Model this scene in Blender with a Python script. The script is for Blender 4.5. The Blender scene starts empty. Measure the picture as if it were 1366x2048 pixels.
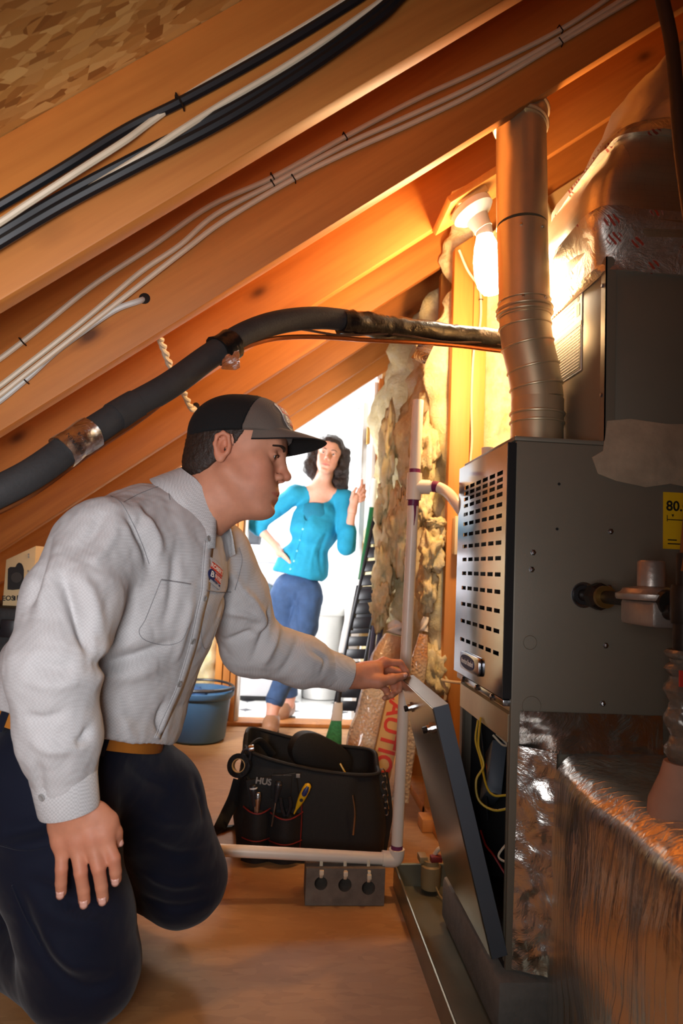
import bpy, bmesh, math, random
import numpy as np
from mathutils import Vector, Matrix
random.seed(7)
SC = bpy.context.scene
COL = SC.collection

# ------------------------------------------------------------------ camera
F = 1400.0                       # focal length in pixels of the 1366x2048 frame
_Yc = np.array([-120., -109., -F]); _Yc /= np.linalg.norm(_Yc)
_Zc = np.array([.042, 1., (-120*.042-109)/F]); _Zc /= np.linalg.norm(_Zc)
_Xc = np.cross(_Yc, _Zc)
CM = np.stack([_Xc, _Yc, _Zc], 1)           # world -> camera axes
CAM = np.array([0., 0., .9])
cam_data = bpy.data.cameras.new('camera')
cam_data.sensor_fit = 'VERTICAL'; cam_data.sensor_height = 36.0
cam_data.lens = F/2048*36
cam_data.clip_start = .02
cam_data.dof.use_dof = True; cam_data.dof.focus_distance = 1.5; cam_data.dof.aperture_fstop = 5.0
cam = bpy.data.objects.new('camera', cam_data); COL.objects.link(cam)
mw = Matrix.Identity(4)
for r in range(3):
    for c in range(3): mw[r][c] = CM.T[r][c]
mw.translation = Vector(CAM)
cam.matrix_world = mw
SC.camera = cam

# ------------------------------------------------------------------ pixel -> world helpers (layout measuring)
def ray(px, py): return CM.T @ np.array([px-683., 1024.-py, -F])
def P(px, py, Y): d = ray(px, py); return CAM + d*(Y/d[1])
def PX(px, py, X): d = ray(px, py); return CAM + d*(X/d[0])
def PZ(px, py, Z=0.): d = ray(px, py); return CAM + d*((Z-.9)/d[2])


# ------------------------------------------------------------------ world, lights, exposure
SC.view_settings.view_transform = 'Standard'
SC.view_settings.look = 'None'
SC.view_settings.gamma = 1.0
SC.view_settings.use_curve_mapping = False
SC.view_settings.exposure = 0.3
SC.cycles.use_denoising = True
SC.cycles.max_bounces = 5; SC.cycles.diffuse_bounces = 3; SC.cycles.glossy_bounces = 2; SC.cycles.transmission_bounces = 2
SC.cycles.caustics_reflective = False; SC.cycles.caustics_refractive = False; SC.cycles.sample_clamp_indirect = 4.0
SC.cycles.use_adaptive_sampling = True; SC.cycles.adaptive_threshold = .05
world = bpy.data.worlds.new('world'); SC.world = world; world.use_nodes = True
bg = world.node_tree.nodes['Background']; bg.inputs[0].default_value = (1.0, .78, .55, 1); bg.inputs[1].default_value = .012

def area_light(name, loc, target, size, power, color, spread=180, size_y=None):
    d = bpy.data.lights.new(name, 'AREA'); d.energy = power; d.color = color
    d.size = size; d.spread = math.radians(spread)
    if size_y: d.shape = 'RECTANGLE'; d.size_y = size_y
    o = bpy.data.objects.new(name, d); COL.objects.link(o); o.location = loc
    o.rotation_euler = (Vector(target)-Vector(loc)).to_track_quat('-Z', 'Y').to_euler()
    return o
# the photographer's softbox, standing left of the camera
area_light('softbox_key', (-.20, -.16, .86), (-.78, 1.3, 1.0), .40, 8.3, (.97, .97, 1.0), 126)
# second strobe hidden behind the technician, lighting the doorway
area_light('doorway_strobe', P(225, 1130, 3.0), (.15, 4.2, 1.0), .22, 16, (.97, .98, 1.0), 130)
# daylight-white flash in the laundry room
area_light('laundry_flash', (-1.15, 4.75, 1.75), (.15, 4.15, 1.1), .8, 50, (.97, .98, 1.0), 180)
area_light('laundry_fill_light', (-.1, 5.4, 2.30), (0, 5.1, 0), .9, 50, (.97, .98, 1.0), 180)  # fill light added under the laundry ceiling to brighten the room

# ------------------------------------------------------------------ materials
MATS = {}
def new_mat(name):
    m = bpy.data.materials.new(name); m.use_nodes = True
    nt = m.node_tree; b = nt.nodes['Principled BSDF']
    MATS[name] = m
    return m, nt, b
def nd(nt, t, **kw):
    n = nt.nodes.new(t)
    for k, v in kw.items():
        if k in n.inputs: n.inputs[k].default_value = v
        else: setattr(n, k, v)
    return n
def hexc(r, g, b):
    f = lambda v: (v/255/12.92 if v/255 <= .04045 else ((v/255+.055)/1.055)**2.4)
    return (f(r), f(g), f(b), 1)
def coords(nt, scale=(1, 1, 1), rot=(0, 0, 0), kind='Object'):
    tc = nd(nt, 'ShaderNodeTexCoord'); mp = nd(nt, 'ShaderNodeMapping')
    mp.inputs['Scale'].default_value = scale; mp.inputs['Rotation'].default_value = rot
    nt.links.new(tc.outputs[kind], mp.inputs[0]); return mp.outputs[0]
def bump(nt, b, height, strength=.3, dist=.01):
    bn = nd(nt, 'ShaderNodeBump'); bn.inputs['Strength'].default_value = strength; bn.inputs['Distance'].default_value = dist
    nt.links.new(height, bn.inputs['Height']); nt.links.new(bn.outputs[0], b.inputs['Normal']); return bn
def ramp(nt, fac, stops):
    r = nd(nt, 'ShaderNodeValToRGB'); cr = r.color_ramp
    while len(cr.elements) < len(stops): cr.elements.new(.5)
    for e, (p, c) in zip(cr.elements, stops): e.position = p; e.color = c
    nt.links.new(fac, r.inputs[0]); return r.outputs[0]
def mixc(nt, fac, a, c, mode='MIX'):
    m = nd(nt, 'ShaderNodeMix'); m.data_type = 'RGBA'; m.blend_type = mode
    for sock, v in ((m.inputs[0], fac), (m.inputs[6], a), (m.inputs[7], c)):
        if hasattr(v, 'is_output'): nt.links.new(v, sock)
        else: sock.default_value = v
    return m.outputs[2]
def noise(nt, co, scale, detail=4, rough=.55, dist=0):
    n = nd(nt, 'ShaderNodeTexNoise'); n.inputs['Scale'].default_value = scale; n.inputs['Detail'].default_value = detail
    n.inputs['Roughness'].default_value = rough; n.inputs['Distortion'].default_value = dist
    nt.links.new(co, n.inputs['Vector']); return n.outputs[0]

def plain(name, col, rough=.5, metal=0., var=.12, vscale=14, bmp=0., bscale=120, spec=.5, bdist=.003):
    """one-colour material with slight mottling and optional fine relief"""
    m, nt, b = new_mat(name)
    co = coords(nt)
    n = noise(nt, co, vscale)
    lo = tuple(c*(1-var) for c in col[:3])+(1,); hi = tuple(min(1, c*(1+var)) for c in col[:3])+(1,)
    nt.links.new(ramp(nt, n, [(.3, lo), (.7, hi)]), b.inputs['Base Color'])
    b.inputs['Roughness'].default_value = rough; b.inputs['Metallic'].default_value = metal
    b.inputs['Specular IOR Level'].default_value = spec
    if bmp: bump(nt, b, noise(nt, co, bscale, 3), bmp, bdist)
    return m

def wood(name, base, dark, knot=True, axis=0, rough=.55, grain=1.0):
    m, nt, b = new_mat(name)
    sc = [14, 14, 14]; sc[axis] = .9
    co = coords(nt, sc)
    oi = nd(nt, 'ShaderNodeObjectInfo'); va = nd(nt, 'ShaderNodeVectorMath', operation='ADD')
    vm = nd(nt, 'ShaderNodeVectorMath', operation='SCALE'); vm.inputs['Scale'].default_value = 40
    cx = nd(nt, 'ShaderNodeCombineXYZ')
    for i in range(3): nt.links.new(oi.outputs['Random'], cx.inputs[i])
    nt.links.new(cx.outputs[0], vm.inputs[0]); nt.links.new(co, va.inputs[0]); nt.links.new(vm.outputs[0], va.inputs[1])
    n1 = noise(nt, va.outputs[0], 1.0*grain, 3, .6, .6)
    n2 = noise(nt, va.outputs[0], 7*grain, 2, .6)
    c1 = ramp(nt, n1, [(.25, dark), (.5, base), (.8, tuple(min(1, x*1.18) for x in base[:3])+(1,))])
    c2 = mixc(nt, .25, c1, ramp(nt, n2, [(.3, dark), (.7, base)]), 'MIX')
    if knot:
        ks = [4.6, 4.6, 4.6]; ks[axis] = 2.4
        co2 = coords(nt, ks)
        va2 = nd(nt, 'ShaderNodeVectorMath', operation='ADD'); nt.links.new(co2, va2.inputs[0]); nt.links.new(vm.outputs[0], va2.inputs[1])
        v = nd(nt, 'ShaderNodeTexVoronoi'); v.inputs['Scale'].default_value = 1.0; nt.links.new(va2.outputs[0], v.inputs['Vector'])
        kf = ramp(nt, v.outputs['Distance'], [(.03, (1, 1, 1, 1)), (.085, (.25, .25, .25, 1)), (.14, (0, 0, 0, 1))])
        c2 = mixc(nt, kf, c2, tuple(x*.32 for x in dark[:3])+(1,))
    nt.links.new(c2, b.inputs['Base Color']); b.inputs['Roughness'].default_value = rough
    return m

def osb(name, cols, scale=1.0):
    m, nt, b = new_mat(name)
    co = coords(nt)
    layers = []
    for i, (rot, s) in enumerate((((0, 0, .5), (9, 26, 18)), ((.3, .2, -.7), (12, 30, 22)), ((0, .4, 1.35), (8, 24, 20)))):
        c = coords(nt, tuple(x*scale for x in s), rot)
        v = nd(nt, 'ShaderNodeTexVoronoi'); v.inputs['Scale'].default_value = 1; v.inputs['Randomness'].default_value = 1
        nt.links.new(c, v.inputs['Vector'])
        sp = nd(nt, 'ShaderNodeSeparateColor'); nt.links.new(v.outputs['Color'], sp.inputs[0])
        layers.append((sp.outputs[0], sp.outputs[1], v.outputs['Distance']))
    c1 = ramp(nt, layers[0][0], [(0, cols[0]), (.3, cols[1]), (.6, cols[2]), (1, cols[3])])
    c2 = ramp(nt, layers[1][0], [(0, cols[1]), (.35, cols[3]), (.7, cols[2]), (1, cols[0])])
    c3 = ramp(nt, layers[2][0], [(0, cols[2]), (.5, cols[1]), (1, cols[3])])
    s1 = ramp(nt, layers[1][1], [(.48, (0, 0, 0, 1)), (.52, (1, 1, 1, 1))])
    s2 = ramp(nt, layers[2][1], [(.58, (0, 0, 0, 1)), (.62, (1, 1, 1, 1))])
    cc = mixc(nt, s2, mixc(nt, s1, c1, c2), c3)
    nt.links.new(cc, b.inputs['Base Color']); b.inputs['Roughness'].default_value = .6
    bump(nt, b, layers[0][2], .12, .004)
    return m

def weave(name, c1, c2, scale=700, rough=.85, sheen=.1, fold=.0):
    """fine woven cloth: small checks of two tones"""
    m, nt, b = new_mat(name)
    co = coords(nt)
    ch = nd(nt, 'ShaderNodeTexChecker'); ch.inputs['Scale'].default_value = scale
    ch.inputs['Color1'].default_value = c1; ch.inputs['Color2'].default_value = c2
    nt.links.new(co, ch.inputs['Vector'])
    n = noise(nt, co, 9, 4)
    k = ramp(nt, n, [(.3, (.9, .9, .9, 1)), (.7, (1.06, 1.06, 1.06, 1))])
    nt.links.new(mixc(nt, 1.0, ch.outputs[0], k, 'MULTIPLY'), b.inputs['Base Color'])
    b.inputs['Roughness'].default_value = rough; b.inputs['Sheen Weight'].default_value = sheen
    b.inputs['Specular IOR Level'].default_value = .2
    if fold: bump(nt, b, noise(nt, co, 26, 2, .6), fold, .01)
    return m

def foil(name, col, rough=.22, crinkle=.5, grid=True, gs=30, cs=12, metal=1.0):
    m, nt, b = new_mat(name)
    co = coords(nt)
    n = noise(nt, co, cs, 6, .65, 1.2)
    b.inputs['Metallic'].default_value = metal; b.inputs['Roughness'].default_value = rough
    b.inputs['Base Color'].default_value = col
    h = n
    if grid:
        br = nd(nt, 'ShaderNodeTexBrick'); br.offset = 0; br.squash = 1
        br.inputs['Scale'].default_value = gs; br.inputs['Mortar Size'].default_value = .012
        br.inputs['Mortar Smooth'].default_value = .6
        br.inputs['Brick Width'].default_value = .55; br.inputs['Row Height'].default_value = .4
        sx = nd(nt, 'ShaderNodeSeparateXYZ'); nt.links.new(co, sx.inputs[0])
        ad = nd(nt, 'ShaderNodeMath', operation='ADD'); nt.links.new(sx.outputs[0], ad.inputs[0]); nt.links.new(sx.outputs[1], ad.inputs[1])
        cb = nd(nt, 'ShaderNodeCombineXYZ'); nt.links.new(ad.outputs[0], cb.inputs[0]); nt.links.new(sx.outputs[2], cb.inputs[1])
        nt.links.new(cb.outputs[0], br.inputs['Vector'])
        mm = nd(nt, 'ShaderNodeMath', operation='MULTIPLY_ADD'); mm.inputs[1].default_value = .35
        nt.links.new(br.outputs['Fac'], mm.inputs[0]); nt.links.new(n, mm.inputs[2]); h = mm.outputs[0]
        nt.links.new(mixc(nt, br.outputs['Fac'], col, tuple(c*.82 for c in col[:3])+(1,)), b.inputs['Base Color'])
    bump(nt, b, h, crinkle, .012)
    return m

def emit(name, col, strength):
    m, nt, b = new_mat(name)
    b.inputs['Base Color'].default_value = col
    b.inputs['Emission Color'].default_value = col; b.inputs['Emission Strength'].default_value = strength
    return m

M_RAFTER = wood('rafter_pine', hexc(202, 126, 56), hexc(172, 96, 38))
M_STUD = wood('stud_pine', hexc(216, 146, 70), hexc(192, 116, 50), axis=2)
M_JAMB = wood('door_jamb_wood', hexc(190, 122, 58), hexc(150, 88, 38), axis=2, knot=False)
M_OSB = osb('osb_sheathing', [hexc(146, 92, 40), hexc(206, 150, 78), hexc(182, 122, 58), hexc(226, 178, 106)], 2.5)
M_FLOOR = osb('floor_board', [hexc(170, 122, 74), hexc(178, 129, 79), hexc(174, 125, 76), hexc(184, 135, 84)], 1.9)
M_INSUL = None
def insulation():
    m, nt, b = new_mat('glass_wool')
    co = coords(nt); n = noise(nt, co, 18, 5, .7)
    nt.links.new(ramp(nt, n, [(.25, hexc(222, 200, 142)), (.5, hexc(238, 224, 178)), (.8, hexc(246, 240, 218))]), b.inputs['Base Color'])
    b.inputs['Roughness'].default_value = 1; b.inputs['Specular IOR Level'].default_value = .05
    bump(nt, b, noise(nt, co, 45, 5, .75, 1.0), .7, .012)
    return m
M_INSUL = insulation()
M_GALV = plain('galvanised_steel', hexc(216, 196, 160), .40, .75, .08, 9)
M_CAB = plain('cabinet_paint', hexc(124, 115, 99), .45, .15, .05, 6, .05, 400)
M_CABDK = plain('cabinet_dark', hexc(34, 32, 32), .45, .2)
M_STAIN = plain('stainless_front', hexc(128, 128, 134), .13, 1.0, .05, 5)
M_STEELBRIGHT = plain('bright_steel', hexc(190, 190, 192), .25, 1.0, .05)
M_PANELEDGE = plain('panel_edge_grey', hexc(86, 92, 100), .5, .3, .05)
M_PVC = plain('white_pvc', hexc(232, 220, 204), .35, 0, .06, 10)
M_PRIMER = plain('purple_primer', hexc(112, 40, 84), .4, 0, .2)
M_ZIP = plain('nylon_tie', hexc(226, 208, 178), .4)
M_BLACK = plain('black_rubber_foam', hexc(44, 42, 42), .75, 0, .15, 30, .2, 200)
M_BTAPE = plain('black_vinyl_tape', hexc(22, 21, 21), .28, 0, .2, 20, .4, 40, bdist=.006)
M_BWIRE = plain('black_cable', hexc(18, 20, 24), .45)
M_WWIRE = plain('white_cable', hexc(224, 206, 178), .45, 0, .06)
M_COPPER = plain('copper_line', hexc(176, 104, 58), .35, .9, .15)
M_GREYTAPE = foil('silver_tape', (.72, .70, .68, 1), .25, .5, False, cs=30)
M_FOIL = foil('foil_insulation', (.70, .56, .38, 1), .42, .14, True, 30, 5, metal=.95)
M_FOILR = None
M_FOILT = foil('foil_tape', (.82, .78, .72, 1), .24, .35, False, cs=11)
def streaked_foil():
    m, nt, b = new_mat('streaked_foil')
    b.inputs['Metallic'].default_value = 1; b.inputs['Roughness'].default_value = .25; b.inputs['Base Color'].default_value = (.88, .86, .82, 1)
    n1 = noise(nt, coords(nt, (55, 55, 5)), 1.0, 3, .6, .4); n2 = noise(nt, coords(nt), 6, 5, .65, 1.2)
    mm = nd(nt, 'ShaderNodeMath', operation='ADD'); nt.links.new(n1, mm.inputs[0]); nt.links.new(n2, mm.inputs[1])
    wv = nd(nt, 'ShaderNodeTexWave'); wv.bands_direction = 'DIAGONAL'; wv.inputs['Scale'].default_value = 26; wv.inputs['Distortion'].default_value = .6
    nt.links.new(coords(nt, (1, 1, .02)), wv.inputs['Vector'])
    ln = ramp(nt, wv.outputs[0], [(.90, (0, 0, 0, 1)), (.98, (1, 1, 1, 1))])
    ma = nd(nt, 'ShaderNodeMath', operation='MULTIPLY_ADD'); ma.inputs[1].default_value = .25; nt.links.new(ln, ma.inputs[0]); nt.links.new(mm.outputs[0], ma.inputs[2])
    bump(nt, b, ma.outputs[0], .28, .008); return m
M_FOILR = streaked_foil()
M_CONC = plain('concrete_grey', hexc(112, 100, 88), .9, 0, .2, 30, .4, 200)
M_FOAMBLK = plain('grey_foam', hexc(120, 116, 108), .9, 0, .12, 40, .4, 150)
M_PAN = plain('pan_metal', hexc(132, 128, 108), .4, .6, .14, 8)
M_IRON = plain('black_iron', hexc(46, 38, 32), .5, .6, .25, 30, .2, 80)
M_ALUM = plain('cast_aluminium', hexc(168, 156, 146), .4, .7, .12, 30, .15, 150)
M_BAG = plain('bag_nylon', hexc(13, 12, 12), .75, 0, .25, 60, .25, 300)
M_BAGIN = plain('bag_lining', hexc(120, 96, 62), .8, 0, .15)
M_RED = plain('red_piping', hexc(120, 22, 16), .6)
M_YEL = plain('yellow_plastic', hexc(226, 176, 24), .35)
M_BLUEP = plain('dark_blue_plastic', hexc(40, 50, 104), .35)
M_BUCKET = plain('blue_plastic', hexc(66, 104, 140), .45, 0, .06, 6)
M_WHITEP = plain('white_plastic', hexc(236, 234, 230), .4, 0, .04)
M_GREEN = plain('green_handle', hexc(10, 92, 52), .35)
M_BRISTLE = plain('green_bristle', hexc(60, 160, 110), .7, 0, .25, 90, .5, 200)
M_BPLAST = plain('black_plastic', hexc(34, 35, 40), .4)
M_CARD = plain('cardboard', hexc(206, 168, 110), .8, 0, .06)
M_BOXW = plain('cream_carton', hexc(222, 196, 148), .6, 0, .04)
M_BUBBLE = None
def bubble():
    m, nt, b = new_mat('bubble_wrap')
    co = coords(nt); v = nd(nt, 'ShaderNodeTexVoronoi'); v.inputs['Scale'].default_value = 90; nt.links.new(co, v.inputs['Vector'])
    n = noise(nt, co, 5, 3)
    nt.links.new(ramp(nt, n, [(.42, hexc(222, 208, 188)), (.62, hexc(204, 150, 104))]), b.inputs['Base Color'])
    b.inputs['Roughness'].default_value = .25; b.inputs['Coat Weight'].default_value = .5
    bump(nt, b, v.outputs['Distance'], .5, .006); return m
M_BUBBLE = bubble()
M_TEXTK = plain('print_black', hexc(24, 22, 22), .6)
M_TEXTR = plain('print_red', hexc(204, 52, 36), .6)
M_TEXTW = plain('print_white', hexc(240, 238, 232), .6, 0, .02)
M_TEXTN = plain('print_navy', hexc(26, 40, 92), .6)
M_TEXTG = plain('print_grey', hexc(150, 146, 140), .5)
M_TEXTO = plain('print_orange', hexc(214, 106, 44), .6)
M_LABELY = plain('yellow_label', hexc(236, 188, 22), .5, 0, .04)
M_WALLW = plain('white_wall_paint', hexc(236, 236, 234), .8, 0, .02)
M_DOORW = plain('white_door_paint', hexc(226, 224, 218), .5, 0, .02)
M_TILEW = plain('white_floor_tile', hexc(232, 230, 226), .35, 0, .04)
M_TILEK = plain('dark_tile_inset', hexc(70, 74, 82), .35)
M_GROUT = plain('tile_grout', hexc(206, 202, 196), .8)
M_WASH = plain('washer_enamel', hexc(230, 230, 236), .3, 0, .02)
M_WASHD = plain('washer_door_glass', hexc(96, 108, 118), .2)
M_BRASS = plain('brass', hexc(170, 130, 70), .35, .9)

# ------------------------------------------------------------------ mesh builder
class MB:
    def __init__(s): s.v = []; s.f = []; s.sm = []
    def add(s, vs, fs, smooth=False):
        o = len(s.v); s.v += [tuple(float(c) for c in v) for v in vs]
        s.f += [tuple(i+o for i in f) for f in fs]; s.sm += [smooth]*len(fs); return s
    def box(s, x0, x1, y0, y1, z0, z1):
        return s.add([(x0,y0,z0),(x1,y0,z0),(x1,y1,z0),(x0,y1,z0),(x0,y0,z1),(x1,y0,z1),(x1,y1,z1),(x0,y1,z1)],
                     [(0,3,2,1),(4,5,6,7),(0,1,5,4),(1,2,6,5),(2,3,7,6),(3,0,4,7)])
    def obox(s, c, ax, hs):
        """oriented box: centre, 3 unit axes, half sizes"""
        c = np.array(c, float); ax = [np.array(a, float) for a in ax]
        vs = []
        for k in (-1, 1):
            for (i, j) in ((-1,-1),(1,-1),(1,1),(-1,1)):
                vs.append(c+ax[0]*hs[0]*i+ax[1]*hs[1]*j+ax[2]*hs[2]*k)
        return s.add(vs, [(0,3,2,1),(4,5,6,7),(0,1,5,4),(1,2,6,5),(2,3,7,6),(3,0,4,7)])
    def hexa(s, q0, q1):
        """solid between two quads (same winding)"""
        n = len(q0); vs = list(q0)+list(q1)
        fs = [tuple(range(n))[::-1], tuple(range(n, 2*n))]+[(i, (i+1)%n, n+(i+1)%n, n+i) for i in range(n)]
        return s.add(vs, fs)
    def loft(s, rings, cap=True, smooth=True, closed=True):
        n = len(rings[0]); vs = [v for r in rings for v in r]; fs = []
        for i in range(len(rings)-1):
            for j in range(n if closed else n-1):
                a = i*n+j; b2 = i*n+(j+1)%n
                fs.append((a, b2, b2+n, a+n))
        s.add(vs, fs, smooth)
        if cap and closed:
            o = len(s.v)-len(vs)
            s.f.append(tuple(o+j for j in range(n))[::-1]); s.sm.append(False)
            s.f.append(tuple(o+(len(rings)-1)*n+j for j in range(n))); s.sm.append(False)
        return s
    def tube(s, pts, r, n=10, cap=True, smooth=True, flat=1.0, fdir=None):
        pts = [np.array(p, float) for p in pts]; m = len(pts)
        rs = r if hasattr(r, '__len__') else [r]*m
        rings = []; up = None
        for i in range(m):
            t = pts[min(i+1, m-1)]-pts[max(i-1, 0)]; t = t/(np.linalg.norm(t)+1e-9)
            if up is None:
                up = np.array(fdir, float) if fdir is not None else (np.array([0,0,1.]) if abs(t[2]) < .9 else np.array([1.,0,0]))
            up = up-t*up.dot(t); up /= np.linalg.norm(up)+1e-9
            sd = np.cross(t, up)
            rings.append([pts[i]+(sd*math.cos(a)+up*math.sin(a)*flat)*rs[i] for a in [2*math.pi*k/n for k in range(n)]])
        return s.loft(rings, cap, smooth)
    def lathe(s, prof, c=(0,0,0), axis=(0,0,1), n=24, smooth=True, cap=True):
        axis = np.array(axis, float); axis /= np.linalg.norm(axis)
        u = np.array([1.,0,0]) if abs(axis[0]) < .9 else np.array([0,1.,0])
        u = u-axis*u.dot(axis); u /= np.linalg.norm(u); w = np.cross(axis, u); c = np.array(c, float)
        rings = [[c+axis*h+(u*math.cos(a)+w*math.sin(a))*r for a in [2*math.pi*k/n for k in range(n)]] for r, h in prof]
        return s.loft(rings, cap, smooth)
    def build(s, name, mat, parent=None, bevel=0, sharp=40, sub=0):
        me = bpy.data.meshes.new(name); me.from_pydata(s.v, [], s.f); me.update()
        me.polygons.foreach_set('use_smooth', s.sm)
        bm = bmesh.new(); bm.from_mesh(me); bmesh.ops.recalc_face_normals(bm, faces=bm.faces)
        if bevel:
            bmesh.ops.remove_doubles(bm, verts=bm.verts, dist=1e-6)
            bmesh.ops.bevel(bm, geom=[e for e in bm.edges if len(e.link_faces) == 2 and e.calc_face_angle() > .6], offset=bevel, segments=2, affect='EDGES', profile=.5)
            for f in bm.faces: f.smooth = True
        bm.to_mesh(me); bm.free()
        if any(s.sm) or bevel: me.set_sharp_from_angle(angle=math.radians(sharp))
        return link(name, me, mat, parent)
def link(name, me, mat, parent=None):
    o = bpy.data.objects.new(name, me); COL.objects.link(o)
    if mat is not None and not me.materials: me.materials.append(mat)
    if parent is not None:
        o.parent = parent
        if parent.type == 'EMPTY': o.matrix_parent_inverse = Matrix.Translation(-parent.location)
    return o
def empty(name, loc=(0,0,0)):
    o = bpy.data.objects.new(name, None); COL.objects.link(o); o.location = [float(c) for c in loc]; o.empty_display_size = .1
    return o
def _hash(i, j, k, seed):
    h = (i*374761393+j*668265263+k*2147483647+seed*1274126177) & 0xffffffff
    h = ((h ^ (h >> 13))*1274126177) & 0xffffffff
    return ((h ^ (h >> 16)) & 0xffff)/65535.0
def vnoise(p, seed=0):
    """smooth value noise in -1..1, p: (...,3)"""
    p = np.asarray(p, float); i = np.floor(p).astype(np.int64); f = p-i; f = f*f*(3-2*f); r = 0
    for a in (0, 1):
        wx = f[..., 0] if a else 1-f[..., 0]
        for b in (0, 1):
            wy = f[..., 1] if b else 1-f[..., 1]
            for c in (0, 1):
                wz = f[..., 2] if c else 1-f[..., 2]
                r = r+wx*wy*wz*_hash(i[..., 0]+a, i[..., 1]+b, i[..., 2]+c, seed)
    return r*2-1
def fbm(p, seed=0, oct=3, gain=.5):
    p = np.asarray(p, float); r = 0; a = 1
    for k in range(oct): r = r+a*vnoise(p*(2**k), seed+k); a *= gain
    return r
def tag(o, label=None, cat=None, group=None, kind=None):
    if label: o['label'] = label
    if cat: o['category'] = cat
    if group: o['group'] = group
    if kind: o['kind'] = kind
    return o
def nrm(v): v = np.array(v, float); return v/np.linalg.norm(v)
def spline(pts, n=8):
    """Catmull-Rom through pts"""
    p = [np.array(q, float) for q in pts]; p = [2*p[0]-p[1]]+p+[2*p[-1]-p[-2]]; out = []
    for i in range(1, len(p)-2):
        for k in range(n):
            t = k/n
            out.append(.5*((2*p[i])+(-p[i-1]+p[i+1])*t+(2*p[i-1]-5*p[i]+4*p[i+1]-p[i+2])*t*t+(-p[i-1]+3*p[i]-3*p[i+1]+p[i+2])*t**3))
    out.append(p[-2]); return out
def text(name, body, size, origin, right, up, mat, parent, ext=.0006, align='CENTER', shear=0, sx=1.0, bold=0.0):
    """flat lettering as a thin mesh lying on a surface"""
    cu = bpy.data.curves.new(name, 'FONT'); cu.body = body; cu.size = size; cu.extrude = ext; cu.align_x = align; cu.align_y = 'CENTER'
    cu.shear = shear; cu.offset = bold; cu.resolution_u = 3
    t = bpy.data.objects.new(name, cu); COL.objects.link(t)
    dg = bpy.context.evaluated_depsgraph_get(); me = bpy.data.meshes.new_from_object(t.evaluated_get(dg))
    bpy.data.objects.remove(t); bpy.data.curves.remove(cu)
    r = nrm(right); u = np.array(up, float); u = nrm(u-r*u.dot(r)); n = np.cross(r, u); o = np.array(origin, float)
    for v in me.vertices:
        c = np.array(v.co); v.co = o+r*c[0]*sx+u*c[1]+n*(c[2]+ext)
    me.materials.clear(); me.name = name
    return link(name, me, mat, parent)
def rrect(w, h, r, n=5):
    out = []
    for cx, cy, a0 in ((w-r, h-r, 0), (-w+r, h-r, 90), (-w+r, -h+r, 180), (w-r, -h+r, 270)):
        for k in range(n): a = math.radians(a0+90*k/(n-1)); out.append((cx+r*math.cos(a), cy+r*math.sin(a)))
    return out
# ================================================================== the attic shell
RB, RS = 1.645, .75               # underside of the rafters: z = RB + RS*x
TH = math.atan(RS); RH = .285*math.cos(TH)
RAFTER_Y = [1.115+.468*k-(.07 if k < 0 else 0) for k in range(-3, 7)]
def roofz(x): return RB+RS*x

fl = MB().box(-2.3, 2.0, -1.6, 4.06, -.05, -.004).build('floor', M_FLOOR)
tag(fl, 'brown strand board floor of the attic', kind='structure')
for i, (x0, x1, y0, y1) in enumerate([(-2.3, -.702, -1.6, 1.10), (-.698, .92, -1.6, 1.30), (.924, 2.0, -1.6, 1.30),
                                      (-2.3, -.702, 1.104, 3.3), (-.698, .92, 1.304, 3.9), (.924, 2.0, 1.304, 3.9), (-2.3, -.702, 3.304, 4.06), (-.698, 2.0, 3.904, 4.06)]):
    MB().box(x0, x1, y0, y1, -.02, 0).build('floor_panel', M_FLOOR, fl)

# sloping roof deck with its rafters
L = 5.2
def on_slope(o, y=0.0, up=0.0):
    o.location = (-2.15-math.sin(TH)*up, y, roofz(-2.15)+math.cos(TH)*up); o.rotation_euler = (0, -TH, 0); return o
ce = MB().box(0, L, 0, 5.75, RH, RH+.012).build('ceiling', M_OSB); on_slope(ce, -1.6)
tag(ce, 'strand board roof deck sloping up between the rafters', kind='structure')
rm = None
for y in RAFTER_Y:
    if rm is None:
        o = MB().box(0, L, 0, .038, 0, RH-.0005).build('rafter', M_RAFTER, None, bevel=.003); rm = o.data
    else: o = link('rafter', rm, M_RAFTER)
    o.parent = ce; o.location = (0, y+1.6, 0)

# drilled holes in rafters (dark plugs) and twisted cable through them are built with the cables

# ---------------- lumpy glass wool batt on a plane
def batt(name, origin, u, v, n, lu, lv, parent, amp=.05, thick=.06, seed=0, topz=None, shag=.0):
    o = np.array(origin, float); u = nrm(u); v = nrm(v); n = nrm(n)
    nu, nv = max(6, int(lu/.018)), max(6, int(lv/.018))
    U, V = np.meshgrid(np.linspace(0, 1, nu), np.linspace(0, 1, nv), indexing='ij')
    Wu = lu*U; Wv = lv*V
    pts = np.stack([Wu, Wv, 0*Wu+seed*3.1], -1)
    d = thick*(1-(2*U-1)**8)*(1-(2*V-1)**10)+amp*fbm(pts*np.array([9, 4.5, 1]), seed, 4, .6)*(1-(2*U-1)**8)
    d = np.maximum(d, .002)
    jit = .018*fbm(pts*6+9, seed+5, 2)
    base = o+u*(Wu+jit)[..., None]+v*Wv[..., None]
    front = base+n*d[..., None]
    if topz is not None:
        over = np.maximum(front[..., 2]-topz(front[..., 0]), 0); front[..., 2] -= over; base[..., 2] -= over
    idx = lambda i, j: i*nv+j
    fs = [(idx(i, j), idx(i+1, j), idx(i+1, j+1), idx(i, j+1)) for i in range(nu-1) for j in range(nv-1)]
    mb = MB().add(front.reshape(-1, 3), fs, True)
    # back plate closes the volume
    c = [base[0, 0], base[-1, 0], base[-1, -1], base[0, -1]]
    mb.add([q-n*.004 for q in c], [(3, 2, 1, 0)])
    return mb.build(name, M_INSUL, parent, sharp=180)

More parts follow.
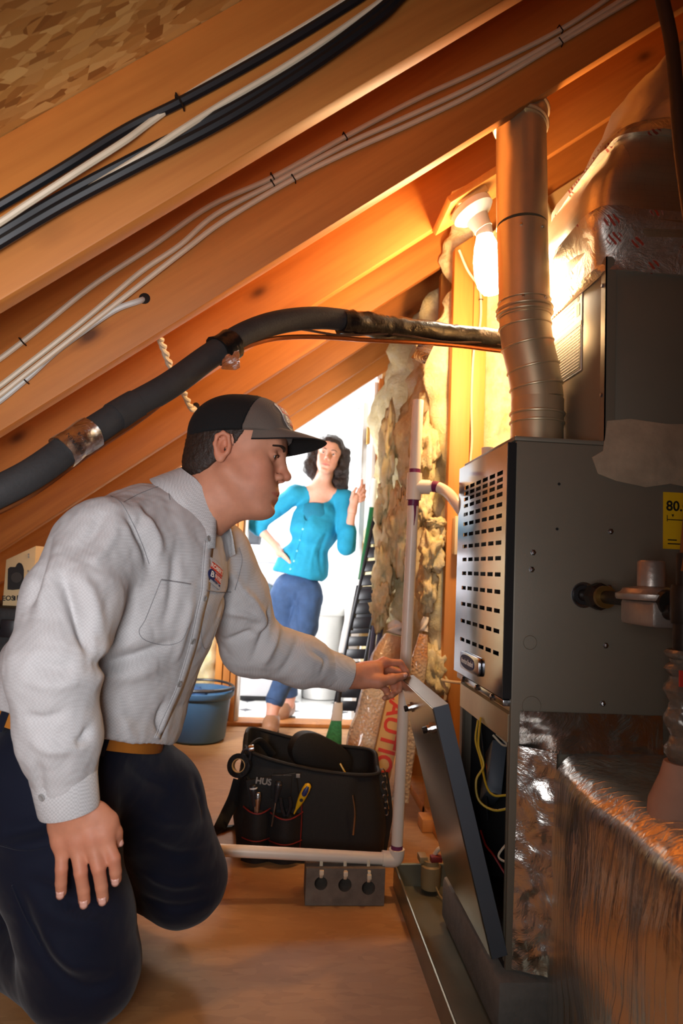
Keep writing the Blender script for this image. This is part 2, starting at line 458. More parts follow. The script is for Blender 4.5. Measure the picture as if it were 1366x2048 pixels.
# ---------------- rear wall with the doorway (plane Y = 4.06)
YW = 4.06
wb = MB()
def slab_under_roof(mb, x0, x1, y0, y1, z0=0.0):
    t = RH/math.cos(TH)-.002
    return mb.hexa([(x0, y0, z0), (x1, y0, z0), (x1, y1, z0), (x0, y1, z0)], [(x0, y0, roofz(x0)+t), (x1, y0, roofz(x1)+t), (x1, y1, roofz(x1)+t), (x0, y1, roofz(x0)+t)])
slab_under_roof(wb, -1.9, -.30, YW+.09, YW+.10)
slab_under_roof(wb, .555, 1.95, YW+.09, YW+.10)
wall_back = wb.build('wall_back', M_CARD); tag(wall_back, 'unfinished end wall with studs and glass wool around the doorway', kind='structure')
def stud(x0, x1, y0, y1, parent, z0=0., z1=None, m=None):
    mb = MB()
    if z1 is None: mb.hexa([(x0, y0, z0), (x1, y0, z0), (x1, y1, z0), (x0, y1, z0)], [(x0, y0, roofz(x0)), (x1, y0, roofz(x1)), (x1, y1, roofz(x1)), (x0, y1, roofz(x0))])
    else: mb.box(x0, x1, y0, y1, z0, z1)
    return mb.build('stud', m or M_STUD, parent, bevel=.002)
for x in (-1.55, -1.12, -.72): stud(x, x+.038, YW, YW+.089, wall_back)
stud(-.345, -.307, YW, YW+.089, wall_back)
for i, (x0, x1) in enumerate(((-1.51, -1.125), (-1.08, -.725), (-.68, -.35))):
    batt('insulation_batt', (x0, YW+.085, .02), (1, 0, 0), (0, 0, 1), (0, -1, 0), x1-x0, roofz(x0)+.05, wall_back, .05, .085, 20+i, topz=lambda x: roofz(x)+.27)

# door 1: trimmed opening, threshold and a white leaf swung into the laundry room
d1 = empty('door_1', (.1, YW, 0)); tag(d1, 'wood-trimmed attic doorway with a white door swung inward', kind='structure')
MB().box(-.300, -.262, YW-.012, YW+.13, 0, roofz(-.3)).build('jamb', M_JAMB, d1, bevel=.003)
MB().box(-.256, -.228, YW-.02, YW+.12, 0, roofz(-.25)).build('jamb', M_JAMB, d1, bevel=.003)
MB().box(-.226, -.205, YW+.01, YW+.16, 0, roofz(-.22)).build('casing', M_DOORW, d1, bevel=.002)
MB().box(.523, .552, YW-.012, YW+.13, 0, roofz(.523)).build('jamb', M_JAMB, d1, bevel=.003)
MB().box(.500, .521, YW+.01, YW+.16, 0, roofz(.5)).build('casing', M_DOORW, d1, bevel=.002)
MB().box(-.30, .552, YW-.03, YW+.12, .001, .022).build('threshold', M_JAMB, d1, bevel=.003)
lf = MB().box(.455, .490, YW+.17, YW+.90, .015, 1.93).build('door_leaf', M_DOORW, d1, bevel=.003)
for z0, z1 in ((.15, .85), (.98, 1.80)):
    MB().box(.449, .4545, YW+.28, YW+.80, z0, z1).build('raised_panel', M_DOORW, lf, bevel=.0015)
for z in (.30, 1.02, 1.72):
    MB().box(.482, .499, YW+.135, YW+.185, z-.05, z+.05).lathe([(.008, -.055), (.008, .055)], (.488, YW+.152, z), (0, 0, 1), 10).build('hinge', M_BRASS, d1)

# ---------------- insulated partition on the right (plane X ~ .56, from Y 2.4 back to the doorway)
wr = MB()
XW = .568
slab_under_roof(wr, XW+.089, XW+.10, 2.49, YW+.0)
wall_right = wr.build('wall_right', M_CARD); tag(wall_right, 'insulated stud partition between furnace and doorway', kind='structure')
MB().hexa([(.72, 2.50, 0), (1.95, 2.50, 0), (1.95, 2.51, 0), (.72, 2.51, 0)], [(.72, 2.50, roofz(.72)), (1.95, 2.50, roofz(1.95)), (1.95, 2.51, roofz(1.95)), (.72, 2.51, roofz(.72))]).build('sheathing', M_CARD, wall_right)
stud(XW, XW+.072, 2.40, 2.438, wall_right)
stud(XW+.078, XW+.128, 2.415, 2.455, wall_right)
for y in (2.62, 3.02, 3.46, 3.88): stud(XW, XW+.089, y, y+.038, wall_right)
stud(1.20, 1.238, 2.41, 2.499, wall_right); stud(1.52, 1.558, 2.41, 2.499, wall_right)
MB().box(XW, XW+.089, 2.44, YW, .001, .038).build('sole_plate', M_STUD, wall_right, bevel=.002)
for i, (y0, y1) in enumerate(((2.442, 2.618), (2.66, 3.018), (3.06, 3.458), (3.50, 3.878))):
    batt('insulation_batt', (XW+.085, y1, .40 if i == 0 else .16), (0, -1, 0), (0, 0, 1), (-1, 0, 0), y1-y0, roofz(XW)-.1, wall_right, .06, .125+.015*i, 40+i, topz=lambda x: roofz(x)+.25)
batt('insulation_batt', (.70, 2.50, .3), (1, 0, 0), (0, 0, 1), (0, -1, 0), .49, 2.0, wall_right, .05, .07, 60, topz=lambda x: roofz(x)-.01)
batt('insulation_batt', (1.24, 2.50, .3), (1, 0, 0), (0, 0, 1), (0, -1, 0), .28, 2.2, wall_right, .04, .06, 61, topz=lambda x: roofz(x)-.01)
# loose tufts of wool hanging out of the bay
def tuft(px, py, Y, r, seed, parent, sx=1., sz=1.):
    bm = bmesh.new(); bmesh.ops.create_icosphere(bm, subdivisions=4, radius=1)
    vs = np.array([v.co for v in bm.verts]); d = 1+.45*fbm(vs*2.2+seed*7, seed, 4, .65)
    c = P(px, py, Y)
    for v, q, k in zip(bm.verts, vs, d): v.co = c+q*k*r*np.array([sx, 1, sz])
    for f in bm.faces: f.smooth = True
    me = bpy.data.meshes.new('insulation_tuft'); bm.to_mesh(me); bm.free()
    return link('insulation_tuft', me, M_INSUL, parent)
for i, (px, py, Y, r, sx, sz) in enumerate([(872, 1075, 2.42, .035, .8, 1.2), (862, 1110, 2.40, .05, .7, 1.3), (855, 1180, 2.43, .045, .7, 1.7), (845, 1015, 2.45, .05, .8, 1.4),
        (775, 900, 2.95, .07, .5, 2.2), (768, 1010, 2.95, .06, .6, 2.0), (765, 1130, 2.9, .07, .6, 2.0), (760, 1215, 2.85, .06, .6, 1.4), (800, 1050, 2.8, .07, .7, 2.6), (850, 900, 2.5, .06, .8, 2.0),
        (872, 1350, 2.44, .06, .8, 1.5), (870, 1045, 2.40, .03, 1.2, .6)]):
    tuft(px, py, Y, r, 70+i, wall_right, sx, sz)
# outer end walls close the attic behind the camera and at the high side
tag(MB().hexa([(1.95, -1.6, 0), (2.0, -1.6, 0), (2.0, 4.15, 0), (1.95, 4.15, 0)], [(1.95, -1.6, 3.3), (2.0, -1.6, 3.3), (2.0, 4.15, 3.3), (1.95, 4.15, 3.3)]).build('wall_side', M_CARD), 'bare board wall at the high side of the attic', kind='structure')

# ---------------- laundry room beyond
lz = 2.42
lw = MB(); lw.box(-1.35, 1.2, 6.5, 6.56, 0, lz); tag(lw.build('wall_rear', M_WALLW), 'white painted rear wall of the laundry room', kind='structure')
tag(MB().box(-1.41, -1.35, YW+.12, 6.56, 0, lz).build('wall_left', M_WALLW), 'white painted left wall of the laundry room', kind='structure')
tag(MB().box(.70, .76, YW+.18, 6.5, 0, lz).build('wall_laundry_right', M_WALLW), 'white painted right wall of the laundry room', kind='structure')
tag(MB().box(-1.35, -.305, YW+.135, YW+.165, 0, lz).box(.53, .70, YW+.135, YW+.165, 0, lz).hexa([(-.3045, YW+.135, roofz(-.305)+.29), (.53, YW+.135, roofz(.53)+.29), (.53, YW+.165, roofz(.53)+.29), (-.3045, YW+.165, roofz(-.305)+.29)], [(-.3045, YW+.135, lz), (.53, YW+.135, lz), (.53, YW+.165, lz), (-.3045, YW+.165, lz)]).build('wall_front', M_WALLW), 'white painted laundry side of the doorway wall', kind='structure')
tag(MB().box(-1.41, .76, YW+.135, 6.56, lz, lz+.04).build('ceiling_laundry', M_WALLW), 'white ceiling of the laundry room', kind='structure')
lf2 = MB().box(-1.41, .76, YW+.12, 6.56, -.05, -.004).build('floor_laundry', M_GROUT); tag(lf2, 'white tiled laundry floor with small dark corner insets', kind='structure')
ts = .30; tm = None; km = None
for i in range(7):
    for j in range(8):
        x0 = -1.38+i*ts; y0 = YW+.13+j*ts; c = .045; g = .003
        if x0+ts > .78: continue
        if tm is None:
            a0, a1 = g, ts-g
            q = [(a0+c, a0), (a1-c, a0), (a1, a0+c), (a1, a1-c), (a1-c, a1), (a0+c, a1), (a0, a1-c), (a0, a0+c)]
            o = MB().hexa([(x, y, -.004) for x, y in q], [(x, y, 0) for x, y in q]).build('tile', M_TILEW, lf2); tm = o.data
        else: o = link('tile', tm, M_TILEW, lf2)
        o.location = (x0, y0, 0)
        if km is None:
            q = [(0, -c+g), (c-g, 0), (0, c-g), (-c+g, 0)]
            o = MB().hexa([(x, y, -.004) for x, y in q], [(x, y, .0005) for x, y in q]).build('tile_inset', M_TILEK, lf2); km = o.data
        else: o = link('tile_inset', km, M_TILEK, lf2)
        o.location = (x0, y0, 0)
bb = MB().box(-1.35, .70, 6.485, 6.5, 0, .1).build('baseboard_rear', M_DOORW); tag(bb, 'white baseboard of the laundry rear wall', kind='structure')
# ================================================================== furnace
FX, FY0, FY1, FZ0, FZ1, FX1 = .480, 1.42, 1.83, .12, 1.185, 1.20
fur = empty('furnace', (.84, 1.62, FZ0)); tag(fur, 'tall grey furnace with a slotted steel front and open lower bay', 'furnace')
side = MB().box(FX, FX1, FY0, FY0+.012, FZ0, FZ1).build('side_panel', M_CAB, fur, bevel=.003)
MB().box(FX+.002, FX1, FY1-.012, FY1, FZ0, FZ1).build('side_panel', M_CAB, fur, bevel=.003)
MB().box(FX1-.012, FX1, FY0+.0125, FY1-.0125, FZ0, FZ1).build('back_panel', M_CAB, fur)
MB().box(FX-.004, FX1, FY0, FY1, FZ1+.0002, FZ1+.010).build('top_panel', M_CAB, fur, bevel=.002)
MB().box(FX, FX1, FY0+.0125, FY1-.0125, FZ0, FZ0+.012).build('bottom_panel', M_CABDK, fur)
MB().box(FX+.03, FX1-.015, FY0+.014, FY0+.018, FZ0+.014, .60).box(FX+.03, FX1-.015, FY1-.018, FY1-.014, FZ0+.014, .60).box(FX1-.02, FX1-.015, FY0+.018, FY1-.018, FZ0+.014, .60).build('black_liner', M_CABDK, fur)
MB().box(FX, FX+.028, FY0+.0125, FY0+.020, FZ0+.013, .615).build('front_flange', M_CAB, fur)
MB().box(FX, FX+.006, FY1-.034, FY1-.0125, FZ0+.013, .615).build('front_flange', M_CAB, fur)
MB().box(FX+.01, FX1-.02, FY0+.0125, FY1-.0125, .618, .632).build('blower_deck', M_GALV, fur)
rail = MB().hexa([(FX-.002, FY0+.013, .560), (FX+.05, FY0+.013, .600), (FX+.05, FY0+.013, .617), (FX-.002, FY0+.013, .617)],
                 [(FX-.002, FY1-.013, .560), (FX+.05, FY1-.013, .600), (FX+.05, FY1-.013, .617), (FX-.002, FY1-.013, .617)]).build('door_rail', M_GALV, fur)
MB().box(FX-.012, FX+.03, FY0+.014, FY1-.014, .6325, .645).build('air_seal_strip', M_STEELBRIGHT, fur, bevel=.001)
for y in (1.50, 1.62, 1.74): MB().lathe([(.007, 0), (.007, .006), (.003, .008)], (FX-.0125, y, .6385), (-1, 0, 0), 8).build('rail_screw', M_STEELBRIGHT, rail)

# slotted front door: a sheet with real openings and a slanted louvre in each
gx0, gx1 = .462, .478
GZ0, GZ1 = .650, 1.180
grille = empty('grille_tmp')
rowpx = [300, 352, 404, 465, 543, 630, 728, 835, 955, 1080, 1213, 1360, 1515, 1685]
rowz = [P(1010, 870+y/3.864, 1.475)[2] for y in rowpx]
cols = [(1.452+i*.0555, 1.452+i*.0555+.040) for i in range(6)]
ys = sorted([FY0+.004, FY1-.004]+[v for c in cols for v in c])
hh = .0046
zs = sorted([GZ0, GZ1]+[z-hh for z in rowz]+[z+hh for z in rowz])
mb = MB()
slots = []
for i in range(len(ys)-1):
    for j in range(len(zs)-1):
        ym, zm = (ys[i]+ys[i+1])/2, (zs[j]+zs[j+1])/2
        isslot = any(a < ym < b for a, b in cols) and any(abs(zm-z) < hh*.9 for z in rowz)
        if isslot: slots.append((ys[i], ys[i+1], zs[j], zs[j+1])); continue
        mb.add([(gx0, ys[i], zs[j]), (gx0, ys[i+1], zs[j]), (gx0, ys[i+1], zs[j+1]), (gx0, ys[i], zs[j+1])], [(0, 3, 2, 1)])
front = None
bmw = mb
# folded edges of the sheet
for q in ([(gx0, FY0+.004, GZ0), (gx1, FY0+.004, GZ0), (gx1, FY0+.004, GZ1), (gx0, FY0+.004, GZ1)],
          [(gx0, FY1-.004, GZ0), (gx0, FY1-.004, GZ1), (gx1, FY1-.004, GZ1), (gx1, FY1-.004, GZ0)],
          [(gx0, FY0+.004, GZ1), (gx1, FY0+.004, GZ1), (gx1, FY1-.004, GZ1), (gx0, FY1-.004, GZ1)],
          [(gx0, FY0+.004, GZ0), (gx0, FY1-.004, GZ0), (gx1, FY1-.004, GZ0), (gx1, FY0+.004, GZ0)]):
    bmw.add(q, [(0, 1, 2, 3)])
bpy.data.objects.remove(grille)
front = bmw.build('front_door', M_STAIN, fur)
tag(front, 'dark reflective steel door with rows of slots')
MB().box(gx1+.0004, gx1+.0014, FY0+.006, FY1-.006, GZ0+.003, GZ1-.003).build('inner_baffle', M_CABDK, front)
lm = None
for (a, b, z0, z1) in slots:
    if lm is None:
        w, h = (b-a), (z1-z0)
        o = MB().hexa([(0, 0, 0), (.012, 0, h*.75), (.013, 0, h*.75), (.001, 0, 0)], [(0, w, 0), (.012, w, h*.75), (.013, w, h*.75), (.001, w, 0)]).build('louvre', M_STAIN, front); lm = o.data
    else: o = link('louvre', lm, M_STAIN, front)
    o.location = (gx0+.0003, a, z0)
# dark plastic corner strip between door and cabinet side
MB().box(.4615, .4795, FY0-.0005, FY0+.0038, GZ0, GZ1).build('door_edge', M_CABDK, front)
# badge
bz, by = .690, 1.655
def plate(pts, x0, x1, cy, cz): return MB().hexa([(x0, cy-p, cz+q) for p, q in pts], [(x1, cy-p, cz+q) for p, q in pts])
bd = plate(rrect(.083, .021, .012), gx0-.008, gx0-.0003, by, bz).build('badge', M_STEELBRIGHT, front, bevel=.002)
ov = [(.060*math.cos(a)*(1 if abs(math.cos(a)) > .0 else 1), .0165*math.copysign(abs(math.sin(a))**.7, math.sin(a))) for a in [2*math.pi*k/28 for k in range(28)]]
plate([(p-.012, q) for p, q in ov], gx0-.0092, gx0-.0081, by, bz).build('badge_inset', M_TEXTN, bd)
text('badge_lettering', 'American Standard', .019, (gx0-.0093, by+.012, bz), (0, -1, 0), (0, 0, 1), M_TEXTW, bd, .0003, shear=.3, sx=.72)

# cabinet side details
def on_side(px, py, Y=FY0): q = P(px, py, Y); return q[0], q[2]
for px, py in ((1221, 1063), (1066, 1105), (1063, 1139), (1211, 1291), (1205, 1407), (1218, 1175), (1265, 1232)):
    x, z = on_side(px, py); MB().lathe([(.0065, 0), (.0065, .001), (.0045, .0015), (.0045, .005), (.002, .006)], (x, FY0-.0002, z), (0, -1, 0), 6, smooth=False).build('hex_screw', M_STEELBRIGHT, side)
for px, py in ((1118, 968), (1114, 1058)):
    x, z = on_side(px, py); MB().lathe([(.0032, 0), (.0032, .0006)], (x, FY0-.0002, z), (0, -1, 0), 10).build('screw_hole', M_TEXTK, side)
for px, py, r in ((1060, 1285, .0135), (1063, 1412, .019)):
    x, z = on_side(px, py); prof = [(r, 0), (r+.0006, .0008), (r+.0012, 0)]
    MB().lathe(prof, (x, FY0-.0002, z), (0, -1, 0), 28, cap=False).build('knockout_ring', M_CAB, side)
hx, hz = on_side(1167, 1190)
MB().lathe([(.020, 0), (.024, .0012), (.027, .0004)], (hx, FY0-.0003, hz), (0, -1, 0), 24, cap=False).build('grommet_ring', M_STEELBRIGHT, side)
MB().lathe([(.020, 0), (.020, .0007)], (hx, FY0-.0003, hz), (0, -1, 0), 24).build('gas_port', M_TEXTK, side)
# yellow efficiency label
x0, z1 = on_side(1326, 984); x1, z0 = on_side(1404, 1101)
lb = MB().box(x0, x1, FY0-.0016, FY0-.0004, z0, z1).build('efficiency_label', M_LABELY, side)
tag(lb, 'yellow efficiency label reading 80.0')
w = x1-x0
text('label_figure', '80.0', .030, (x0+.006, FY0-.0017, z1-.030), (1, 0, 0), (0, 0, 1), M_TEXTK, lb, .0003, align='LEFT', bold=.0006)
MB().box(x0+.008, x1-.006, FY0-.0021, FY0-.0017, z1-.0595, z1-.0575).box(x0+.008, x0+.0095, FY0-.0021, FY0-.0017, z1-.0625, z1-.049).hexa([(x0+.018, FY0-.0021, z1-.047), (x0+.024, FY0-.0021, z1-.047), (x0+.021, FY0-.0021, z1-.053)], [(x0+.018, FY0-.0017, z1-.047), (x0+.024, FY0-.0017, z1-.047), (x0+.021, FY0-.0017, z1-.053)]).build('label_scale', M_TEXTK, lb)
for k, ww in enumerate((.020, .030)): MB().box(x0+.010, x0+.010+ww, FY0-.002, FY0-.0017, z0+.018-k*.008, z0+.0205-k*.008).build('label_small_print', M_TEXTK, lb)
# brushed sealant across the joint with the coil case
pts = [(1183, 915), (1205, 902), (1213, 842), (1260, 838), (1330, 848), (1420, 850), (1420, 985), (1340, 968), (1290, 975), (1230, 962), (1195, 948)]
q = [on_side(*p) for p in pts]
M_MASTIC = plain('grey_mastic', hexc(172, 150, 124), .8, 0, .18, 18, .5, 60)
MB().hexa([(x, FY0-.0035, z) for x, z in q], [(x, FY0-.0005, z) for x, z in q]).build('sealant_patch', M_MASTIC, fur, bevel=.001)

# lower bay: control box and wiring
cb = empty('cb'); bpy.data.objects.remove(cb)
cc = P(962, 1545, 1.70); ax = (nrm((.12, 1, .45)), nrm((.2, -.42, 1)), None)
a0 = nrm((.1, .85, -.5)); a1 = nrm((.25, .5, .85)); a1 = nrm(a1-a0*a0.dot(a1)); a2 = np.cross(a0, a1)
ctl = MB().obox(cc+np.array([.03, 0, 0]), (a0, a1, a2), (.055, .062, .018)).build('control_box', M_PANELEDGE, fur, bevel=.004)
sgn = -1 if a2[0] > 0 else 1
fc = cc+np.array([.03, 0, 0])+a2*sgn*.0186
MB().obox(fc, (nrm(a0+a1*.6), nrm(a1-a0*.6), a2), (.017, .014, .0006)).build('warning_sticker', M_TEXTO, ctl)
M_WY = plain('yellow_wire', hexc(196, 160, 40), .5); M_WR = plain('red_wire', hexc(140, 26, 20), .5)
for nm, m, pts in (('yellow_wire', M_WY, [(940, 1435, 1.62), (935, 1490, 1.58), (945, 1530, 1.56), (930, 1560, 1.55), (935, 1600, 1.54), (965, 1620, 1.52), (1000, 1615, 1.5)]),
                   ('yellow_wire', M_WY, [(935, 1440, 1.65), (930, 1480, 1.63), (940, 1520, 1.6), (950, 1570, 1.55), (965, 1590, 1.53), (990, 1590, 1.52)]),
                   ('white_wire', M_WWIRE, [(972, 1468, 1.62), (985, 1480, 1.58), (1000, 1498, 1.55), (1006, 1520, 1.55)]),
                   ('white_wire', M_WWIRE, [(965, 1470, 1.62), (985, 1490, 1.59), (1002, 1490, 1.55), (1008, 1505, 1.55)]),
                   ('white_wire', M_WWIRE, [(1010, 1670, 1.6), (985, 1695, 1.58), (975, 1712, 1.57), (985, 1722, 1.55), (1005, 1724, 1.52)]),
                   ('red_wire', M_WR, [(940, 1660, 1.65), (950, 1690, 1.63), (965, 1710, 1.6), (990, 1750, 1.58), (1002, 1755, 1.55)]),
                   ('black_wire', M_BWIRE, [(945, 1410, 1.66), (942, 1450, 1.66), (948, 1520, 1.66), (955, 1640, 1.66)])):
    MB().tube(spline([P(*p)+np.array([.025, 0, 0]) for p in pts], 5), .0026, 6).build(nm, m, fur)
q = P(955, 1430, 1.66)
sw = MB().box(q[0]+.03, q[0]+.055, q[1]-.014, q[1]+.014, q[2]-.022, q[2]+.028).build('door_switch', M_STEELBRIGHT, fur, bevel=.002)
MB().box(q[0]+.026, q[0]+.0298, q[1]-.007, q[1]+.007, q[2]-.012, q[2]+.012).build('switch_lever', M_TEXTK, sw)
# blower housing in the dark behind
MB().lathe([(.05, 0), (.165, .001), (.17, .02), (.17, .22), (.165, .24), (.05, .241)], (.92, 1.50, .36), (0, 1, 0), 32).build('blower_housing', M_CABDK, fur)

# feet: foam risers in the pan
for i, (x0, x1) in enumerate(((.455, .60), (1.05, 1.18))):
    tag(MB().box(x0, x1, 1.385, 1.86, .0125, FZ0-.0005).build('foam_riser', M_FOAMBLK, None, bevel=.012), 'grey foam riser under the %s edge of the furnace' % ('front' if i == 0 else 'rear'), 'riser')

# drain pan
pan = empty('drain_pan', (.8, 1.5, 0)); tag(pan, 'shallow dull metal drain pan beneath the furnace', 'drain pan')
px0, px1, py0, py1 = .362, 1.30, .30, 2.06
MB().box(px0, px1, py0, py1, .001, .004).build('pan_floor', M_PAN, pan)
for nm, a in (('rim', (px0, px0+.004, py0, py1, .0042, .062)), ('rim', (px1-.004, px1, py0, py1, .0042, .062)), ('rim', (px0+.0042, px1-.0042, py1-.004, py1, .0042, .062))):
    r = MB().box(*a).build(nm, M_PAN, pan)
MB().tube([(px0+.002, py0, .064), (px0+.002, py1, .064)], .004, 8).build('rolled_edge', M_PAN, pan)
MB().tube([(px0+.006, py1-.002, .064), (px1, py1-.002, .064)], .004, 8).build('rolled_edge', M_PAN, pan)
# float switch clipped to the rear rim
fs = P(862, 1725, 2.02); fsw = empty('float_switch', (fs[0], 2.03, .02)); tag(fsw, 'small beige float switch clipped to the rear rim of the drain pan', 'switch')
M_BEIGE = plain('beige_plastic', hexc(150, 124, 84), .5)
X, Y = fs[0], 2.022
MB().lathe([(.026, 0), (.028, .01), (.028, .06), (.022, .064), (.022, .075)], (X, Y-.002, .016), (0, 0, 1), 16).build('housing', M_BEIGE, fsw)
MB().box(X-.033, X-.010, Y-.006, Y+.034, .082, .100).build('clip', M_BEIGE, fsw, bevel=.002)
MB().box(X-.004, X+.028, Y-.022, Y+.0, .0915, .107).build('cap', M_RED, fsw, bevel=.002)
MB().tube(spline([(X+.01, Y, .106), (X+.02, Y-.01, .125), (X+.03, Y-.02, .128), (X+.036, Y-.03, .110)], 5), .006, 8).build('wire_loop', M_WWIRE, fsw)
MB().tube(spline([(X+.01, Y-.028, .03), (X+.02, Y-.05, .012), (X+.04, Y-.10, .008), (X+.065, Y-.14, .008)], 5), .0025, 6).build('lead', M_BEIGE, fsw)

# ================================================================== loose lower door held by the technician
pb, pt = np.array([.452, .142]), np.array([.318, .628])      # (x, z) of lower and upper edge, outer face
ld = np.array([pt[0]-pb[0], pt[1]-pb[1]]); ll = np.linalg.norm(ld); ld /= ll
U = np.array([ld[0], 0, ld[1]]); Nn = np.array([-ld[1], 0, ld[0]])       # up along the panel, outward normal (-X)
O = np.array([pb[0], 1.42, pb[1]])
ap = empty('access_panel', O); tag(ap, 'removed lower furnace door, brushed steel face, tilted open in the hand', 'panel')
W = .385
M_BRUSH = plain('brushed_steel', hexc(188, 184, 174), .24, 1.0, .06, 4)
Yv = np.array([0, 1., 0])
MB().obox(O+U*ll/2+Yv*W/2, (Yv, U, Nn), (W/2-.001, ll/2-.001, .0012)).build('face_sheet', M_BRUSH, ap)
MB().obox(O+U*ll/2+Yv*.0012-Nn*.0175, (Yv, U, Nn), (.0012, ll/2, .016)).build('flange', M_PANELEDGE, ap)
MB().obox(O+U*ll/2+Yv*(W-.0012)-Nn*.0175, (Yv, U, Nn), (.0012, ll/2, .016)).build('flange', M_PANELEDGE, ap)
MB().obox(O+U*(ll-.0012)+Yv*W/2-Nn*.0175, (Yv, U, Nn), (W/2-.003, .0012, .016)).build('flange', plain('dull_steel', hexc(120, 112, 100), .4, .9, .08), ap)
MB().obox(O+U*.0012+Yv*W/2-Nn*.0175, (Yv, U, Nn), (W/2-.003, .0012, .016)).build('flange', M_PANELEDGE, ap)
for t, y in ((.055, .285), (.055, .062)):
    c = O+U*(ll-t)+Yv*y
    th = MB().lathe([(.012, .0015), (.012, .005), (.0085, .0055), (.0085, .012), (.006, .0135)], c, Nn, 12, smooth=False).build('latch_screw', M_STEELBRIGHT, ap)
    MB().lathe([(.0075, .0137), (.0075, .021), (.004, .0215)], c, Nn, 6, smooth=False).build('screw_head', M_IRON, th)

# ================================================================== coil case above, with sticker
CX, CZ0, CZ1 = .672, FZ1+.0104, 1.60
coil = empty('coil_case', (.95, 1.62, CZ0)); tag(coil, 'grey sheet metal coil case on top of the furnace', 'coil case')
cc2 = MB().box(CX, 1.25, FY0+.0, FY1, CZ0, CZ1).build('case', M_CAB, coil, bevel=.003)
MB().box(CX-.003, CX+.02, FY0-.003, FY0-.0005, CZ0, CZ1).box(CX-.003, CX-.0005, FY0-.003, FY0+.02, CZ0, CZ1).build('corner_flange', M_CAB, cc2)
for z in (.25, .85):
    MB().lathe([(.005, 0), (.004, .004)], (CX-.003, FY0+.010, CZ0+z*(CZ1-CZ0)), (-1, 0, 0), 6, smooth=False).build('hex_screw', M_STEELBRIGHT, coil)
def on_left(px, py): q = PX(px, py, CX-.001); return q[1], q[2]
(ya, za), (yb, zb) = on_left(1165, 568), on_left(1165, 738)
y_near, ztop, zbot = ya, za, zb
y_far = y_near+.19
st = MB().box(CX-.0016, CX-.0004, y_near, y_far, zbot, ztop).build('warning_label', M_TEXTW, coil); tag(st, 'white and black printed warning label')
hgt = ztop-zbot
MB().box(CX-.0024, CX-.0017, y_near+.004, y_far-.004, zbot+.004, zbot+hgt*.52).build('black_field', M_TEXTK, st)
MB().box(CX-.0024, CX-.0017, y_near+.002, y_far-.002, zbot+hgt*.53, zbot+hgt*.58).build('orange_bar', M_TEXTO, st)
for k in range(13):
    z = zbot+.010+k*hgt*.5/14
    MB().box(CX-.003, CX-.0025, y_near+.010, y_far-.012-(.04 if k % 4 == 0 else .0), z, z+.0022).build('print_line', M_TEXTW, st)
for k in range(6):
    z = zbot+hgt*(.64+.055*k)
    MB().box(CX-.0022, CX-.0017, y_near+.045, y_far-.03-(.03 if k % 3 == 1 else 0), z, z+.0018).build('print_line', M_TEXTG, st)
MB().box(CX-.0022, CX-.0017, y_near+.012, y_near+.030, zbot+hgt*.66, zbot+hgt*.80).lathe([(.006, 0), (.006, .0005)], (CX-.0017, y_near+.021, zbot+hgt*.86), (-1, 0, 0), 10).build('pictogram', M_TEXTK, st)
# ================================================================== flue vent
vent = empty('flue_vent', P(1075, 888, 1.64)); tag(vent, 'round galvanised flue pipe rising from furnace through an offset elbow', 'flue pipe')
YV = 1.64
vb = P(1073, 885, YV); vr = .063
cb0 = np.array([vb[0], YV, FZ1+.0105])
c1 = P(1073, 800, YV); c2 = P(1068, 730, YV); c3 = P(1051, 655, YV); c4 = P(1049, 620, YV); c5 = P(1044, 455, YV); c6 = P(1042, 240, YV+.03); c7 = P(1052, 120, YV+.07)
c1[0] = cb0[0]; 
def seg(nm, a, b, r0, r1, n=28): return MB().tube([a, b], [r0, r1], n).build(nm, M_GALV, vent)
def ring(c, ax, r, t=.004): 
    ax = nrm(ax); return MB().lathe([(r, -t), (r+t*.9, -t*.6), (r+t*1.1, 0), (r+t*.9, t*.6), (r, t)], c, ax, 28, cap=False)
s = seg('pipe_section', cb0, c1, vr, vr); ring(cb0+np.array([0, 0, .012]), (0, 0, 1), vr, .006).build('collar_bead', M_GALV, s); ring(cb0+np.array([0, 0, .10]), (0, 0, 1), vr, .004).build('crimp_bead', M_GALV, s); ring(cb0+np.array([0, 0, .078]), (0, 0, 1), vr, .0035).build('crimp_bead', M_GALV, s)
# gored elbow
pts = [c1, P(1072, 775, YV), P(1066, 738, YV), P(1055, 692, YV), P(1050, 655, YV), c4]
pts[0] = c1
for i in range(len(pts)-1):
    g = seg('elbow_gore', pts[i], pts[i+1]+(pts[i+1]-pts[i])*.02, vr*.985, vr*.985)
    d = pts[min(i+2, len(pts)-1)]-pts[i]
    if 0 < i: ring(pts[i], pts[i+1]-pts[i-1], vr*.985, .0032).build('gore_bead', M_GALV, g)
seam = seg('coupling', c4-(c5-c4)*.10, c4+(c5-c4)*.05, vr*1.03, vr*1.02)
for t in (-.06, .0): ring(c4+(c5-c4)*t, c5-c4, vr*1.03, .0045).build('coupling_bead', M_GALV, seam)
up1 = seg('pipe_section', c4, c5, vr*.985, vr*.985)
ring(c4+(c5-c4)*.09, c5-c4, vr*.985, .003).build('crimp_bead', M_GALV, up1)
up2 = seg('pipe_section', c5, c6, vr, vr)
top = seg('pipe_section', c6, P(1060, -40, YV+.13), vr*.92, vr*.92)
cap = seg('coupling', c6-(c7-c6)*.15, c6+(c7-c6)*.18, vr*1.05, vr*1.05)
for t in (-.10, .12): ring(c6+(c7-c6)*t, c7-c6, vr*1.05, .005).build('coupling_bead', M_GALV, cap)
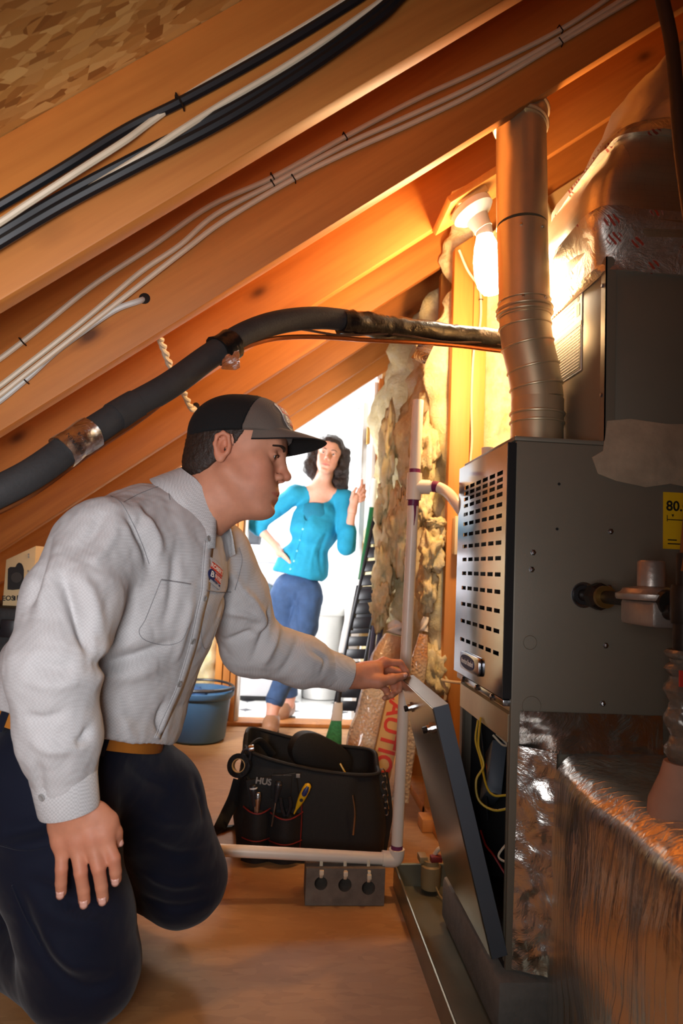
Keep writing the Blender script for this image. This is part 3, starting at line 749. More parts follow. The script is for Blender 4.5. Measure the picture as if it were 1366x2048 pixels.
for a in (c4+(c5-c4)*.06, c5-(c5-c4)*.1):
    for dx in (-.02, .03):
        dv = nrm((dx*20, -1, 0)); MB().lathe([(.004, 0), (.0035, .003)], a+dv*vr*.985, dv, 6, smooth=False).build('sheet_screw', M_STEELBRIGHT, vent)

# ================================================================== ceiling lamp behind the flue
lc = P(951, 432, 1.93); lamp = empty('ceiling_lamp', lc); tag(lamp, 'glowing bare bulb in a porcelain holder behind the flue', 'lamp')
slopeN = nrm((math.sin(TH)*.75, -.1, -math.cos(TH)))      # points down out of the roof
M_PORC = plain('porcelain', hexc(240, 236, 228), .25, 0, .02)
MB().lathe([(.030, -.035), (.062, -.03), (.062, -.012), (.050, .0), (.034, .010), (.028, .035), (.028, .048)], lc, slopeN, 28).build('lamp_holder', M_PORC, lamp)
boxm = MB().obox(lc-slopeN*.058, (nrm(np.cross(slopeN, (0, 1, 0))), np.array([0, 1., 0]), slopeN), (.05, .05, .022)).build('junction_box', M_GALV, lamp, bevel=.003)
MB().obox(lc+np.array([.0, .03, .075]), (nrm((1, 0, RS)), (0, 1, 0), nrm((-RS, 0, 1))), (.12, .10, .010)).build('mounting_board', M_STUD, lamp, bevel=.002)
bdn = nrm((.16, .0, -1))
b0 = lc+slopeN*.05
M_BULB = emit('bulb_glow', (1.0, .82, .58, 1), 45)
bulb = MB().lathe([(.019, 0), (.024, .02), (.034, .05), (.042, .09), (.044, .13), (.040, .165), (.026, .188), (.006, .195)], b0, bdn, 20).build('bulb', M_BULB, lamp)
MB().lathe([(.0245, -.012), (.0245, .018)], b0, bdn, 16).build('bulb_base', M_WHITEP, lamp)
pl = bpy.data.lights.new('bulb_light', 'POINT'); pl.energy = 37; pl.color = (1.0, .60, .26); pl.shadow_soft_size = .05
plo = bpy.data.objects.new('bulb_light', pl); COL.objects.link(plo); plo.parent = lamp; plo.location = (bdn*.30+slopeN*.05)

# ================================================================== refrigerant line set
ls = empty('refrigerant_line', P(400, 720, 1.5)); tag(ls, 'thick black insulated refrigerant pipe with copper line curving under rafters', 'pipe')
main = spline([P(-60, 1010, 1.14), P(60, 950, 1.19), P(160, 880, 1.25), P(250, 822, 1.31), P(340, 770, 1.37), P(420, 712, 1.44), P(490, 668, 1.50), P(560, 644, 1.56), P(640, 636, 1.63), P(720, 645, 1.70), P(800, 656, 1.77), P(900, 668, 1.84), P(1000, 680, 1.90), P(1100, 690, 1.95), P(1220, 700, 2.0)], 8)
MB().tube([main[0]+np.array([-.85, -.10, -.46]), main[0]+np.array([-.42, -.06, -.24]), main[0]+np.array([-.16, -.025, -.095])]+main, .0265, 16).build('foam_sleeve', M_BLACK, ls)
cu = spline([P(-60, 1050, 1.15), P(60, 990, 1.20), P(170, 912, 1.26), P(280, 838, 1.32), P(360, 775, 1.38), P(430, 722, 1.44), P(500, 690, 1.50), P(560, 676, 1.56), P(640, 674, 1.63), P(730, 680, 1.70), P(830, 685, 1.77), P(920, 692, 1.83), P(1000, 702, 1.88), P(1100, 712, 1.93)], 8)
MB().tube([cu[0]+np.array([-.85, -.10, -.46]), cu[0]+np.array([-.42, -.06, -.24]), cu[0]+np.array([-.16, -.025, -.095])]+cu, .0058, 8).build('copper_line', M_COPPER, ls)
MB().tube([p+np.array([0, -.004, .012+.006*math.sin(i*.35)]) for i, p in enumerate(cu[:-8])], .003, 6).build('thermostat_wire', plain('brown_wire', hexc(92, 62, 44), .5), ls)
def sleeve(i0, i1, r, mat, nm, seed=0, amp=.0025, dz=0.0):
    pts = main[i0:i1+1]; mb = MB(); n = 18; rings = []
    for k, p in enumerate(pts):
        t = nrm(main[min(i0+k+1, len(main)-1)]-main[max(i0+k-1, 0)]); up = np.array([0, 0, 1.]); up = nrm(up-t*up.dot(t)); sd = np.cross(t, up)
        rings.append([np.array(p)+np.array([0, 0, dz])+(sd*math.cos(a)+up*math.sin(a))*(r+amp*float(vnoise(np.array([k*.9+seed, math.cos(a)*2+seed, math.sin(a)*2])))) for a in [2*math.pi*j/n for j in range(n)]])
    return mb.loft(rings, True, True).build(nm, mat, ls, sharp=60)
sleeve(22, 26, .0282, M_BLACK, 'sleeve_joint', amp=0)
gt = sleeve(13, 18, .0295, M_GREYTAPE, 'silver_tape', 3)
sleeve(42, 45, .034, M_BTAPE, 'vinyl_tape', 5, .004, -.006)
sleeve(68, 104, .0305, M_BTAPE, 'vinyl_tape', 9, .0045, -.003)
# lettering on the silver tape
t = nrm(main[17]-main[14]); 
for k, (s_, sz) in enumerate((('POLYKEN', .018), ('\u24CA', .016))):
    o = (main[15]+main[16])/2+t*(-.004+k*.018)
    toC = nrm(CAM-o); upv = np.cross(toC, t); 
    text('tape_lettering', 'POLYKEN' if k == 0 else 'UL 181B', .0095 if k == 0 else .0065, o+toC*.0335, np.cross(t, toC) if False else -np.cross(toC, t)*-1, -t, M_TEXTK, gt, .0003)
# loose tape ends
def flag(pts, mat, nm):
    q = [P(*p) for p in pts]; n = nrm(np.cross(q[1]-q[0], q[-1]-q[0]))*.0006
    return MB().hexa([a-n for a in q], [a+n for a in q]).build(nm, mat, ls)
flag([(445, 712, 1.44), (478, 700, 1.44), (480, 735, 1.43), (470, 740, 1.43), (443, 738, 1.43)], M_GREYTAPE, 'tape_end')
flag([(836, 690, 1.78), (868, 690, 1.78), (850, 728, 1.77), (822, 716, 1.77)], M_GREYTAPE, 'tape_end')

# ================================================================== cables along the rafters
def cable(nm, label, pts, r, mat, staples=(), flat=1.0, group=None):
    e = empty(nm, P(*pts[0])); tag(e, label, 'cable', group)
    kp = [P(*p) for p in pts]; sd_ = np.array([math.cos(TH), 0, math.sin(TH)])      # run on along the rafter beyond the view
    if pts[0][0] < 0: kp = [kp[0]-sd_*1.3, kp[0]-sd_*.65, kp[0]-sd_*.2]+kp
    if pts[-1][1] < 0: kp = kp+[kp[-1]+sd_*.25, kp[-1]+sd_*.8, kp[-1]+sd_*1.3]
    sp = spline(kp, 7)
    MB().tube(sp, r, 8).build('sheath', mat, e)
    for (px, py, Y) in staples:
        c = P(px, py, Y); i = min(range(len(sp)), key=lambda k: np.linalg.norm(sp[k]-c)); c = sp[i]
        t = nrm(sp[min(i+1, len(sp)-1)]-sp[max(i-1, 0)]); u = nrm(np.cross(t, (0, 1, 0)))
        MB().tube([c-u*(r+.003)+np.array([0, r*.7, 0]), c-u*(r+.002)-np.array([0, r+.0012, 0]), c+u*(r+.002)-np.array([0, r+.0012, 0]), c+u*(r+.003)+np.array([0, r*.7, 0])], .0016, 6).build('staple', M_IRON, e)
    return e
yA = RAFTER_Y[3]-.010     # first rafter in view
yB = RAFTER_Y[4]-.009     # second
yC = RAFTER_Y[5]-.009
cable('black_cable', 'upper thin black cable on the nearest rafter', [(-40, 435, yA-.01), (120, 340, yA-.008), (250, 260, yA), (360, 205, yA), (480, 140, yA), (600, 70, yA), (720, -5, yA), (800, -60, yA)], .0085, M_BWIRE, [(358, 202, yA)])
cable('black_cable', 'thick lower black cable bundle on the nearest rafter, upper strand', [(-40, 490, yA-.01), (120, 395, yA), (280, 310, yA), (420, 240, yA), (520, 185, yA), (640, 110, yA), (760, 20, yA), (840, -50, yA)], .009, M_BWIRE)
cable('black_cable', 'lowest black cable of the pair sagging on the nearest rafter', [(-40, 510, yA-.02), (120, 415, yA-.012), (280, 330, yA-.012), (420, 258, yA-.012), (520, 200, yA-.012), (640, 122, yA-.012), (760, 35, yA-.012), (840, -35, yA-.012)], .009, M_BWIRE)
cable('white_cable', 'white cable crossing between black cables on the nearest rafter', [(-40, 470, yA-.026), (60, 405, yA-.026), (160, 340, yA-.026), (250, 282, yA-.016), (300, 245, yA-.002), (370, 195, yA), (480, 128, yA), (600, 58, yA), (700, -4, yA), (760, -45, yA)], .0055, M_WWIRE, [(356, 203, yA)])
cable('white_cable', 'faint white cable tucked behind the thick black cables', [(150, 395, yA), (280, 315, yA-.014), (360, 262, yA-.014), (450, 205, yA), (560, 140, yA), (660, 75, yA), (760, 5, yA), (820, -40, yA)], .0055, M_WWIRE)
gB = 'white cables on the second rafter'
cable('white_cable', 'topmost white cable stapled along the second rafter', [(-40, 745, yB), (60, 672, yB), (180, 575, yB), (300, 495, yB), (420, 412, yB), (545, 355, yB), (690, 274, yB), (830, 200, yB), (960, 140, yB), (1120, 60, yB), (1240, -20, yB), (1300, -60, yB)], .0062, M_WWIRE, [(45, 678, yB), (545, 358, yB), (688, 276, yB), (1122, 60, yB)], group=gB)
cable('white_cable', 'middle white cable running along the second rafter', [(-40, 800, yB), (60, 725, yB), (180, 630, yB), (280, 545, yB), (360, 490, yB), (430, 430, yB), (545, 368, yB), (690, 290, yB), (800, 240, yB), (960, 165, yB), (1120, 76, yB), (1240, 2, yB), (1320, -50, yB)], .0062, M_WWIRE, [(545, 372, yB)], group=gB)
cable('white_cable', 'lower white cable sagging along the second rafter', [(-40, 818, yB-.013), (60, 742, yB-.013), (180, 648, yB-.013), (290, 562, yB-.013), (370, 500, yB-.012), (450, 440, yB), (587, 358, yB), (700, 302, yB), (830, 244, yB), (960, 180, yB), (1120, 85, yB), (1240, 14, yB), (1330, -40, yB)], .0062, M_WWIRE, [(587, 356, yB), (1118, 86, yB)], group=gB)
ec = cable('white_cable', 'short white cable ending in a drilled rafter hole', [(-40, 830, yB), (50, 760, yB), (110, 705, yB), (170, 660, yB-.004), (230, 620, yB-.004), (275, 603, yB), (290, 598, yB+.02)], .0068, plain('bluish_white_cable', hexc(206, 204, 196), .45), [(50, 758, yB)])
def bore(px, py, Y, r, nm='bored_hole'):
    c = P(px, py, Y); M = MATS.get('hole_dark') or plain('hole_dark', hexc(28, 16, 8), .9)
    return c, r, M
HOLES = [(289, 597, RAFTER_Y[4], .013), (392, 812, RAFTER_Y[5], .0105), (327, 676, RAFTER_Y[4]+.038, .010)]
for px, py, Y, r in HOLES[:2]:
    c, r, M = bore(px, py, Y, r)
    o = MB().lathe([(r, 0), (r*.9, .0008)], c+np.array([0, -.0003, 0]), (0, -1, 0), 14).build('drilled_hole', M, None)
    o.parent = ce; o.matrix_parent_inverse = (Matrix.Translation(ce.location) @ Matrix.Rotation(-TH, 4, 'Y')).inverted()
# twisted white cable spanning from the second to the third rafter
tw = empty('twisted_cable', P(320, 672, 1.63)); tag(tw, 'short twisted white cable hanging between two rafters above the black pipe', 'cable')
a, b = P(312, 655, 1.62), P(390, 818, RAFTER_Y[5]+.004)
base = spline([a, P(325, 690, 1.70), P(342, 735, 1.80), P(365, 780, 1.92), P(382, 815, 2.035), b], 10)
for ph in (0, math.pi):
    pts = []
    for i, p in enumerate(base):
        w = i*.9+ph; pts.append(np.array(p)+np.array([math.cos(w), 0, math.sin(w)])*.0045)
    MB().tube(pts, .0055, 7).build('strand', M_WWIRE, tw)
# cord on the studs below the lamp
e = cable('lamp_cord', 'thin white cord running down the corner stud from the lamp', [(918, 500, 2.30), (935, 540, 2.32), (958, 575, 2.385), (962, 610, 2.392), (960, 650, 2.392), (948, 700, 2.392), (943, 800, 2.392), (944, 880, 2.392), (940, 940, 2.392), (935, 1100, 2.392), (930, 1180, 2.392)], .0042, M_WWIRE, [(962, 600, 2.392)])
# switch box on the stud
q = P(905, 1035, 2.395); q2 = P(935, 1110, 2.395)
jb = empty('wall_box', (q[0], 2.39, q2[2])); tag(jb, 'small cream junction box on the corner stud beside furnace', 'junction box')
M_CREAM = plain('cream_plastic', hexc(232, 214, 178), .5, 0, .04)
MB().box(q[0], q[0]+.07, 2.352, 2.3995, q2[2], q[2]).build('box_body', M_CREAM, jb, bevel=.004)
MB().box(q[0]-.002, q[0]+.072, 2.346, 2.3518, q2[2]-.002, q[2]+.002).build('cover_plate', M_CREAM, jb, bevel=.002)
text('box_lettering', 'HEAT', .014, (q[0]+.018, 2.3458, q[2]-.016), (1, 0, 0), (0, 0, 1), M_TEXTK, jb, .0003, align='LEFT')
# ochre cable loop low on the stud
cable('beige_cable', 'beige cable coming out of a hole low on the corner stud', [(893, 1357, 2.42), (884, 1360, 2.39), (905, 1364, 2.36), (925, 1366, 2.30)], .0052, M_ZIP)
cable('beige_cable', 'beige cable hanging down the corner stud below the hole', [(887, 1362, 2.392), (891, 1390, 2.39), (888, 1410, 2.392), (892, 1440, 2.392), (900, 1480, 2.39)], .0055, M_ZIP, [(889, 1400, 2.392)])

# ================================================================== PVC condensate drain
pv = empty('condensate_pipe', P(790, 1720, 1.97)); tag(pv, 'white plastic drain pipe with tee and purple primer stains', 'drain pipe')
YP = 1.98
pA, pB = P(838, 800, YP), P(826, 985, YP); pC = P(793, 1712, YP)
pA = np.array([pC[0]+.018, YP, pA[2]]); rP = .0160
pB = np.array([pC[0]+.018-.008, YP, P(829, 972, YP)[2]])
ax = nrm(pC-pA)
zq = lambda py, px=826: P(px, py, YP)[2]
def on(py): t = (zq(py)-pA[2])/(pC[2]-pA[2]); return pA+(pC-pA)*t
MB().tube([on(800), on(950)], rP, 18).build('riser', M_PVC, pv)
MB().tube([on(990), on(1700)], rP, 18).build('riser', M_PVC, pv)
tee = MB().tube([on(946), on(1000)], rP*1.32, 18).tube([on(973), on(973)+np.array([.045, -.004, 0])], rP*1.30, 18).build('tee_fitting', M_PVC, pv)
br = spline([on(973)+np.array([.035, -.003, 0]), on(973)+np.array([.062, -.02, 0]), P(895, 985, 1.93), P(912, 1005, 1.86), P(930, 1030, 1.825), np.array([.50, 1.845, P(940, 1040, 1.83)[2]])], 6)
MB().tube(br, rP*.98, 16).build('branch_pipe', M_PVC, pv)
MB().tube(br[4:8], rP*1.02, 16).build('primer_band', M_PRIMER, pv)
MB().tube([on(938), on(947)], rP*1.02, 18).build('primer_band', M_PRIMER, pv)
MB().tube([on(1000), on(1012)], rP*1.02, 18).build('primer_band', M_PRIMER, pv)
dr = on(1008); fr = np.array([0, -rP*.98, 0])
MB().tube([dr+fr+np.array([.002, 0, 0]), dr+fr+np.array([.003, 0, -.03]), dr+fr+np.array([.001, 0, -.062])], [.005, .0028, .001], 6).build('primer_drip', M_PRIMER, pv)
el = on(1714)
MB().tube([on(1690), on(1700)], rP*1.02, 18).build('primer_band', M_PRIMER, pv)
MB().tube(spline([on(1698), on(1708), el+np.array([-.004, 0, -.004]), el+np.array([-.016, 0, -.006]), el+np.array([-.040, 0, -.005])], 4), rP*1.34, 18).build('elbow_fitting', M_PVC, pv)
hz_ = el[2]-.005; hEnd = P(440, 1707, 1.93)
MB().tube([el+np.array([-.034, 0, -.005]), np.array([-.20, YP-.02, hEnd[2]])], rP, 18).build('floor_run', M_PVC, pv)
# trap pieces lying on top of the furnace
for i, (pts, r) in enumerate(([[(985, 915, 1.80), (996, 905, 1.80), (1015, 897, 1.79), (1035, 893, 1.78)], .012], [[(975, 918, 1.815), (975, 900, 1.815)], .016])):
    MB().tube(spline([P(*p)+np.array([0, 0, .006]) for p in pts], 5), r, 14).build('trap_piece', M_PVC, pv)

# perforated block carrying the drain run
yb = 1.945
blk = empty('foam_block', P(690, 1800, yb)); tag(blk, 'grey block with three round holes carrying the drain pipe', 'block')
x0, x1 = P(612, 1760, yb)[0], P(770, 1760, yb)[0]; zt = P(690, 1737, yb)[2]
holes = [(P(642, 1767, yb), .0175), (P(690, 1770, yb), .018), (P(737, 1776, yb), .018)]
mbk = MB()
# front face with round holes: radial fans between hole ring and cell rectangle
cuts = [x0, (holes[0][0][0]+holes[1][0][0])/2, (holes[1][0][0]+holes[2][0][0])/2, x1]
for k, (hc, hr) in enumerate(holes):
    xa, xb_ = cuts[k], cuts[k+1]; za, zb = .002, zt; inner, outer = [], []
    cx, cz = hc[0], max(hc[2], .03)
    angs = sorted([2*math.pi*j/24-math.pi for j in range(24)]+[math.atan2(q_-cz, p_-cx) for p_ in (xa, xb_) for q_ in (za, zb)]); n = len(angs)
    for a in angs:
        dx, dz = math.cos(a), math.sin(a)
        tx = ((xb_ if dx > 0 else xa)-cx)/dx if abs(dx) > 1e-6 else 9; tz = ((zb if dz > 0 else za)-cz)/dz if abs(dz) > 1e-6 else 9
        tt = min(tx, tz); inner.append((cx+hr*dx, cz+hr*dz)); outer.append((cx+tt*dx, cz+tt*dz))
    vs = [(x, yb, z) for x, z in outer]+[(x, yb, z) for x, z in inner]+[(x, yb+.10, z) for x, z in inner]
    fs = [(j, (j+1) % n, n+(j+1) % n, n+j) for j in range(n)]+[(n+j, n+(j+1) % n, 2*n+(j+1) % n, 2*n+j) for j in range(n)]+[tuple(2*n+j for j in range(n))]
    mbk.add(vs, fs)
yk = yb+.10
mbk.add([(x0, yb, .002), (x1, yb, .002), (x1, yb, zt), (x0, yb, zt), (x0, yk+.01, .002), (x1, yk+.01, .002), (x1, yk+.01, zt-.004), (x0, yk+.01, zt-.004)], [(0, 4, 7, 3), (1, 2, 6, 5), (3, 7, 6, 2), (0, 1, 5, 4), (4, 5, 6, 7)])
mbk.build('block_body', M_CONC, blk)
for k, (hc, hr) in enumerate(holes):
    x = hc[0]; zp = P(690, 1718, YP)[2]; yr = YP-.004
    zt_ = empty('cable_tie', (x, yb, hc[2])); tag(zt_, 'nylon tie round the drain pipe at the %s hole of the grey block' % ('first', 'middle', 'last')[k], 'cable tie', 'cable ties on the drain pipe')
    mbz = MB(); pts = []
    for a in np.linspace(math.radians(-20), math.radians(200), 14): pts.append((x, YP-.0145*math.sin(a)*1.0 if False else YP-.003+.0165*math.cos(math.radians(90)+a), zp+.0165*math.sin(math.radians(90)+a) if False else zp+.0165*math.cos(a-math.radians(90))))
    pts = [(x, YP+.016, zp-.004), (x, YP+.012, zp+.011), (x, YP-.003, zp+.0165), (x, YP-.014, zp+.011), (x, YP-.0175, zp), (x, YP-.020, zp-.015), (x, yb-.004, zt-.006), (x, yb-.004, hc[2]+hr+.006), (x, yb+.003, hc[2]+hr-.004)]
    MB().tube(spline(pts, 4), .0044, 8, flat=.28, fdir=(0, -1, 0)).build('strap', M_ZIP, zt_)
    MB().box(x-.006, x+.006, yb-.012, yb-.003, hc[2]+hr+.008, hc[2]+hr+.020).build('lock_head', M_ZIP, zt_, bevel=.0015)

# ================================================================== gas supply
gas = empty('gas_line', (hx, 1.05, .53)); tag(gas, 'black iron gas piping with a regulator beside the furnace', 'gas pipe')
g = lambda Y, dz=0: np.array([hx, Y, hz+dz])
MB().tube([g(1.45), g(1.345)], .0125, 16).build('nipple', M_IRON, gas)
un = MB().lathe([(.020, 0), (.027, .004), (.027, .026), (.021, .032), (.021, .038)], g(1.365), (0, -1, 0), 8, smooth=False).build('union', M_IRON, gas)
MB().lathe([(.022, 0), (.022, .010)], g(1.327), (0, -1, 0), 18).build('brass_ring', M_BRASS, gas)
MB().tube([g(1.33), g(1.20)], .0125, 16).build('nipple', M_IRON, gas)
reg = MB().box(hx-.028, hx+.028, 1.095, 1.207, hz-.042, hz+.002).build('regulator_body', M_ALUM, gas, bevel=.007)
MB().lathe([(.056, .0022), (.058, .006), (.058, .012), (.050, .015), (.046, .021), (.030, .024), (.024, .025)], (hx, 1.150, hz), (0, 0, 1), 28).build('diaphragm_flange', M_ALUM, reg)
MB().lathe([(.0225, .0255), (.0225, .066), (.020, .069)], (hx, 1.152, hz), (0, 0, 1), 20).build('spring_cap', M_ALUM, reg)
MB().tube([g(1.10, -.015), g(1.075, -.01)], .0135, 16).build('nipple', M_IRON, gas)
MB().lathe([(.020, -.03), (.022, -.022), (.022, .022), (.020, .03)], g(1.05), (0, 0, 1), 16).lathe([(.020, 0), (.022, .012), (.020, .022)], g(1.09), (0, 1, 0), 16).build('tee', M_IRON, gas)
rr = MB().tube([g(1.05, .03), g(1.05, .08)], [.0135, .0135], 16).build('riser', M_IRON, gas)
MB().tube(spline([g(1.045, .05)+np.array([.008, 0, 0]), g(1.045, .2)+np.array([.022, 0, 0]), g(1.035, .34)+np.array([.034, 0, 0]), g(1.02, .5)+np.array([.05, 0, 0]), g(1.0, .8)+np.array([.16, 0, 0]), g(.98, 1.15)+np.array([.26, 0, 0]), g(.97, 1.50)+np.array([.34, 0, 0])], 8), .020, 14).build('flexible_connector', plain('ochre_sleeve', hexc(120, 74, 34), .5, .3, .2, 40), gas)
M_PLW = plain('clear_wrap', hexc(120, 110, 98), .25, .2, .3, 18, .8, 18, bdist=.02)
dn = [g(1.05, -.03), g(1.05, -.08), g(1.05, -.13), g(1.05, -.19), g(1.05, -.25), g(1.05, -.30)]
MB().tube(dn[:2], .018, 14).build('drop_pipe', M_IRON, gas)
MB().tube(spline([g(1.05, -.07), g(1.05, -.10), g(1.05, -.14)+np.array([-.002, 0, 0]), g(1.05, -.20), g(1.05, -.255)], 6), [.026+.005*math.sin(i*1.3) for i in range(25)], 16).build('taped_wrap', M_PLW, gas)
MB().box(hx-.026, hx+.03, 1.0205, 1.023, hz-.122, hz-.098).build('red_sticker', M_TEXTR, gas)
MB().lathe([(.056, -.345), (.052, -.30), (.036, -.262), (.030, -.240)], (hx, 1.05, hz), (0, 0, 1), 20).build('pipe_boot', plain('pinkish_boot', hexc(190, 150, 128), .7, 0, .1), gas)

# brown cord hanging at the upper right
cd = empty('brown_cord', P(1335, 0, 1.0)); tag(cd, 'thick brown cord hanging at the upper right before the foil duct', 'cord')
MB().tube(spline([P(1240, -420, 1.02), P(1290, -160, 1.0), P(1325, 0, 1.0), P(1342, 80, 1.0), P(1352, 170, 1.0), P(1358, 260, 1.0), P(1368, 350, 1.0), P(1385, 470, 1.0), P(1420, 700, 1.0), P(1440, 1000, .98), P(1440, 1350, .96), P(1450, 1590, .95)], 8), .0105, 12).build('cord_sheath', plain('brown_rubber', hexc(70, 44, 26), .5), cd)

# ================================================================== foil ducts
def loft_duct(nm, secs, mat, parent, n=64, wob=.006, seed=0):
    """sections: (centre, half x, half y, squareness exponent, tilt axis offset)"""
    rings = []
    for k, (c, hx_, hy_, ex, tx) in enumerate(secs):
        r = []
        for j in range(n):
            a = 2*math.pi*j/n; ca, sa = math.cos(a), math.sin(a)
            x = math.copysign(abs(ca)**(2/ex), ca)*hx_; y = math.copysign(abs(sa)**(2/ex), sa)*hy_
            w = wob*float(fbm(np.array([x*9, y*9, k*.55+seed]), seed, 3))
            r.append(np.array(c)+np.array([x*(1+w*8), y*(1+w*8), tx*x]))
        rings.append(r)
    return MB().loft(rings, True, True).build(nm, mat, parent, sharp=70)
sd = empty('supply_duct', (.95, 1.62, CZ1)); tag(sd, 'foil-wrapped supply duct bulging upward from the coil case', 'duct')
def interp_secs(keys, n):
    out = []
    ks = np.linspace(0, len(keys)-1, n)
    arr = np.array([list(c)+[a, b, e, t] for c, a, b, e, t in keys])
    for k in ks:
        i = min(int(k), len(keys)-2); f = k-i; v = arr[i]*(1-f)+arr[i+1]*f
        out.append((v[:3], v[3], v[4], v[5], v[6]))
    return out
k1 = [((.965, 1.625, CZ1+.0005), .300, .212, 14, 0), ((.970, 1.63, 1.66), .322, .235, 12, 0), ((.970, 1.635, 1.74), .326, .242, 12, 0), ((.985, 1.63, 1.82), .318, .240, 12, 0), ((1.01, 1.62, 1.90), .308, .235, 9, 0.0)]
loft_duct('wrapped_plenum', interp_secs(k1, 14), M_FOIL, sd, wob=.004)
k2 = [((1.01, 1.62, 1.895), .300, .228, 5, 0), ((1.02, 1.62, 1.95), .292, .225, 3.4, .06), ((1.04, 1.62, 2.03), .285, .22, 2.8, .10), ((1.07, 1.62, 2.13), .280, .22, 2.4, .14), ((1.12, 1.62, 2.20), .274, .22, 2.3, .14), ((1.24, 1.62, 2.31), .27, .22, 2.2, .2), ((1.42, 1.62, 2.43), .26, .22, 2.2, .3)]
loft_duct('flex_sleeve', interp_secs(k2, 16), plain('pale_foil_jacket', (.74, .64, .50, 1), .42, .8, .06, 4, .35, 7, bdist=.02), sd, wob=.008, seed=4)
k3 = [((.966, 1.626, CZ1-.030), .3015, .2135, 14, 0), ((.966, 1.626, CZ1-.004), .310, .221, 14, 0), ((.970, 1.631, 1.66), .3295, .2425, 12, 0), ((.970, 1.634, 1.70), .331, .2465, 12, 0)]
M_PRT = None
def printed_foil():
    m = foil('printed_foil_tape', (.60, .55, .48, 1), .46, .5, False, cs=12)
    nt = m.node_tree; b = nt.nodes['Principled BSDF']; co = coords(nt, (16, 16, 22), (.2, .5, .7))
    v = nd(nt, 'ShaderNodeTexVoronoi'); v.inputs['Scale'].default_value = 1; nt.links.new(co, v.inputs['Vector'])
    w = nd(nt, 'ShaderNodeTexWave'); w.inputs['Scale'].default_value = 34; w.inputs['Distortion'].default_value = 3; nt.links.new(coords(nt, (1, 1, 1), (.4, .3, .9)), w.inputs['Vector'])
    f1 = ramp(nt, v.outputs['Distance'], [(.26, (1, 1, 1, 1)), (.32, (0, 0, 0, 1))]); f2 = ramp(nt, w.outputs[0], [(.5, (0, 0, 0, 1)), (.6, (1, 1, 1, 1))])
    f = mixc(nt, 1.0, f1, f2, 'MULTIPLY')
    nt.links.new(mixc(nt, f, (.84, .77, .68, 1), (.45, .06, .03, 1)), b.inputs['Base Color'])
    nt.links.new(ramp(nt, f, [(0, (1, 1, 1, 1)), (1, (.1, .1, .1, 1))]), b.inputs['Metallic'])
    return m
M_PRT = printed_foil()
tb = loft_duct('tape_band', interp_secs(k3, 8), M_PRT, sd, wob=.006, seed=8); tag(tb, 'foil tape with red print')
k4 = [((1.002, 1.62, 1.868), .317, .2425, 9, 0.0), ((1.012, 1.62, 1.905), .314, .241, 7, 0.0), ((1.018, 1.62, 1.935), .302, .233, 4.5, .03)]
tb = loft_duct('tape_band', interp_secs(k4, 6), M_PRT, sd, wob=.006, seed=12); tag(tb, 'foil tape with red print')

# return duct: soft foil box in front of the furnace side
rd = empty('return_duct', (.86, .95, .0125)); tag(rd, 'large crinkled foil-wrapped return duct low on the furnace side', 'duct')
def soft_box(nm, x0, x1, y0, y1, z0, z1, r, mat, parent, bulge=.012, seed=0, n=46):
    # rounded box from a subdivided cube
    vs, fs = [], []; idx = {}
    def vert(p):
        k = tuple(round(c, 5) for c in p)
        if k not in idx: idx[k] = len(vs); vs.append(p)
        return idx[k]
    g_ = np.linspace(-1, 1, n)
    for axn in range(3):
        for s in (-1, 1):
            for i in range(n-1):
                for j in range(n-1):
                    q = []
                    for (a, b) in ((i, j), (i+1, j), (i+1, j+1), (i, j+1)):
                        p = [0, 0, 0]; p[axn] = s; p[(axn+1) % 3] = g_[a]; p[(axn+2) % 3] = g_[b]; q.append(vert(p))
                    fs.append(tuple(q) if s > 0 else tuple(q[::-1]))
    v = np.array(vs, float); h = np.array([(x1-x0)/2, (y1-y0)/2, (z1-z0)/2]); c = np.array([(x0+x1)/2, (y0+y1)/2, (z0+z1)/2])
    q = v*h; inn = np.clip(q, -(h-r), h-r); d = q-inn; ln = np.linalg.norm(d, axis=1, keepdims=True)
    nn = np.where(ln > 1e-9, d/np.maximum(ln, 1e-9), 0); 
    dom = np.argmax(np.abs(v), axis=1); flat = np.zeros_like(v); flat[np.arange(len(v)), dom] = np.sign(v[np.arange(len(v)), dom])
    nrmv = np.where(ln > 1e-9, nn, flat)
    pos = inn+nrmv*r
    bl = bulge*np.prod(1-.9*np.minimum(np.abs(v)**2, 1)*(1-np.abs(flat)), axis=1)
    pos = pos+nrmv*(bl+.008*fbm((pos+seed)*7, seed, 3)+.003*fbm((pos+seed)*np.array([30, 30, 8]), seed+4, 2))[:, None]
    return MB().add(pos+c, fs, True).build(nm, mat, parent, sharp=80)
body = soft_box('wrapped_box', .548, 1.22, .45, 1.400, .020, .550, .05, M_FOILR, rd, .022, 3)
# foil collar taped on the cabinet side
def foil_sheet(nm, pts, mat, parent, seed=0, amp=.004, nu=26, nv=60):
    """pts: 4 corners (bilinear) in world space"""
    a, b, c, d = [np.array(p, float) for p in pts]; U, V = np.meshgrid(np.linspace(0, 1, nu), np.linspace(0, 1, nv), indexing='ij')
    q = a*((1-U)*(1-V))[..., None]+b*(U*(1-V))[..., None]+c*(U*V)[..., None]+d*((1-U)*V)[..., None]
    n = nrm(np.cross(b-a, d-a)); q = q+n*(amp*(1+fbm(q*24+seed, seed, 3)))[..., None]
    fs = [(i*nv+j, (i+1)*nv+j, (i+1)*nv+j+1, i*nv+j+1) for i in range(nu-1) for j in range(nv-1)]
    back = q-n*.0015
    o = len(q.reshape(-1, 3)); mb = MB().add(q.reshape(-1, 3), fs, True); mb.add(back.reshape(-1, 3), [f[::-1] for f in fs], True)
    return mb.build(nm, mat, parent, sharp=80)
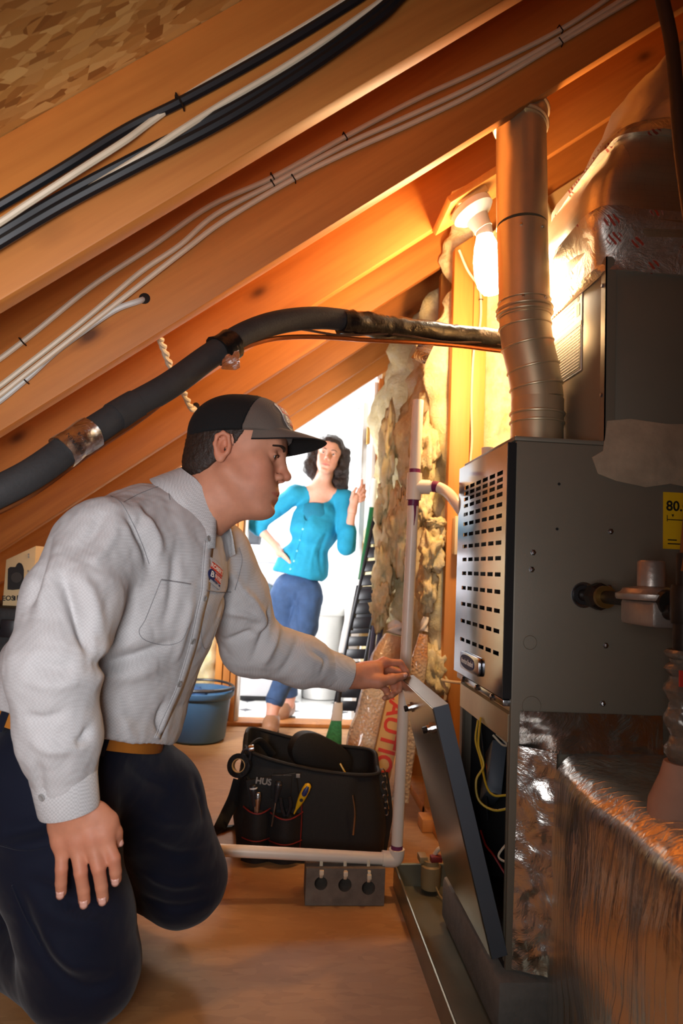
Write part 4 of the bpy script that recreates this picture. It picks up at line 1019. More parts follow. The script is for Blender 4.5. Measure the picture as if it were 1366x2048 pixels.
foil_sheet('foil_collar', [(.492, 1.4165, .128), (.562, 1.380, .128), (.562, 1.380, .555), (.496, 1.4165, .560)], M_FOILT, rd, 2, .004)
foil_sheet('foil_collar', [(.497, 1.4165, .545), (.80, 1.4165, .540), (.80, 1.4165, .625), (.497, 1.4165, .628)], M_FOILT, rd, 6, .003)
# ================================================================== tool bag
def ringpts(cx, cy, hx_, hy_, ex, n):
    out = []
    for j in range(n):
        a = 2*math.pi*j/n; ca, sa = math.cos(a), math.sin(a)
        out.append((cx+math.copysign(abs(ca)**(2/ex), ca)*hx_, cy+math.copysign(abs(sa)**(2/ex), sa)*hy_))
    return out
BX, BY = .130, 2.345
bag = empty('tool_bag', (BX, BY, 0)); tag(bag, 'open black nylon tool bag on the floor behind the drain pipe', 'tool bag')
def bagtop(x, y):
    t = (x-(BX-.24))/.48
    return .325-.075*t+(.03 if y > BY else 0)-.02*math.sin(math.pi*t)
n = 72; outer = []
for k, (zf, s) in enumerate([(0, .95), (.03, .99), (.15, 1.0), (.35, 1.02), (.6, 1.0), (.8, .97), (.93, .95), (1, .94)]):
    r = []
    for x, y in ringpts(BX, BY, .235*s, .135*s, 5, n):
        z = .002+zf*bagtop(x, y); w = .007*float(fbm(np.array([x*9, y*9, z*9]), 3, 3))
        r.append((x+w*(1 if x > BX else -1), y+w*(1 if y > BY else -1)+(.02*zf if y < BY else 0), z))
    outer.append(r)
inner = []
for zf, s in ((1.0, .90), (.7, .90), (.4, .9)):
    inner.append([(x, y+(.02 if y < BY else 0), .002+zf*bagtop(x, y)) for x, y in ringpts(BX, BY, .235*s, .135*s, 5, n)])
bb_ = MB().loft(outer+inner, True, True).build('bag_body', M_BAG, bag, sharp=60)
rim = [(x, y+(.02 if y < BY else 0), .004+bagtop(x, y)) for x, y in ringpts(BX, BY, .235*.925, .135*.925, 5, n)]
MB().tube(rim+[rim[0]], .0065, 8, cap=False).build('rim_binding', M_BAG, bag)
MB().box(BX-.15, BX+.19, BY-.07, BY+.10, .17, .19).build('lining', M_BAGIN, bag, bevel=.006)
def bagface(px, py): return P(px, py, BY-.135)
yf = BY-.139
# front pockets with red piping
for (xa, ya, xb, yb2, bulge) in ((487, 1612, 540, 1700, .030), (538, 1622, 602, 1706, .036)):
    p0, p1 = P(xa, ya, yf), P(xb, yb2, yf); xs = np.linspace(p0[0], p1[0], 9)
    ztop = p0[2]; zb_ = .012
    fr = [(x, yf-.004-bulge*math.sin(math.pi*i/8), ztop-.012*math.sin(math.pi*i/8)) for i, x in enumerate(xs)]
    mb = MB(); mb.loft([[(x, yf-.002-bulge*.8*math.sin(math.pi*i/8), zb_) for i, x in enumerate(xs)], [(x, yf-.004-bulge*1.1*math.sin(math.pi*i/8), (zb_+ztop)/2) for i, x in enumerate(xs)], fr, [(x, yf+.002, ztop-.006) for x in xs]], False, True, closed=False)
    pk = mb.build('pocket', M_BAG, bag)
    MB().tube(fr, .0022, 6).build('red_piping', M_RED, pk)
    MB().tube([(x, yf-.006-bulge*1.1*math.sin(math.pi*i/8), (zb_+ztop)/2-.01) for i, x in enumerate(xs)], .0018, 6).build('red_piping', M_RED, pk)
xx = P(601, 1650, yf)[0]
MB().tube([(xx, yf-.004, .20), (xx+.002, yf-.010, .12), (xx, yf-.006, .03)], .0022, 6).build('red_piping', M_RED, bag)
# upper flap panel on the front left with lettering
p = [P(492, 1560, yf-.004), P(592, 1545, yf-.004), P(600, 1615, yf-.004), P(500, 1622, yf-.004)]
fp = MB().hexa([q-np.array([0, .006, 0]) for q in p], p).build('front_panel', M_BAG, bag, bevel=.002)
c = P(524, 1562, yf-.012); text('bag_lettering', 'HUSKY', .026, P(511, 1561, yf-.0125), (1, 0, -.12), (0, 0, 1), M_TEXTG, fp, .0004, align='LEFT', bold=.0008)
MB().box(c[0]+.028, c[0]+.09, yf-.020, yf-.0108, c[2]-.05, c[2]+.02).build('webbing_loop', M_BAG, fp, bevel=.003)
q = P(596, 1551, yf-.008); MB().box(q[0]-.006, q[0]+.006, yf-.013, yf-.0105, q[2]-.006, q[2]+.006).build('rivet', M_TEXTG, fp, bevel=.001)
# padded lid flap standing in the opening
lc2 = P(640, 1512, 2.36); ua = nrm((.30, .12, -.17)); ub = nrm((.12, .05, .30)); ub = nrm(ub-ua*ua.dot(ub)); un_ = np.cross(ua, ub)
shape = []
for j in range(40):
    a = 2*math.pi*j/40; shape.append((math.copysign(abs(math.cos(a))**.8, math.cos(a))*.115, math.copysign(abs(math.sin(a))**.8, math.sin(a))*.062))
lid = MB().loft([[lc2+ua*x*s+ub*y*s+un_*h for x, y in shape] for s, h in ((.9, -.026), (1, -.020), (1, .020), (.9, .026))], True, True).build('lid_flap', M_BAG, bag, sharp=50)
edge = [lc2+ua*x*1.0+ub*y*1.0+un_*.021*(-1 if un_[1] > 0 else 1) for x, y in shape[33:40]]
MB().tube([P(680, 1527, 2.30), P(690, 1545, 2.29), P(695, 1572, 2.29)], .003, 6).build('yellow_piping', M_YEL, lid)
# carrying handle bow at the left end
MB().tube(spline([P(497, 1560, 2.25), P(485, 1530, 2.25), P(500, 1495, 2.27), P(520, 1482, 2.30), P(545, 1510, 2.34)], 6), .013, 10, flat=.5).build('carry_handle', M_BAG, bag)
# shoulder strap trailing on the floor
MB().tube(spline([P(478, 1560, 2.28), P(468, 1595, 2.26), P(452, 1630, 2.24), P(435, 1662, 2.22), PZ(420, 1668, .012), PZ(440, 1655, .012), PZ(475, 1650, .012), P(488, 1640, 2.30)], 6), .021, 8, flat=.12, fdir=(.6, -1, .3)).build('shoulder_strap', M_BAG, bag)
q = P(772, 1560, 2.33)
MB().tube(spline([P(766, 1545, 2.33), P(772, 1590, 2.31), P(775, 1630, 2.3), P(770, 1665, 2.3), P(764, 1700, 2.29)], 6), .018, 8, flat=.15, fdir=(.3, -1, 0)).build('shoulder_strap', M_BAG, bag)
# zip
MB().tube(spline([P(706, 1590, yf-.003), P(710, 1625, yf-.006), P(706, 1670, yf-.006)], 5), .0028, 6).build('zip_pull', M_STEELBRIGHT, bag)
# links of a key chain on the right strap
for k in range(7):
    c = P(768+k*.9+(3 if k % 2 else -2), 1545+k*13, 2.285); u = nrm((.25, 0, -1)); w = np.array([0, 1., 0]) if k % 2 else nrm((1, 0, .25))
    pts = [c+(u*math.cos(a)*.012+w*math.sin(a)*.007) for a in np.linspace(0, 2*math.pi, 13)]
    MB().tube(pts, .0022, 6, cap=False).build('chain_link', M_STEELBRIGHT, bag)
# tools in the pockets
vt = empty('voltage_tester', P(600, 1600, yf-.02)); tag(vt, 'yellow and blue voltage tester in the bag front pocket', 'tester')
va, vb2 = P(618, 1567, yf-.022), P(588, 1628, yf-.022); td = vb2-va
prof = [0, .06, .2, .4, .55, .7, .85, 1]; rad = [.004, .0105, .0125, .012, .0105, .0075, .0035, .002]
MB().tube([va+td*t for t in prof], rad, 12, flat=.7, fdir=(0, 1, 0)).build('tester_body', M_YEL, vt, sharp=70)
MB().tube([va+td*t+np.array([0, -.0052, 0]) for t in (.08, .2, .34, .42)], [.005, .0085, .0085, .004], 10, flat=.6, fdir=(0, 1, 0)).build('grip_inlay', M_BLUEP, vt)
MB().lathe([(.0055, 0), (.005, .0015)], va+td*.52+np.array([0, -.0085, 0]), (0, -1, 0), 12).build('button', M_TEXTK, vt)
tp = empty('tape_roll', P(478, 1540, 2.24)); tag(tp, 'roll of black tape hanging on the left end of bag', 'tape roll')
c = P(479, 1531, 2.235); axr = nrm((-.25, -1, .25))
MB().lathe([(.021, -.013), (.036, -.013), (.036, .013), (.021, .013), (.021, -.013)], c, axr, 28, cap=False).build('tape_coil', M_BTAPE, tp)
MB().lathe([(.0185, -.0125), (.0208, -.0125), (.0208, .0125), (.0185, .0125), (.0185, -.0125)], c, axr, 28, cap=False).build('core', M_CARD, tp)
cl = empty('clip_ring', P(492, 1510, 2.23)); tag(cl, 'dark glossy clip ring on the bag handle above tape roll', 'clip')
c = P(492, 1512, 2.232); MB().tube([c+np.array([math.cos(a)*.013, 0, math.sin(a)*.021]) for a in np.linspace(0, 2*math.pi, 17)], .0045, 8, cap=False).build('ring', M_BPLAST, cl)
MB().lathe([(.010, -.008), (.011, 0), (.010, .008)], P(503, 1497, 2.235), (1, 0, .2), 12).build('swivel', M_STEELBRIGHT, cl)
for i, (px, py, lab) in enumerate(((507, 1578, 'black handled screwdriver standing in the left bag pocket'), (516, 1592, 'chrome socket tool poking out of left bag pocket'), (557, 1570, 'black handled nut driver upright in the middle pocket'))):
    e = empty('hand_tool', P(px, py, yf)); tag(e, lab, 'hand tool')
    c = P(px, py, yf-.022); m = M_STEELBRIGHT if i == 1 else M_BPLAST
    d = nrm((.12*(i-1), .05, 1))
    MB().lathe([(.006, -.05), (.009, -.02), (.0115, -.01), (.0115, .008), (.008, .0125)], c, d, 14).build('handle', m, e)
    MB().lathe([(.003, -.12), (.003, -.051)], c, d, 8).build('shank', M_STEELBRIGHT, e)
    MB().lathe([(.0117, .001), (.0119, .003), (.0117, .005)], c, d, 14, cap=False).build('collar', M_TEXTW if i == 0 else M_STEELBRIGHT, e)
pl_ = empty('pliers', P(570, 1600, yf)); tag(pl_, 'black gripped pliers in the middle bag pocket', 'pliers')
for s in (-1, 1):
    MB().tube(spline([P(572+s*3, 1632, yf-.024), P(572+s*9, 1612, yf-.026), P(570+s*9, 1595, yf-.028)], 5), .0055, 8).build('grip', M_BPLAST, pl_)

# ================================================================== blue mop bucket
bk = PZ(398, 1470); bk = np.array([bk[0], 3.72, 0])
bu = empty('bucket', bk); tag(bu, 'blue plastic bucket with a black handle beside the doorway', 'bucket')
def ell_lathe(prof, c, sx=1.0, n=40):
    return MB().loft([[(c[0]+r*sx*math.cos(2*math.pi*k/n), c[1]+r*math.sin(2*math.pi*k/n), c[2]+h) for k in range(n)] for r, h in prof], True, True)
ell_lathe([(.115, .003), (.135, .006), (.142, .015), (.160, .215), (.168, .218), (.176, .228), (.178, .250), (.172, .254), (.160, .250), (.130, .02)], bk).build('pail', M_BUCKET, bu, sharp=50)
MB().tube([bk+np.array([.174*math.cos(a), .174*math.sin(a)-.004, .262+.012*math.sin(a)]) for a in np.linspace(math.radians(-8), math.radians(188), 24)], .007, 8).build('handle', M_BPLAST, bu)
MB().tube([bk+np.array([.174*math.cos(a)*.98, .150*math.sin(a)-.01, .268]) for a in np.linspace(math.radians(200), math.radians(352), 20)], .009, 8).build('grip', M_BPLAST, bu)
rag = empty('cleaning_rag', bk+np.array([-.04, 0, .2])); tag(rag, 'crumpled blue rag lying in the blue bucket', 'rag')
bm = bmesh.new(); bmesh.ops.create_icosphere(bm, subdivisions=4, radius=1); vs = np.array([v.co for v in bm.verts]); dd = 1+.35*fbm(vs*2.4, 33, 3)
for v, q, k in zip(bm.verts, vs, dd): v.co = bk+np.array([-.05, -.02, .215])+q*k*np.array([.085, .075, .05])
for f in bm.faces: f.smooth = True
me = bpy.data.meshes.new('rag_cloth'); bm.to_mesh(me); bm.free(); link('rag_cloth', me, plain('blue_rag', hexc(52, 84, 128), .9, 0, .2), rag)

# ================================================================== things leaning on the insulated partition
dp = empty('long_dustpan', P(695, 1300, 3.5)); tag(dp, 'white dustpan with long green handle leaning beside the doorway', 'dustpan')
t0, t1, t2 = P(750, 958, 3.62), P(744, 1015, 3.61), P(721, 1160, 3.56)
MB().tube([t0-(t1-t0)*.02, t0, t1], [.008, .0165, .018], 12).build('end_grip', M_WHITEP, dp)
MB().tube([t1, t2], .0135, 12).build('pole', M_GREEN, dp)
t3, t4 = P(714, 1200, 3.55), P(697, 1305, 3.52)
MB().tube([t2, t3], [.012, .017], 12).build('socket', M_WHITEP, dp)
w_ = np.array([1., 0, 0.12])
def quadr(c, w, d, n=16): return [c+np.array([math.copysign(abs(math.cos(a))**.5, math.cos(a))*w, math.copysign(abs(math.sin(a))**.5, math.sin(a))*d, 0]) for a in [2*math.pi*k/n for k in range(n)]]
MB().loft([quadr(t3, .018, .014), quadr(t3+(t4-t3)*.12, .042, .022), quadr(t3+(t4-t3)*.6, .050, .030), quadr(t3+(t4-t3)*.95, .052, .036), quadr(t4, .050, .030)], True, True).build('pan', M_WHITEP, dp, sharp=50)
br_ = empty('hand_broom', PZ(668, 1492)); tag(br_, 'broom with green bristles and white ferrule standing behind the tool bag', 'broom')
q0, q1, q2 = P(677, 1405, 3.05), P(673, 1440, 3.03), P(664, 1497, 3.0)
MB().tube([q0+(q0-q1)*1.2, q0], .010, 10).build('broom_handle', M_BPLAST, br_)
MB().loft([quadr(q0, .018, .014), quadr((q0+q1)/2, .022, .016), quadr(q1, .025, .016)], True, True).build('ferrule', M_WHITEP, br_)
MB().loft([quadr(q1, .022, .014), quadr((q1+q2)/2, .032, .018), quadr(q2, .040, .022)], True, True).build('bristles', M_BRISTLE, br_)
# black slatted plastic shelving parts
def ladder(nm, label, a, b, wv, nr, mat, rw=.014, rd_=.012):
    e = empty(nm, b); tag(e, label, 'shelving'); a, b, wv = np.array(a), np.array(b), np.array(wv); u = nrm(b-a); w = nrm(wv); nn_ = np.cross(u, w); L_ = np.linalg.norm(b-a); hw = np.linalg.norm(wv)/2
    for s in (-1, 1): MB().obox((a+b)/2+w*hw*s, (u, w, nn_), (L_/2, rw/2, rd_)).build('rail', mat, e, bevel=.003)
    for k in range(nr):
        c = a+(b-a)*(k+.5)/nr; MB().obox(c, (u, w, nn_), (L_/nr*.38, hw-rw/2-.0005, rd_*.7)).build('slat', mat, e, bevel=.002)
    return e
ladder('plastic_shelving', 'black slatted plastic shelf panel leaning upper against the insulation', P(775, 1008, 3.15), P(722, 1260, 3.1), (.085, -.05, .01), 9, M_BPLAST)
ladder('plastic_shelving', 'lower black slatted shelf panel standing behind the outstretched sleeve', P(738, 1170, 3.28), P(690, 1425, 3.22), (.095, -.05, .01), 10, M_BPLAST)
M_LILAC = plain('grey_steel_post', hexc(92, 90, 112), .45, .3)
for i, (a, b) in enumerate((((776, 1130, 2.98), (742, 1420, 2.93)), ((758, 1180, 3.05), (728, 1430, 3.0)))):
    e = empty('shelf_post', P(*b)); tag(e, ('grey steel shelf post beside the wool insulation', 'darker shelf post between black slatted panels')[i], 'shelf post')
    A, B = P(*a), P(*b); B = A+(B-A)*1.02
    MB().obox((A+B)/2, (nrm(B-A), nrm(np.cross(B-A, (0, 1, 0))), nrm(np.cross(B-A, np.cross(B-A, (0, 1, 0))))), (np.linalg.norm(B-A)/2, .011, .011)).build('post', M_LILAC, e, bevel=.002)
    MB().obox(A, (nrm(B-A), nrm(np.cross(B-A, (0, 1, 0))), nrm(np.cross(B-A, np.cross(B-A, (0, 1, 0))))), (.016, .015, .015)).build('clip_bracket', M_STEELBRIGHT if i else M_BPLAST, e, bevel=.002)
# bubble-wrapped bundles
def bundle(nm, label, a, b, w, d, seed, mat):
    a, b = np.array(a), np.array(b); u = nrm(b-a); sd_ = nrm(np.cross(u, (0, 1, 0))); nn_ = np.cross(u, sd_); rings = []; n = 36
    for k in range(26):
        t = k/25; c = a+(b-a)*t; r = []; taper = .55+.45*min(1, t*6)
        for j in range(n):
            an = 2*math.pi*j/n; ca, sa = math.cos(an), math.sin(an)
            ww = 1+.10*float(fbm(np.array([ca*2+seed, sa*2, t*7]), seed, 3))
            r.append(c+(sd_*math.copysign(abs(ca)**.55, ca)*w+nn_*math.copysign(abs(sa)**.55, sa)*d)*ww*taper)
        rings.append(r)
    e = empty(nm, b); tag(e, label, 'bundle')
    MB().loft(rings, True, True).build('wrap', mat, e, sharp=80)
    tfr = []
    for k in range(9):
        c = a-u*(.01+.006*k); tfr.append([c+(sd_*math.cos(an)*w*(.5-.02*k+.15*math.sin(3*an+k))+nn_*math.sin(an)*d*(.5+.12*math.cos(2*an+k))) for an in [2*math.pi*j/20 for j in range(20)]])
    MB().loft(tfr, True, True).build('gathered_end', M_TEXTW, e, sharp=80)
    return e
bundle('wrapped_bundle', 'wide bubble-wrapped bundle leaning beside the drain pipe', P(787, 1272, 2.72), P(708, 1560, 2.62), .062, .05, 3, M_BUBBLE)
bundle('wrapped_bundle', 'narrow bubble-wrapped roll standing behind the drain pipe', P(846, 1268, 2.36), P(800, 1600, 2.33), .026, .026, 11, M_BUBBLE)
# long carton printed CAUTION
ca0, ca1 = P(806, 1340, 2.60), P(742, 1625, 2.46); u = nrm(ca1-ca0); w = nrm(np.array([1., 0, 0])-u*u[0]); nn_ = np.cross(u, w)
if nn_[1] > 0: nn_ = -nn_
ctn = empty('long_carton', ca1); tag(ctn, 'long cardboard carton with red lettering between wrapped bundle and drain pipe', 'carton')
cb_ = MB().obox((ca0+ca1)/2, (u, w, nn_), (np.linalg.norm(ca1-ca0)/2, .036, .022)).build('carton_body', M_CARD, ctn, bevel=.002)
text('carton_lettering', 'CAUTION', .084, (ca0+ca1)/2+nn_*.0222-u*.0, u, np.cross(nn_, u), M_TEXTR, cb_, .0004, bold=.002)
# sawn block at the foot of the partition
q = PZ(853, 1662); tag(MB().box(q[0]-.02, q[0]+.07, q[1]-.02, q[1]+.06, .001, .045).build('wood_offcut', M_STUD, None, bevel=.003), 'small wooden offcut on the floor behind the furnace door', 'offcut')

# ================================================================== camera carton and case behind the technician
M_CASE = plain('black_case', hexc(16, 16, 17), .6, 0, .2, 30, .2, 100)
q = P(2, 1212, 2.15); q2 = P(63, 1212, 2.15); ztp = q2[2]-.002
cs = empty('equipment_case', (q[0], 2.3, 0)); tag(cs, 'black hard equipment case beneath the camera carton', 'case')
MB().box(q[0]-.30, q2[0]+.03, 2.10, 2.42, .002, ztp-.06).build('case_body', M_CASE, cs, bevel=.015)
MB().box(q[0]-.302, q2[0]+.032, 2.098, 2.422, ztp-.058, ztp).build('case_lid', M_CASE, cs, bevel=.012)
MB().box(q2[0]-.06, q2[0]-.02, 2.085, 2.0975, ztp-.085, ztp-.035).build('latch', M_BPLAST, cs, bevel=.003)
bxm = empty('camera_carton', (q[0], 2.2, ztp)); tag(bxm, 'cream camera carton with a printed black camera on its front', 'carton')
z0c, z1c = ztp+.0005, P(60, 1091, 2.15)[2]
# slightly slanted top as seen
MB().hexa([(q[0]+.004, 2.15, z0c), (q2[0], 2.15, z0c), (q2[0], 2.26, z0c), (q[0]+.004, 2.26, z0c)], [(q[0]+.004, 2.15, z1c-.045), (q2[0], 2.15, z1c), (q2[0], 2.26, z1c), (q[0]+.004, 2.26, z1c-.045)]).build('carton_body', M_BOXW, bxm, bevel=.001)
s = (q2[0]-q[0])/61.0      # metres per photo pixel on its front
def cp(px, py): return P(px, py, 2.1495)
def flatpoly(pts, nm, mat, parent, y=2.1495, t=.0008): 
    qs = [cp(*p) for p in pts]; return MB().hexa([(a[0], y-t, a[2]) for a in qs], [(a[0], y, a[2]) for a in qs]).build(nm, mat, parent)
pic = flatpoly([(16, 1138), (20, 1134), (31, 1134), (34, 1128), (38, 1125), (43, 1127), (46, 1132), (48, 1140), (47, 1176), (42, 1178), (26, 1180), (15, 1179)], 'printed_camera', M_TEXTK, bxm)
cq = cp(33, 1155); MB().lathe([(.0155, 0), (.0155, .0006), (.0125, .0007), (.0125, .0002), (.006, .0002)], (cq[0], 2.1486, cq[2]), (0, -1, 0), 24).build('printed_lens', plain('print_dark_grey', hexc(58, 54, 50), .5), pic)
cq = cp(4, 1197); text('carton_lettering', 'EOS R5', .020, (cq[0], 2.1492, cq[2]), (1, 0, .06), (0, 0, 1), M_TEXTK, bxm, .0003, align='LEFT', bold=.0005)
flatpoly([(27, 1192), (31, 1192), (31, 1201), (27, 1201)], 'printed_block', M_TEXTK, bxm)
for px, py in ((56, 1107), (56, 1112), (55, 1140), (54, 1150)): flatpoly([(px, py), (px+3, py), (px+3, py+4), (px, py+4)], 'printed_mark', M_TEXTG, bxm)

# ================================================================== laundry room things
wm = empty('washing_machine', (-.25, 4.95, 0)); tag(wm, 'white front-loading washing machine in the laundry room', 'washing machine')
wx0, wx1, wy0, wy1, wz = -.46, .14, 4.78, 5.42, 1.02
MB().box(wx0, wx1, wy0, wy1, .03, wz-.10).build('body', M_WASH, wm, bevel=.012)
MB().hexa([(wx0, wy0, wz-.0995), (wx1, wy0, wz-.0995), (wx1, wy1, wz-.0995), (wx0, wy1, wz-.0995)], [(wx0, wy0+.04, wz+.02), (wx1, wy0+.04, wz+.02), (wx1, wy1, wz+.02), (wx0, wy1, wz+.02)]).build('control_panel', M_WASH, wm, bevel=.008)
MB().box(wx0+.02, wx1-.02, wy0+.02, wy1-.02, .001, .0295).build('plinth', M_BPLAST, wm)
dc = np.array([(wx0+wx1)/2+.02, wy0-.001, .60])
dr_ = MB().lathe([(.235, 0), (.235, .02), (.205, .035), (.195, .030)], dc, (0, -1, 0), 40).build('door', M_WASH, wm)
MB().lathe([(.193, .0305), (.17, .045), (.10, .055), (.0, .058)], dc, (0, -1, 0), 36, cap=False).build('door_glass', M_WASHD, dr_)
MB().lathe([(.028, 0), (.026, .022), (.010, .024)], (wx0+.09, wy0+.012, wz-.045), (0, -1, .2), 20).build('knob', M_STEELBRIGHT, wm)
lh = empty('laundry_bin', (.30, 5.0, 0)); tag(lh, 'round white laundry bin behind the woman', 'bin')
ell_lathe([(.115, .002), (.135, .006), (.150, .57), (.166, .58), (.168, .61), (.160, .625), (.148, .622), (.12, .02)], (.315, 4.98, 0)).build('bin_body', M_WHITEP, lh, sharp=50)
ck = empty('dark_bag', (-.30, 5.2, wz+.022)); tag(ck, 'dark grey cloth bag on top of the washing machine', 'bag')
bm = bmesh.new(); bmesh.ops.create_cube(bm, size=1); bmesh.ops.subdivide_edges(bm, edges=bm.edges[:], cuts=10, use_grid_fill=True)
for v in bm.verts:
    q = np.array(v.co); w = .04*float(fbm(q*3, 5, 3)); v.co = np.array([-.30, 5.18, wz+.022+.115])+q*np.array([.26, .2, .215])*(1+w*2)
for f in bm.faces: f.smooth = True
me = bpy.data.meshes.new('cloth_body'); bm.to_mesh(me); bm.free(); link('cloth_body', me, plain('charcoal_cloth', hexc(58, 60, 64), .8), ck)
MB().tube(spline([(-.36, 5.08, wz+.22), (-.34, 5.07, wz+.30), (-.26, 5.07, wz+.30), (-.24, 5.08, wz+.22)], 6), .010, 8).build('bag_handle', plain('navy_cloth', hexc(38, 44, 92), .8), ck)
# round glowing ceiling fixture, added out of view to brighten the laundry room
cf = empty('laundry_fill_fixture', (-.1, 5.2, lz)); tag(cf, 'flat white ceiling light added out of view in the laundry room', 'ceiling light')
MB().lathe([(.20, -.001), (.20, -.03), (.185, -.035)], (-.1, 5.2, lz), (0, 0, 1), 32).build('housing', M_WHITEP, cf)
MB().lathe([(.182, -.0355), (.15, -.06), (.0, -.07)], (-.1, 5.2, lz), (0, 0, 1), 32, cap=False).build('diffuser', emit('diffuser_glow', (1, .98, .95, 1), 6), cf)
# coral flowers on the rear wall shelf
sh = empty('wall_shelf', (.35, 6.4, 1.72)); tag(sh, 'small white shelf on the laundry rear wall', 'shelf')
MB().box(-.05, .45, 6.30, 6.4995, 1.70, 1.725).build('board', M_DOORW, sh, bevel=.003)
fl_ = empty('coral_flowers', (.30, 6.4, 1.726)); tag(fl_, 'small coral red flowers in a white pot on laundry shelf', 'flowers')
ell_lathe([(.04, .0005), (.05, .005), (.06, .09), (.055, .092)], (.26, 6.40, 1.7255), n=20).build('pot', M_WHITEP, fl_)
M_CORAL = plain('coral_petals', hexc(226, 104, 70), .7)
for k in range(7):
    a = k*.9; c = np.array([.26+.05*math.cos(a), 6.40+.03*math.sin(a), 1.86+.02*(k % 3)])
    MB().lathe([(.004, -.025), (.022, -.005), (.028, .008), (.014, .016)], c, (math.cos(a)*.4, -.5, .8), 8).build('blossom', M_CORAL, fl_)
    MB().tube([(.26, 6.40, 1.815), c-np.array([0, 0, .02])], .003, 5).build('stem', M_GREEN, fl_)
